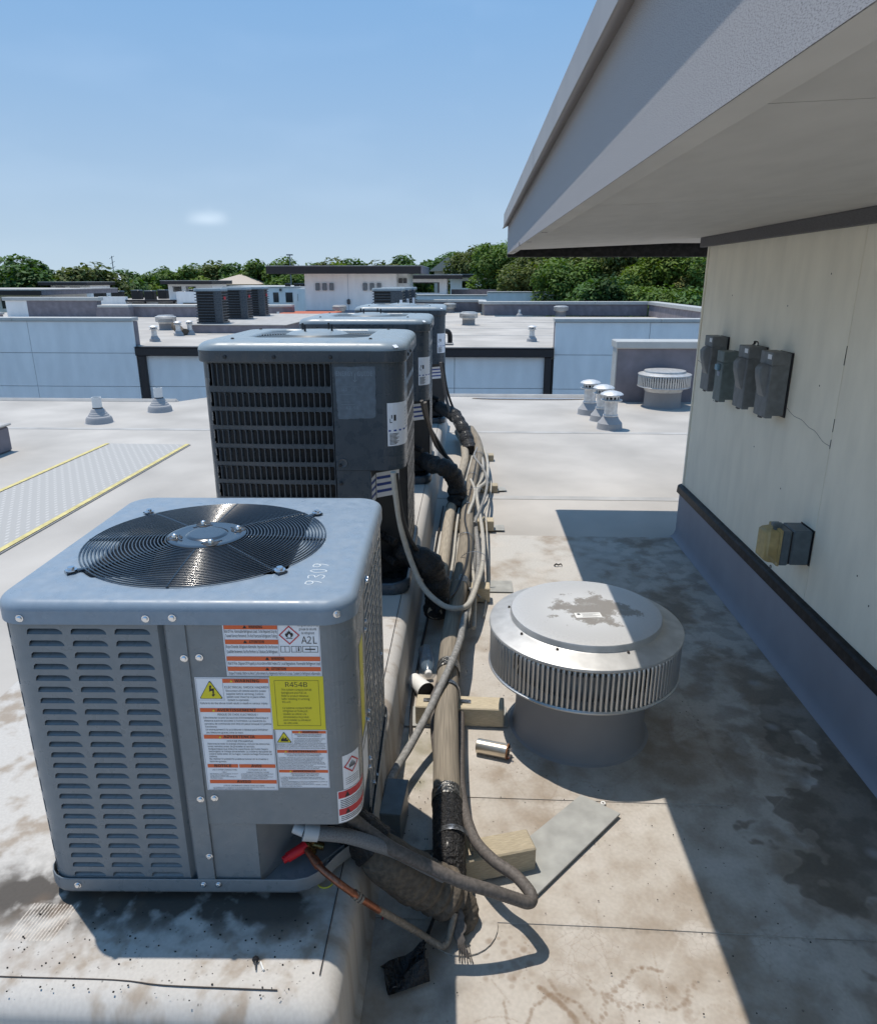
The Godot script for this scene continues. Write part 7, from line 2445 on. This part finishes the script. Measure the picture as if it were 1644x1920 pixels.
	for e in [[P(0.0, 0.10, -1.78), P(0.018, 0.07, -1.75), P(0.035, 0.045, -1.70)], [P(0.015, 0.12, -3.32), P(0.045, 0.11, -3.29), P(0.075, 0.10, -3.25)]]:
		st = S()
		tube(st, e, 0.012, 8, true, true, 0.006, 0.02, null, 0.25)
		obj("foil_tail", st, M.foil, mp)
	# second bundle from the other units, shaded by the curb
	run("insulated_pipe", "insulated pipe beside the curb, left of the thick one", "pipe", [P(-0.142, 0.124, -3.024), P(-0.130, 0.118, -3.25), P(-0.126, 0.120, -3.466), P(-0.119, 0.120, -3.973), P(-0.112, 0.118, -4.420), P(-0.088, 0.115, -4.966), P(-0.056, 0.11, -5.484), P(-0.018, 0.10, -6.150), P(-0.042, 0.10, -6.802), P(-0.103, 0.08, -7.408)], 0.034, M.insulation_light, "", 14, lumpy(5, 0.06))
	run("thin_pipe", "thin dark insulated pipe low beside the thick one by the first sleeper", "pipe", [P(-0.06, 0.03, -1.85), P(-0.085, 0.055, -2.02), P(-0.105, 0.085, -2.19), P(-0.112, 0.125, -2.30), P(-0.105, 0.12, -2.36), P(-0.09, 0.09, -2.55), P(-0.085, 0.09, -2.9)], 0.015, M.dark_conduit, "", 10, lumpy(6, 0.08))
	# suction line of the new unit: thick old foam
	var sl := thing("foam_insulation", "fat crumpled dark foam insulation from the new unit down to the pipe end", "pipe insulation")
	st = S()
	var fat := func(f: float) -> float: return (0.62 + 0.42 * smoothstep(0.1, 0.5, f) - 0.22 * smoothstep(0.86, 1.0, f)) * (1.0 + 0.075 * sin(f * 64.0 + sin(f * 17.0)) * smoothstep(0.5, 0.8, f) + 0.04 * sin(f * 23.0))
	tube(st, [P(-0.300, 0.335, -1.435), P(-0.245, 0.305, -1.415), P(-0.185, 0.245, -1.40), P(-0.110, 0.160, -1.425), P(-0.050, 0.105, -1.445), P(-0.008, 0.080, -1.452)], 0.060, 18, true, true, -1.0, 0.007, fat)
	obj("foam", st, M.old_foam, sl)
	st = S()
	tube(st, [P(-0.312, 0.340, -1.44), P(-0.270, 0.322, -1.424), P(-0.215, 0.277, -1.406)], 0.045, 14, true, true, 0.058, 0.01, lumpy(4, 0.1))
	obj("tape_wrap", st, M.black_tape, sl)
	st = S()
	tube(st, [P(-0.012, 0.075, -1.458), P(0.012, 0.055, -1.452), P(0.018, 0.030, -1.435), P(0.000, 0.012, -1.42)], 0.034, 12, true, true, 0.022, 0.006, ribbed(40.0, 0.06))
	obj("torn_end", st, M.old_foam, sl)
	# rag of torn tape hanging at the end
	var rg := thing("torn_rag", "frayed strip of grey tape hanging below the insulation end", "rag")
	st = S()
	var rl := []
	for i in 11:
		var f := i / 10.0
		var c := P(lerpf(-0.016, 0.010, f) + 0.006 * sin(f * 7.0), lerpf(0.092, 0.010, pow(f, 0.8)), lerpf(-1.412, -1.345, f))
		var hw := 0.016 * (1.0 - 0.35 * f) + 0.004 * sin(i * 2.3)
		rl.append([c + P(-hw, 0.002 * sin(i * 1.7), -hw * 0.4), c + P(-hw * 0.3, 0.005 * sin(i * 2.9 + 1.0), 0), c + P(hw * 0.4, -0.003 * sin(i * 2.1), 0.002), c + P(hw, 0.003 * sin(i * 3.1), hw * 0.5)])
	loft(st, rl, false)
	for k in 6: tube(st, [P(-0.006 + k * 0.005, 0.03, -1.358), P(-0.004 + k * 0.006, 0.012, -1.345 + 0.004 * (k % 3)), P(-0.004 + k * 0.007, 0.009, -1.330 + 0.006 * (k % 2))], 0.0014, 4)
	obj("strip", st, M.dark_conduit, rg)
	# copper liquid line
	var cp := thing("copper_line", "bare copper line from the red-capped valve to the roof, green-grey at its lower end", "pipe")
	st = S()
	tube(st, [P(-0.358, 0.345, -1.318), P(-0.322, 0.340, -1.276), P(-0.268, 0.328, -1.240), P(-0.225, 0.280, -1.249), P(-0.190, 0.220, -1.275)], 0.0082, 10, true)
	cyl(st, P(-0.338, 0.342, -1.295), P(-0.324, 0.340, -1.279), 0.0105, 10)
	obj("copper", st, M.copper, cp)
	st = S()
	tube(st, [P(-0.195, 0.228, -1.272), P(-0.158, 0.160, -1.309), P(-0.097, 0.070, -1.347), P(-0.052, 0.038, -1.346), P(-0.036, 0.034, -1.357), P(-0.027, 0.050, -1.378), P(-0.017, 0.085, -1.402)], 0.0088, 10, true)
	obj("tarnished_copper", st, M.old_copper, cp)
	st = S()
	for k in 3: cyl(st, P(-0.240 + k * 0.006, 0.297 - k * 0.007, -1.2455 - k * 0.001), P(-0.236 + k * 0.006, 0.292 - k * 0.007, -1.2465 - k * 0.001), 0.0108, 10)
	obj("solder_joint", st, M.old_copper, cp)
	# liquid-tight conduits
	var c1 := thing("liquidtight_conduit", "grey-black conduit with pale connector under the new unit's control cover", "conduit")
	st = S()
	tube(st, [P(-0.346, 0.428, -1.283), P(-0.317, 0.420, -1.290), P(-0.262, 0.392, -1.314), P(-0.206, 0.350, -1.338), P(-0.160, 0.305, -1.366), P(-0.105, 0.250, -1.388), P(-0.047, 0.185, -1.415)], 0.0165, 12, true, true, -1.0, 0.004, ribbed(300.0, 0.025))
	obj("conduit", st, M.smudged_conduit, c1)
	st = S()
	cyl(st, P(-0.375, 0.436, -1.288), P(-0.352, 0.430, -1.283), 0.013, 12)
	cyl(st, P(-0.353, 0.430, -1.284), P(-0.322, 0.4215, -1.289), 0.0215, 12, 0.0195)
	obj("connector", st, M.connector, c1)
	var c2 := thing("liquidtight_conduit", "brown weathered conduit looping out over the roof in the foreground", "conduit")
	st = S()
	tube(st, [P(-0.262, 0.420, -1.346), P(-0.221, 0.365, -1.360), P(-0.158, 0.320, -1.352), P(-0.083, 0.270, -1.360), P(-0.007, 0.232, -1.356), P(0.067, 0.200, -1.362), P(0.130, 0.165, -1.373), P(0.162, 0.148, -1.379), P(0.173, 0.145, -1.392), P(0.168, 0.150, -1.412), P(0.136, 0.150, -1.460), P(0.085, 0.150, -1.505), P(0.040, 0.145, -1.572), P(0.017, 0.145, -1.640), P(0.001, 0.125, -1.747), P(-0.010, 0.10, -1.890), P(-0.012, 0.075, -2.1), P(-0.012, 0.065, -2.3)], 0.0155, 12, true, true, -1.0, 0.004, ribbed(1100.0, 0.03))
	obj("conduit", st, M.dark_conduit, c2)
	run("whip_conduit", "pale ribbed conduit from the first dark unit drooping to the pipes and along them", "conduit", [P(-0.311, 0.83, -2.908), P(-0.303, 0.72, -2.923), P(-0.287, 0.56, -2.966), P(-0.248, 0.40, -2.988), P(-0.189, 0.275, -2.965), P(-0.102, 0.205, -2.935), P(-0.025, 0.19, -2.935), P(0.019, 0.17, -3.040), P(0.053, 0.16, -3.247), P(0.088, 0.15, -3.55), P(0.100, 0.14, -3.902), P(0.094, 0.13, -4.316), P(0.068, 0.175, -4.776), P(0.086, 0.15, -5.043), P(0.151, 0.13, -5.34), P(0.173, 0.12, -5.886), P(0.156, 0.12, -6.382), P(0.089, 0.10, -7.054)], 0.0125, M.pale_conduit, "", 10, ribbed(2600.0, 0.03))
	run("whip_conduit", "ribbed conduit crossing over the thick pipe to the grey box by the curb", "conduit", [P(-0.235, 0.10, -1.79), P(-0.230, 0.115, -1.84), P(-0.212, 0.105, -1.934), P(-0.170, 0.115, -2.062), P(-0.122, 0.150, -2.191), P(-0.083, 0.185, -2.303), P(-0.047, 0.195, -2.463), P(-0.020, 0.180, -2.656), P(-0.006, 0.165, -2.873), P(0.014, 0.145, -3.061), P(0.055, 0.135, -3.359), P(0.070, 0.12, -3.701), P(0.063, 0.10, -4.197), P(0.056, 0.10, -4.627), P(0.09, 0.10, -5.2), P(0.14, 0.10, -5.9), P(0.13, 0.10, -6.5)], 0.0140, M.grey_conduit, "", 10, ribbed(1500.0, 0.03))
	run("slim_conduit", "slim pale conduit between the two larger ones beside the thick pipe", "conduit", [P(0.040, 0.06, -3.0), P(0.047, 0.10, -3.382), P(0.032, 0.10, -3.75), P(0.040, 0.10, -4.195), P(0.048, 0.10, -4.747), P(0.075, 0.12, -5.145), P(0.13, 0.14, -5.5), P(0.125, 0.13, -6.3)], 0.010, M.pale_conduit, "", 8)
	run("slim_conduit", "slim grey conduit tight against the thick pipe", "conduit", [P(0.02, 0.05, -3.0), P(0.026, 0.08, -3.359), P(0.045, 0.075, -3.718), P(0.055, 0.07, -4.25), P(0.065, 0.08, -4.937), P(0.115, 0.08, -5.6), P(0.15, 0.07, -6.2)], 0.009, M.grey_conduit, "", 8)
	run("slim_conduit", "short grey conduit arching over the pipes by the second dark unit", "conduit", [P(-0.05, 0.10, -3.3), P(-0.056, 0.085, -3.6), P(-0.05, 0.085, -4.0), P(0.02, 0.17, -4.45), P(0.045, 0.185, -4.62), P(0.055, 0.18, -4.9), P(0.028, 0.17, -5.2)], 0.011, M.pale_conduit, "", 8)
	run("black_cable", "black cable hanging from the first dark unit's control box", "cable", [P(-0.299, 0.82, -2.915), P(-0.284, 0.64, -2.948), P(-0.252, 0.50, -2.995), P(-0.204, 0.40, -3.056), P(-0.160, 0.32, -3.14), P(-0.13, 0.2, -3.2)], 0.0105, M.black_cable, "", 8)
	run("black_cable", "black cable hanging from the second dark unit", "cable", [P(-0.302, 0.85, -4.66), P(-0.273, 0.70, -4.731), P(-0.201, 0.52, -4.89), P(-0.115, 0.37, -4.881), P(-0.049, 0.25, -4.826), P(-0.025, 0.14, -4.738)], 0.012, M.black_cable, "", 8)
	run("whip_conduit", "dark grey conduit hanging from the second dark unit", "conduit", [P(-0.282, 0.84, -4.66), P(-0.263, 0.70, -4.732), P(-0.216, 0.50, -4.894), P(-0.116, 0.38, -4.918), P(-0.065, 0.30, -4.855), P(-0.033, 0.14, -4.834)], 0.014, M.dark_conduit, "", 8)
	run("whip_conduit", "dark grey conduit hanging from the farthest dark unit", "conduit", [P(-0.262, 0.86, -6.86), P(-0.240, 0.72, -6.87), P(-0.202, 0.50, -6.85), P(-0.142, 0.35, -6.75), P(-0.051, 0.18, -6.60), P(-0.015, 0.12, -6.484)], 0.015, M.dark_conduit, "", 8)
	run("black_cable", "black cable hanging from the farthest dark unit", "cable", [P(-0.243, 0.86, -6.88), P(-0.202, 0.60, -6.9), P(-0.135, 0.40, -6.92), P(-0.044, 0.25, -6.90), P(0.009, 0.12, -6.85)], 0.012, M.black_cable, "", 8)
	run("thin_cable", "thin black cable tied along the thick pipe", "cable", [P(-0.09, 0.19, -3.02), P(-0.04, 0.17, -3.2), P(0.0, 0.175, -3.5), P(0.015, 0.165, -3.9), P(-0.01, 0.17, -4.3), P(0.02, 0.17, -4.8), P(0.06, 0.165, -5.5), P(0.10, 0.16, -6.3)], 0.006, M.black_cable, "", 6)
	run("thin_cable", "thin pale cable wandering outside the conduits by the third sleeper", "cable", [P(0.09, 0.02, -3.2), P(0.125, 0.03, -3.7), P(0.13, 0.09, -4.45), P(0.12, 0.09, -4.62), P(0.165, 0.03, -5.1), P(0.19, 0.07, -5.45), P(0.17, 0.03, -6.0), P(0.19, 0.07, -6.5)], 0.006, M.pale_conduit, "", 6)
	run("slim_conduit", "slim grey conduit looping wide of the bundle beside the second dark unit", "conduit", [P(0.05, 0.13, -4.3), P(0.10, 0.17, -4.55), P(0.135, 0.18, -4.85), P(0.15, 0.17, -5.2), P(0.125, 0.16, -5.6), P(0.06, 0.17, -5.95), P(0.09, 0.15, -6.4), P(0.07, 0.1, -6.9)], 0.010, M.grey_conduit, "", 8)
	run("slim_conduit", "slim pale conduit between the two insulated pipes", "conduit", [P(-0.10, 0.10, -3.1), P(-0.085, 0.105, -3.4), P(-0.07, 0.10, -3.8), P(-0.062, 0.105, -4.3), P(-0.04, 0.11, -4.9), P(0.0, 0.11, -5.5), P(0.045, 0.11, -6.2)], 0.009, M.pale_conduit, "", 8)
	run("thin_cable", "thin black cable lying in the gap beside the curb", "cable", [P(-0.19, 0.02, -2.2), P(-0.205, 0.015, -2.45), P(-0.195, 0.02, -2.9), P(-0.18, 0.03, -3.3), P(-0.19, 0.02, -4.0), P(-0.17, 0.02, -5.0)], 0.006, M.black_cable, "", 6)
	for e in [[0.0, -3.60, 0.050], [0.02, -4.85, 0.050]]:
		strap(mp, P(e[0] + 0.045, 0.118, e[1]), 0.088, M.zinc, 0.004)
	# taped line sets from the three dark units down to the pipes
	var ls := [["taped black line set bending down from the first dark unit", [P(-0.30, 0.395, -3.10), P(-0.240, 0.390, -3.06), P(-0.180, 0.365, -3.05), P(-0.142, 0.29, -3.06), P(-0.132, 0.19, -3.07), P(-0.14, 0.09, -3.08)]], ["taped black line set bending down from the second dark unit", [P(-0.30, 0.395, -4.88), P(-0.218, 0.385, -4.78), P(-0.136, 0.37, -4.74), P(-0.086, 0.30, -4.76), P(-0.066, 0.18, -4.77), P(-0.083, 0.10, -4.70)]], ["taped black line set bending down from the farthest dark unit", [P(-0.30, 0.40, -7.1), P(-0.233, 0.395, -6.95), P(-0.122, 0.36, -6.80), P(-0.042, 0.26, -6.68), P(0.005, 0.15, -6.58), P(0.03, 0.10, -6.463)]]]
	for i in 3:
		var o := thing("taped_line_set", ls[i][0], "pipe", Vector3.ZERO, 0.0, "taped line sets of the dark units")
		st = S()
		tube(st, ls[i][1], 0.060, 16, true, true, -1.0, 0.010, lumpy(20 + i, 0.28))
		obj("tape_wrap", st, M.black_tape, o)
		st = S()
		var e: Vector3 = ls[i][1][4]
		tube(st, [e + P(0.01, 0.0, 0.04), e + P(0.0, -0.05, 0.06), e + P(-0.015, -0.09, 0.05)], 0.018, 6, true, true, 0.008, 0.02, null, 0.15)
		obj("loose_tape", st, M.black_tape, o)
	# black looped line sets at the roof edge across the gap
	var lp := thing("looped_line_sets", "black looped line sets on the roof across the gap", "pipes", P(-1.25, 0, -18.95))
	for k in 3:
		st = S()
		var x := -0.05 + k * 0.28
		tube(st, [P(x, 0.0, 0), P(x - 0.02, 0.16 + 0.04 * k, -0.02), P(x + 0.12, 0.22 + 0.06 * k, -0.1), P(x + 0.24, 0.17 + 0.05 * k, -0.2), P(x + 0.25, 0.0, -0.25)], 0.065, 10, true, true, -1.0, 0.05)
		obj("line_set", st, M.black_tape, lp)
	bx("base_plate", P(0.05, 0, -0.12), P(0.85, 0.05, 0.12), M.zinc, lp, 0.01)
	var l2 := thing("taped_line_bundle", "mud-coloured pipe bundle at the foot of the left curb across the gap", "pipes", P(-8.95, 0, -22.3))
	st = S()
	tube(st, [P(-0.3, 0.25, -0.6), P(-0.1, 0.2, -0.2), P(0.15, 0.12, 0.1), P(0.35, 0.06, 0.3)], 0.12, 10, true, true, -1.0, 0.06, lumpy(9, 0.4))
	obj("bundle", st, M.old_foam, l2)
	# grey junction box by the curb
	var jb := thing("junction_box", "blue-grey metal junction box standing on the roof against the curb", "electrical box", P(-0.205, 0.008, -1.765), deg_to_rad(-4))
	bx("body", P(-0.032, 0, -0.075), P(0.030, 0.118, 0.075), M.blue_grey_box, jb, 0.003)
	bx("lid", P(-0.034, 0.118, -0.078), P(0.032, 0.124, 0.078), M.blue_grey_box, jb, 0.002)
	st = S()
	lathe(st, [Vector2(0.018, 0), Vector2(0.017, 0.002), Vector2(0.010, 0.001)], 14, facing(P(0.0, 0.05, 0.075), P(0, 0, 1)), false, true)
	obj("knockout", st, M.blue_grey_box, jb)

# ------------------------------------------------------------------ litter
func make_litter() -> void:
	# scrapped capacitor
	var c := thing("capacitor", "discarded silver capacitor can lying on the roof left of the drum vent", "capacitor", P(0.103, 0.036, -2.135), -0.28)
	var lie := Transform3D(Basis(Vector3.BACK, -PI / 2), Vector3.ZERO)
	var st := S()
	lathe(st, [Vector2(0.022, -0.058), Vector2(0.0255, -0.056), Vector2(0.026, -0.05), Vector2(0.026, 0.050)], 24, lie, true)
	obj("can", st, M.can, c)
	st = S()
	lathe(st, [Vector2(0.0265, 0.050), Vector2(0.0275, 0.053), Vector2(0.0265, 0.056), Vector2(0.024, 0.055)], 24, lie)
	obj("rusty_rim", st, M.rust, c)
	st = S()
	lathe(st, [Vector2(0.024, 0.0535), Vector2(0.002, 0.0535)], 20, lie)
	obj("end_cap", st, M.label_black, c)
	st = S()
	for e in [[0.012, 0.006], [-0.010, 0.010], [0.0, -0.012]]:
		for k in 3: box(st, P(0.053, e[0] - 0.004 + k * 0.004, e[1] - 0.003), P(0.066, e[0] - 0.0032 + k * 0.004, e[1] + 0.003))
	obj("terminals", st, M.screw, c)
	st = S()
	tube(st, [P(0.055, -0.015, 0.005), P(0.08, -0.028, 0.02), P(0.14, -0.032, 0.045), P(0.20, -0.032, 0.06)], 0.0008, 4)
	obj("stray_wire", st, M.label_grey, c)
	bx("orange_tag", P(0.056, -0.018, 0.004), P(0.062, -0.012, 0.012), M.label_orange, c)
	# cup and bottle behind the sleeper
	var cu := thing("foam_cup", "white cup on its side behind the first sleeper", "cup", P(-0.176, 0.040, -2.525), 0.55)
	st = S()
	var lz := Transform3D(Basis(Vector3.RIGHT, PI / 2), Vector3.ZERO)
	lathe(st, [Vector2(0.001, -0.06), Vector2(0.026, -0.06), Vector2(0.036, 0.045), Vector2(0.0375, 0.047)], 24, lz)
	obj("cup", st, M.cup_white, cu)
	st = S()
	lathe(st, [Vector2(0.0345, 0.0468), Vector2(0.0345, 0.03), Vector2(0.024, -0.05)], 24, lz)
	lathe(st, [Vector2(0.0345, 0.030), Vector2(0.001, 0.028)], 24, lz)
	obj("dark_inside", st, M.inner_black, cu)
	var bo := thing("plastic_bottle", "clear plastic bottle with white cap lying by the curb", "bottle", P(-0.163, 0.036, -2.735), 0.12)
	st = S()
	lathe(st, [Vector2(0.001, -0.095), Vector2(0.028, -0.095), Vector2(0.033, -0.085), Vector2(0.033, -0.03), Vector2(0.0315, -0.02), Vector2(0.033, -0.01), Vector2(0.033, 0.04), Vector2(0.026, 0.07), Vector2(0.013, 0.092), Vector2(0.0125, 0.104)], 24, lz)
	obj("bottle", st, M.bottle, bo)
	st = S()
	lathe(st, [Vector2(0.0145, 0.100), Vector2(0.0148, 0.118), Vector2(0.012, 0.1205), Vector2(0.001, 0.1205)], 18, lz)
	obj("cap", st, M.cup_white, bo)
	# washer, screw, scraps of wire
	var wa := thing("washer", "single pale washer lying on the roof near the big offcut", "washer", P(0.447, 0.0115, -1.903))
	st = S()
	torus(st, Vector3.ZERO, 0.0062, 0.0028, 20, 6)
	obj("ring", st, M.cup_white, wa)
	var sc := thing("loose_screw", "dark screw lying on the curb in front of the new unit", "screw", P(-0.424, 0.2545, -1.102), 0.2)
	st = S()
	lathe(st, [Vector2(0.0075, 0.0), Vector2(0.0075, 0.002), Vector2(0.005, 0.0022), Vector2(0.005, 0.006)], 8, Transform3D(Basis(Vector3.RIGHT, PI / 2 - 0.3), P(0, 0.003, -0.008)), true, true)
	cyl(st, P(0, 0.003, -0.006), P(0.002, 0.001, 0.016), 0.0027, 6, 0.0012)
	obj("screw", st, M.label_black, sc)
	var bits := [["white plastic scrap beside the dark screw on the curb", P(-0.409, 0.2525, -1.098), -1.0, M.cup_white], ["white wire scrap on the roof below the copper line", P(-0.237, 0.010, -1.436), 1.2, M.label_white], ["red wire scrap on the roof below the copper line", P(-0.206, 0.010, -1.452), 1.6, M.label_red], ["yellow wire scrap on the roof near the corner of the curb", P(-0.184, 0.0075, -1.311), 0.3, M.yellow_bit]]
	for e in bits:
		var o := thing("wire_scrap", e[0], "scrap", e[1], e[2])
		st = S()
		cyl(st, P(-0.011, 0, 0), P(0.011, 0.001, 0), 0.0022, 6)
		obj("scrap", st, e[3], o)
	var yr := thing("yellow_wire_ring", "little ring of yellow wire on the curb under the new unit", "wire", P(-0.320, 0.2535, -1.318))
	st = S()
	torus(st, Vector3.ZERO, 0.0175, 0.0021, 24, 6)
	obj("ring", st, M.yellow_bit, yr)
	# lump of torn flashing in the shade, leaf bits on the sunlit roof
	var tf := thing("tar_scrap", "curled scrap of black tarred membrane in the curb's shadow", "scrap", P(-0.135, 0.008, -1.285), 0.4)
	st = S()
	var lps := []
	for i in 7:
		var row := []
		for k in 6: row.append(P(-0.05 + k * 0.02, 0.012 + 0.03 * sin(i * 0.9 + k) * sin(PI * i / 6.0) + 0.012 * k * (i % 2), -0.035 + i * 0.013))
		lps.append(row)
	loft(st, lps, false)
	tube(st, [P(0.03, 0.02, -0.02), P(0.07, 0.03, -0.05), P(0.11, 0.05, -0.09)], 0.007, 6, true, true, 0.004, 0.02, null, 0.4)
	obj("scrap", st, M.black_tape, tf)
	var lf := thing("leaf_scrap", "small dark curled leaf on the sunlit roof behind the drum vent", "leaf", P(0.537, 0.011, -3.905))
	st = S()
	tube(st, [P(-0.02, 0.0, 0), P(-0.01, 0.012, 0.004), P(0.004, 0.004, 0), P(0.016, 0.013, 0.003), P(0.024, 0.0, 0.0)], 0.0055, 6, true, true, 0.003, 0.01)
	obj("leaf", st, M.debris, lf)
	var rg := thing("paper_scrap", "crumpled pale paper scrap beside the foil-wrapped pipe", "scrap", P(-0.088, 0.014, -1.66))
	st = S()
	lps = []
	for i in 6:
		var row := []
		for k in 5: row.append(P(-0.018 + k * 0.009, 0.008 * sin(i * 2.1 + k * 1.7) + 0.006, -0.028 + i * 0.011))
		lps.append(row)
	loft(st, lps, false)
	obj("paper", st, M.pale_conduit, rg)
	# grit and crumbs nobody would count
	var gr := S()
	var rng := RandomNumberGenerator.new()
	rng.seed = 19
	for i in 420:
		var p := P(rng.randf_range(-0.20, 0.9), 0.0095, rng.randf_range(-3.0, -1.0))
		if i % 3 == 0: p = P(rng.randf_range(-0.95, -0.30), 0.2505, rng.randf_range(-1.22, -1.02))
		if i % 5 == 0: p = P(rng.randf_range(-0.2, -0.02), 0.0095, rng.randf_range(-2.0, -1.6))
		var s := rng.randf_range(0.0006, 0.0022)
		box(gr, p, p + P(s * 1.6, s, s * 1.3), 0.0, Transform3D())
	var go := obj("grit", gr, M.debris)
	tag(go, "dark crumbs of grit scattered over roof and curb", "grit", "", "stuff")
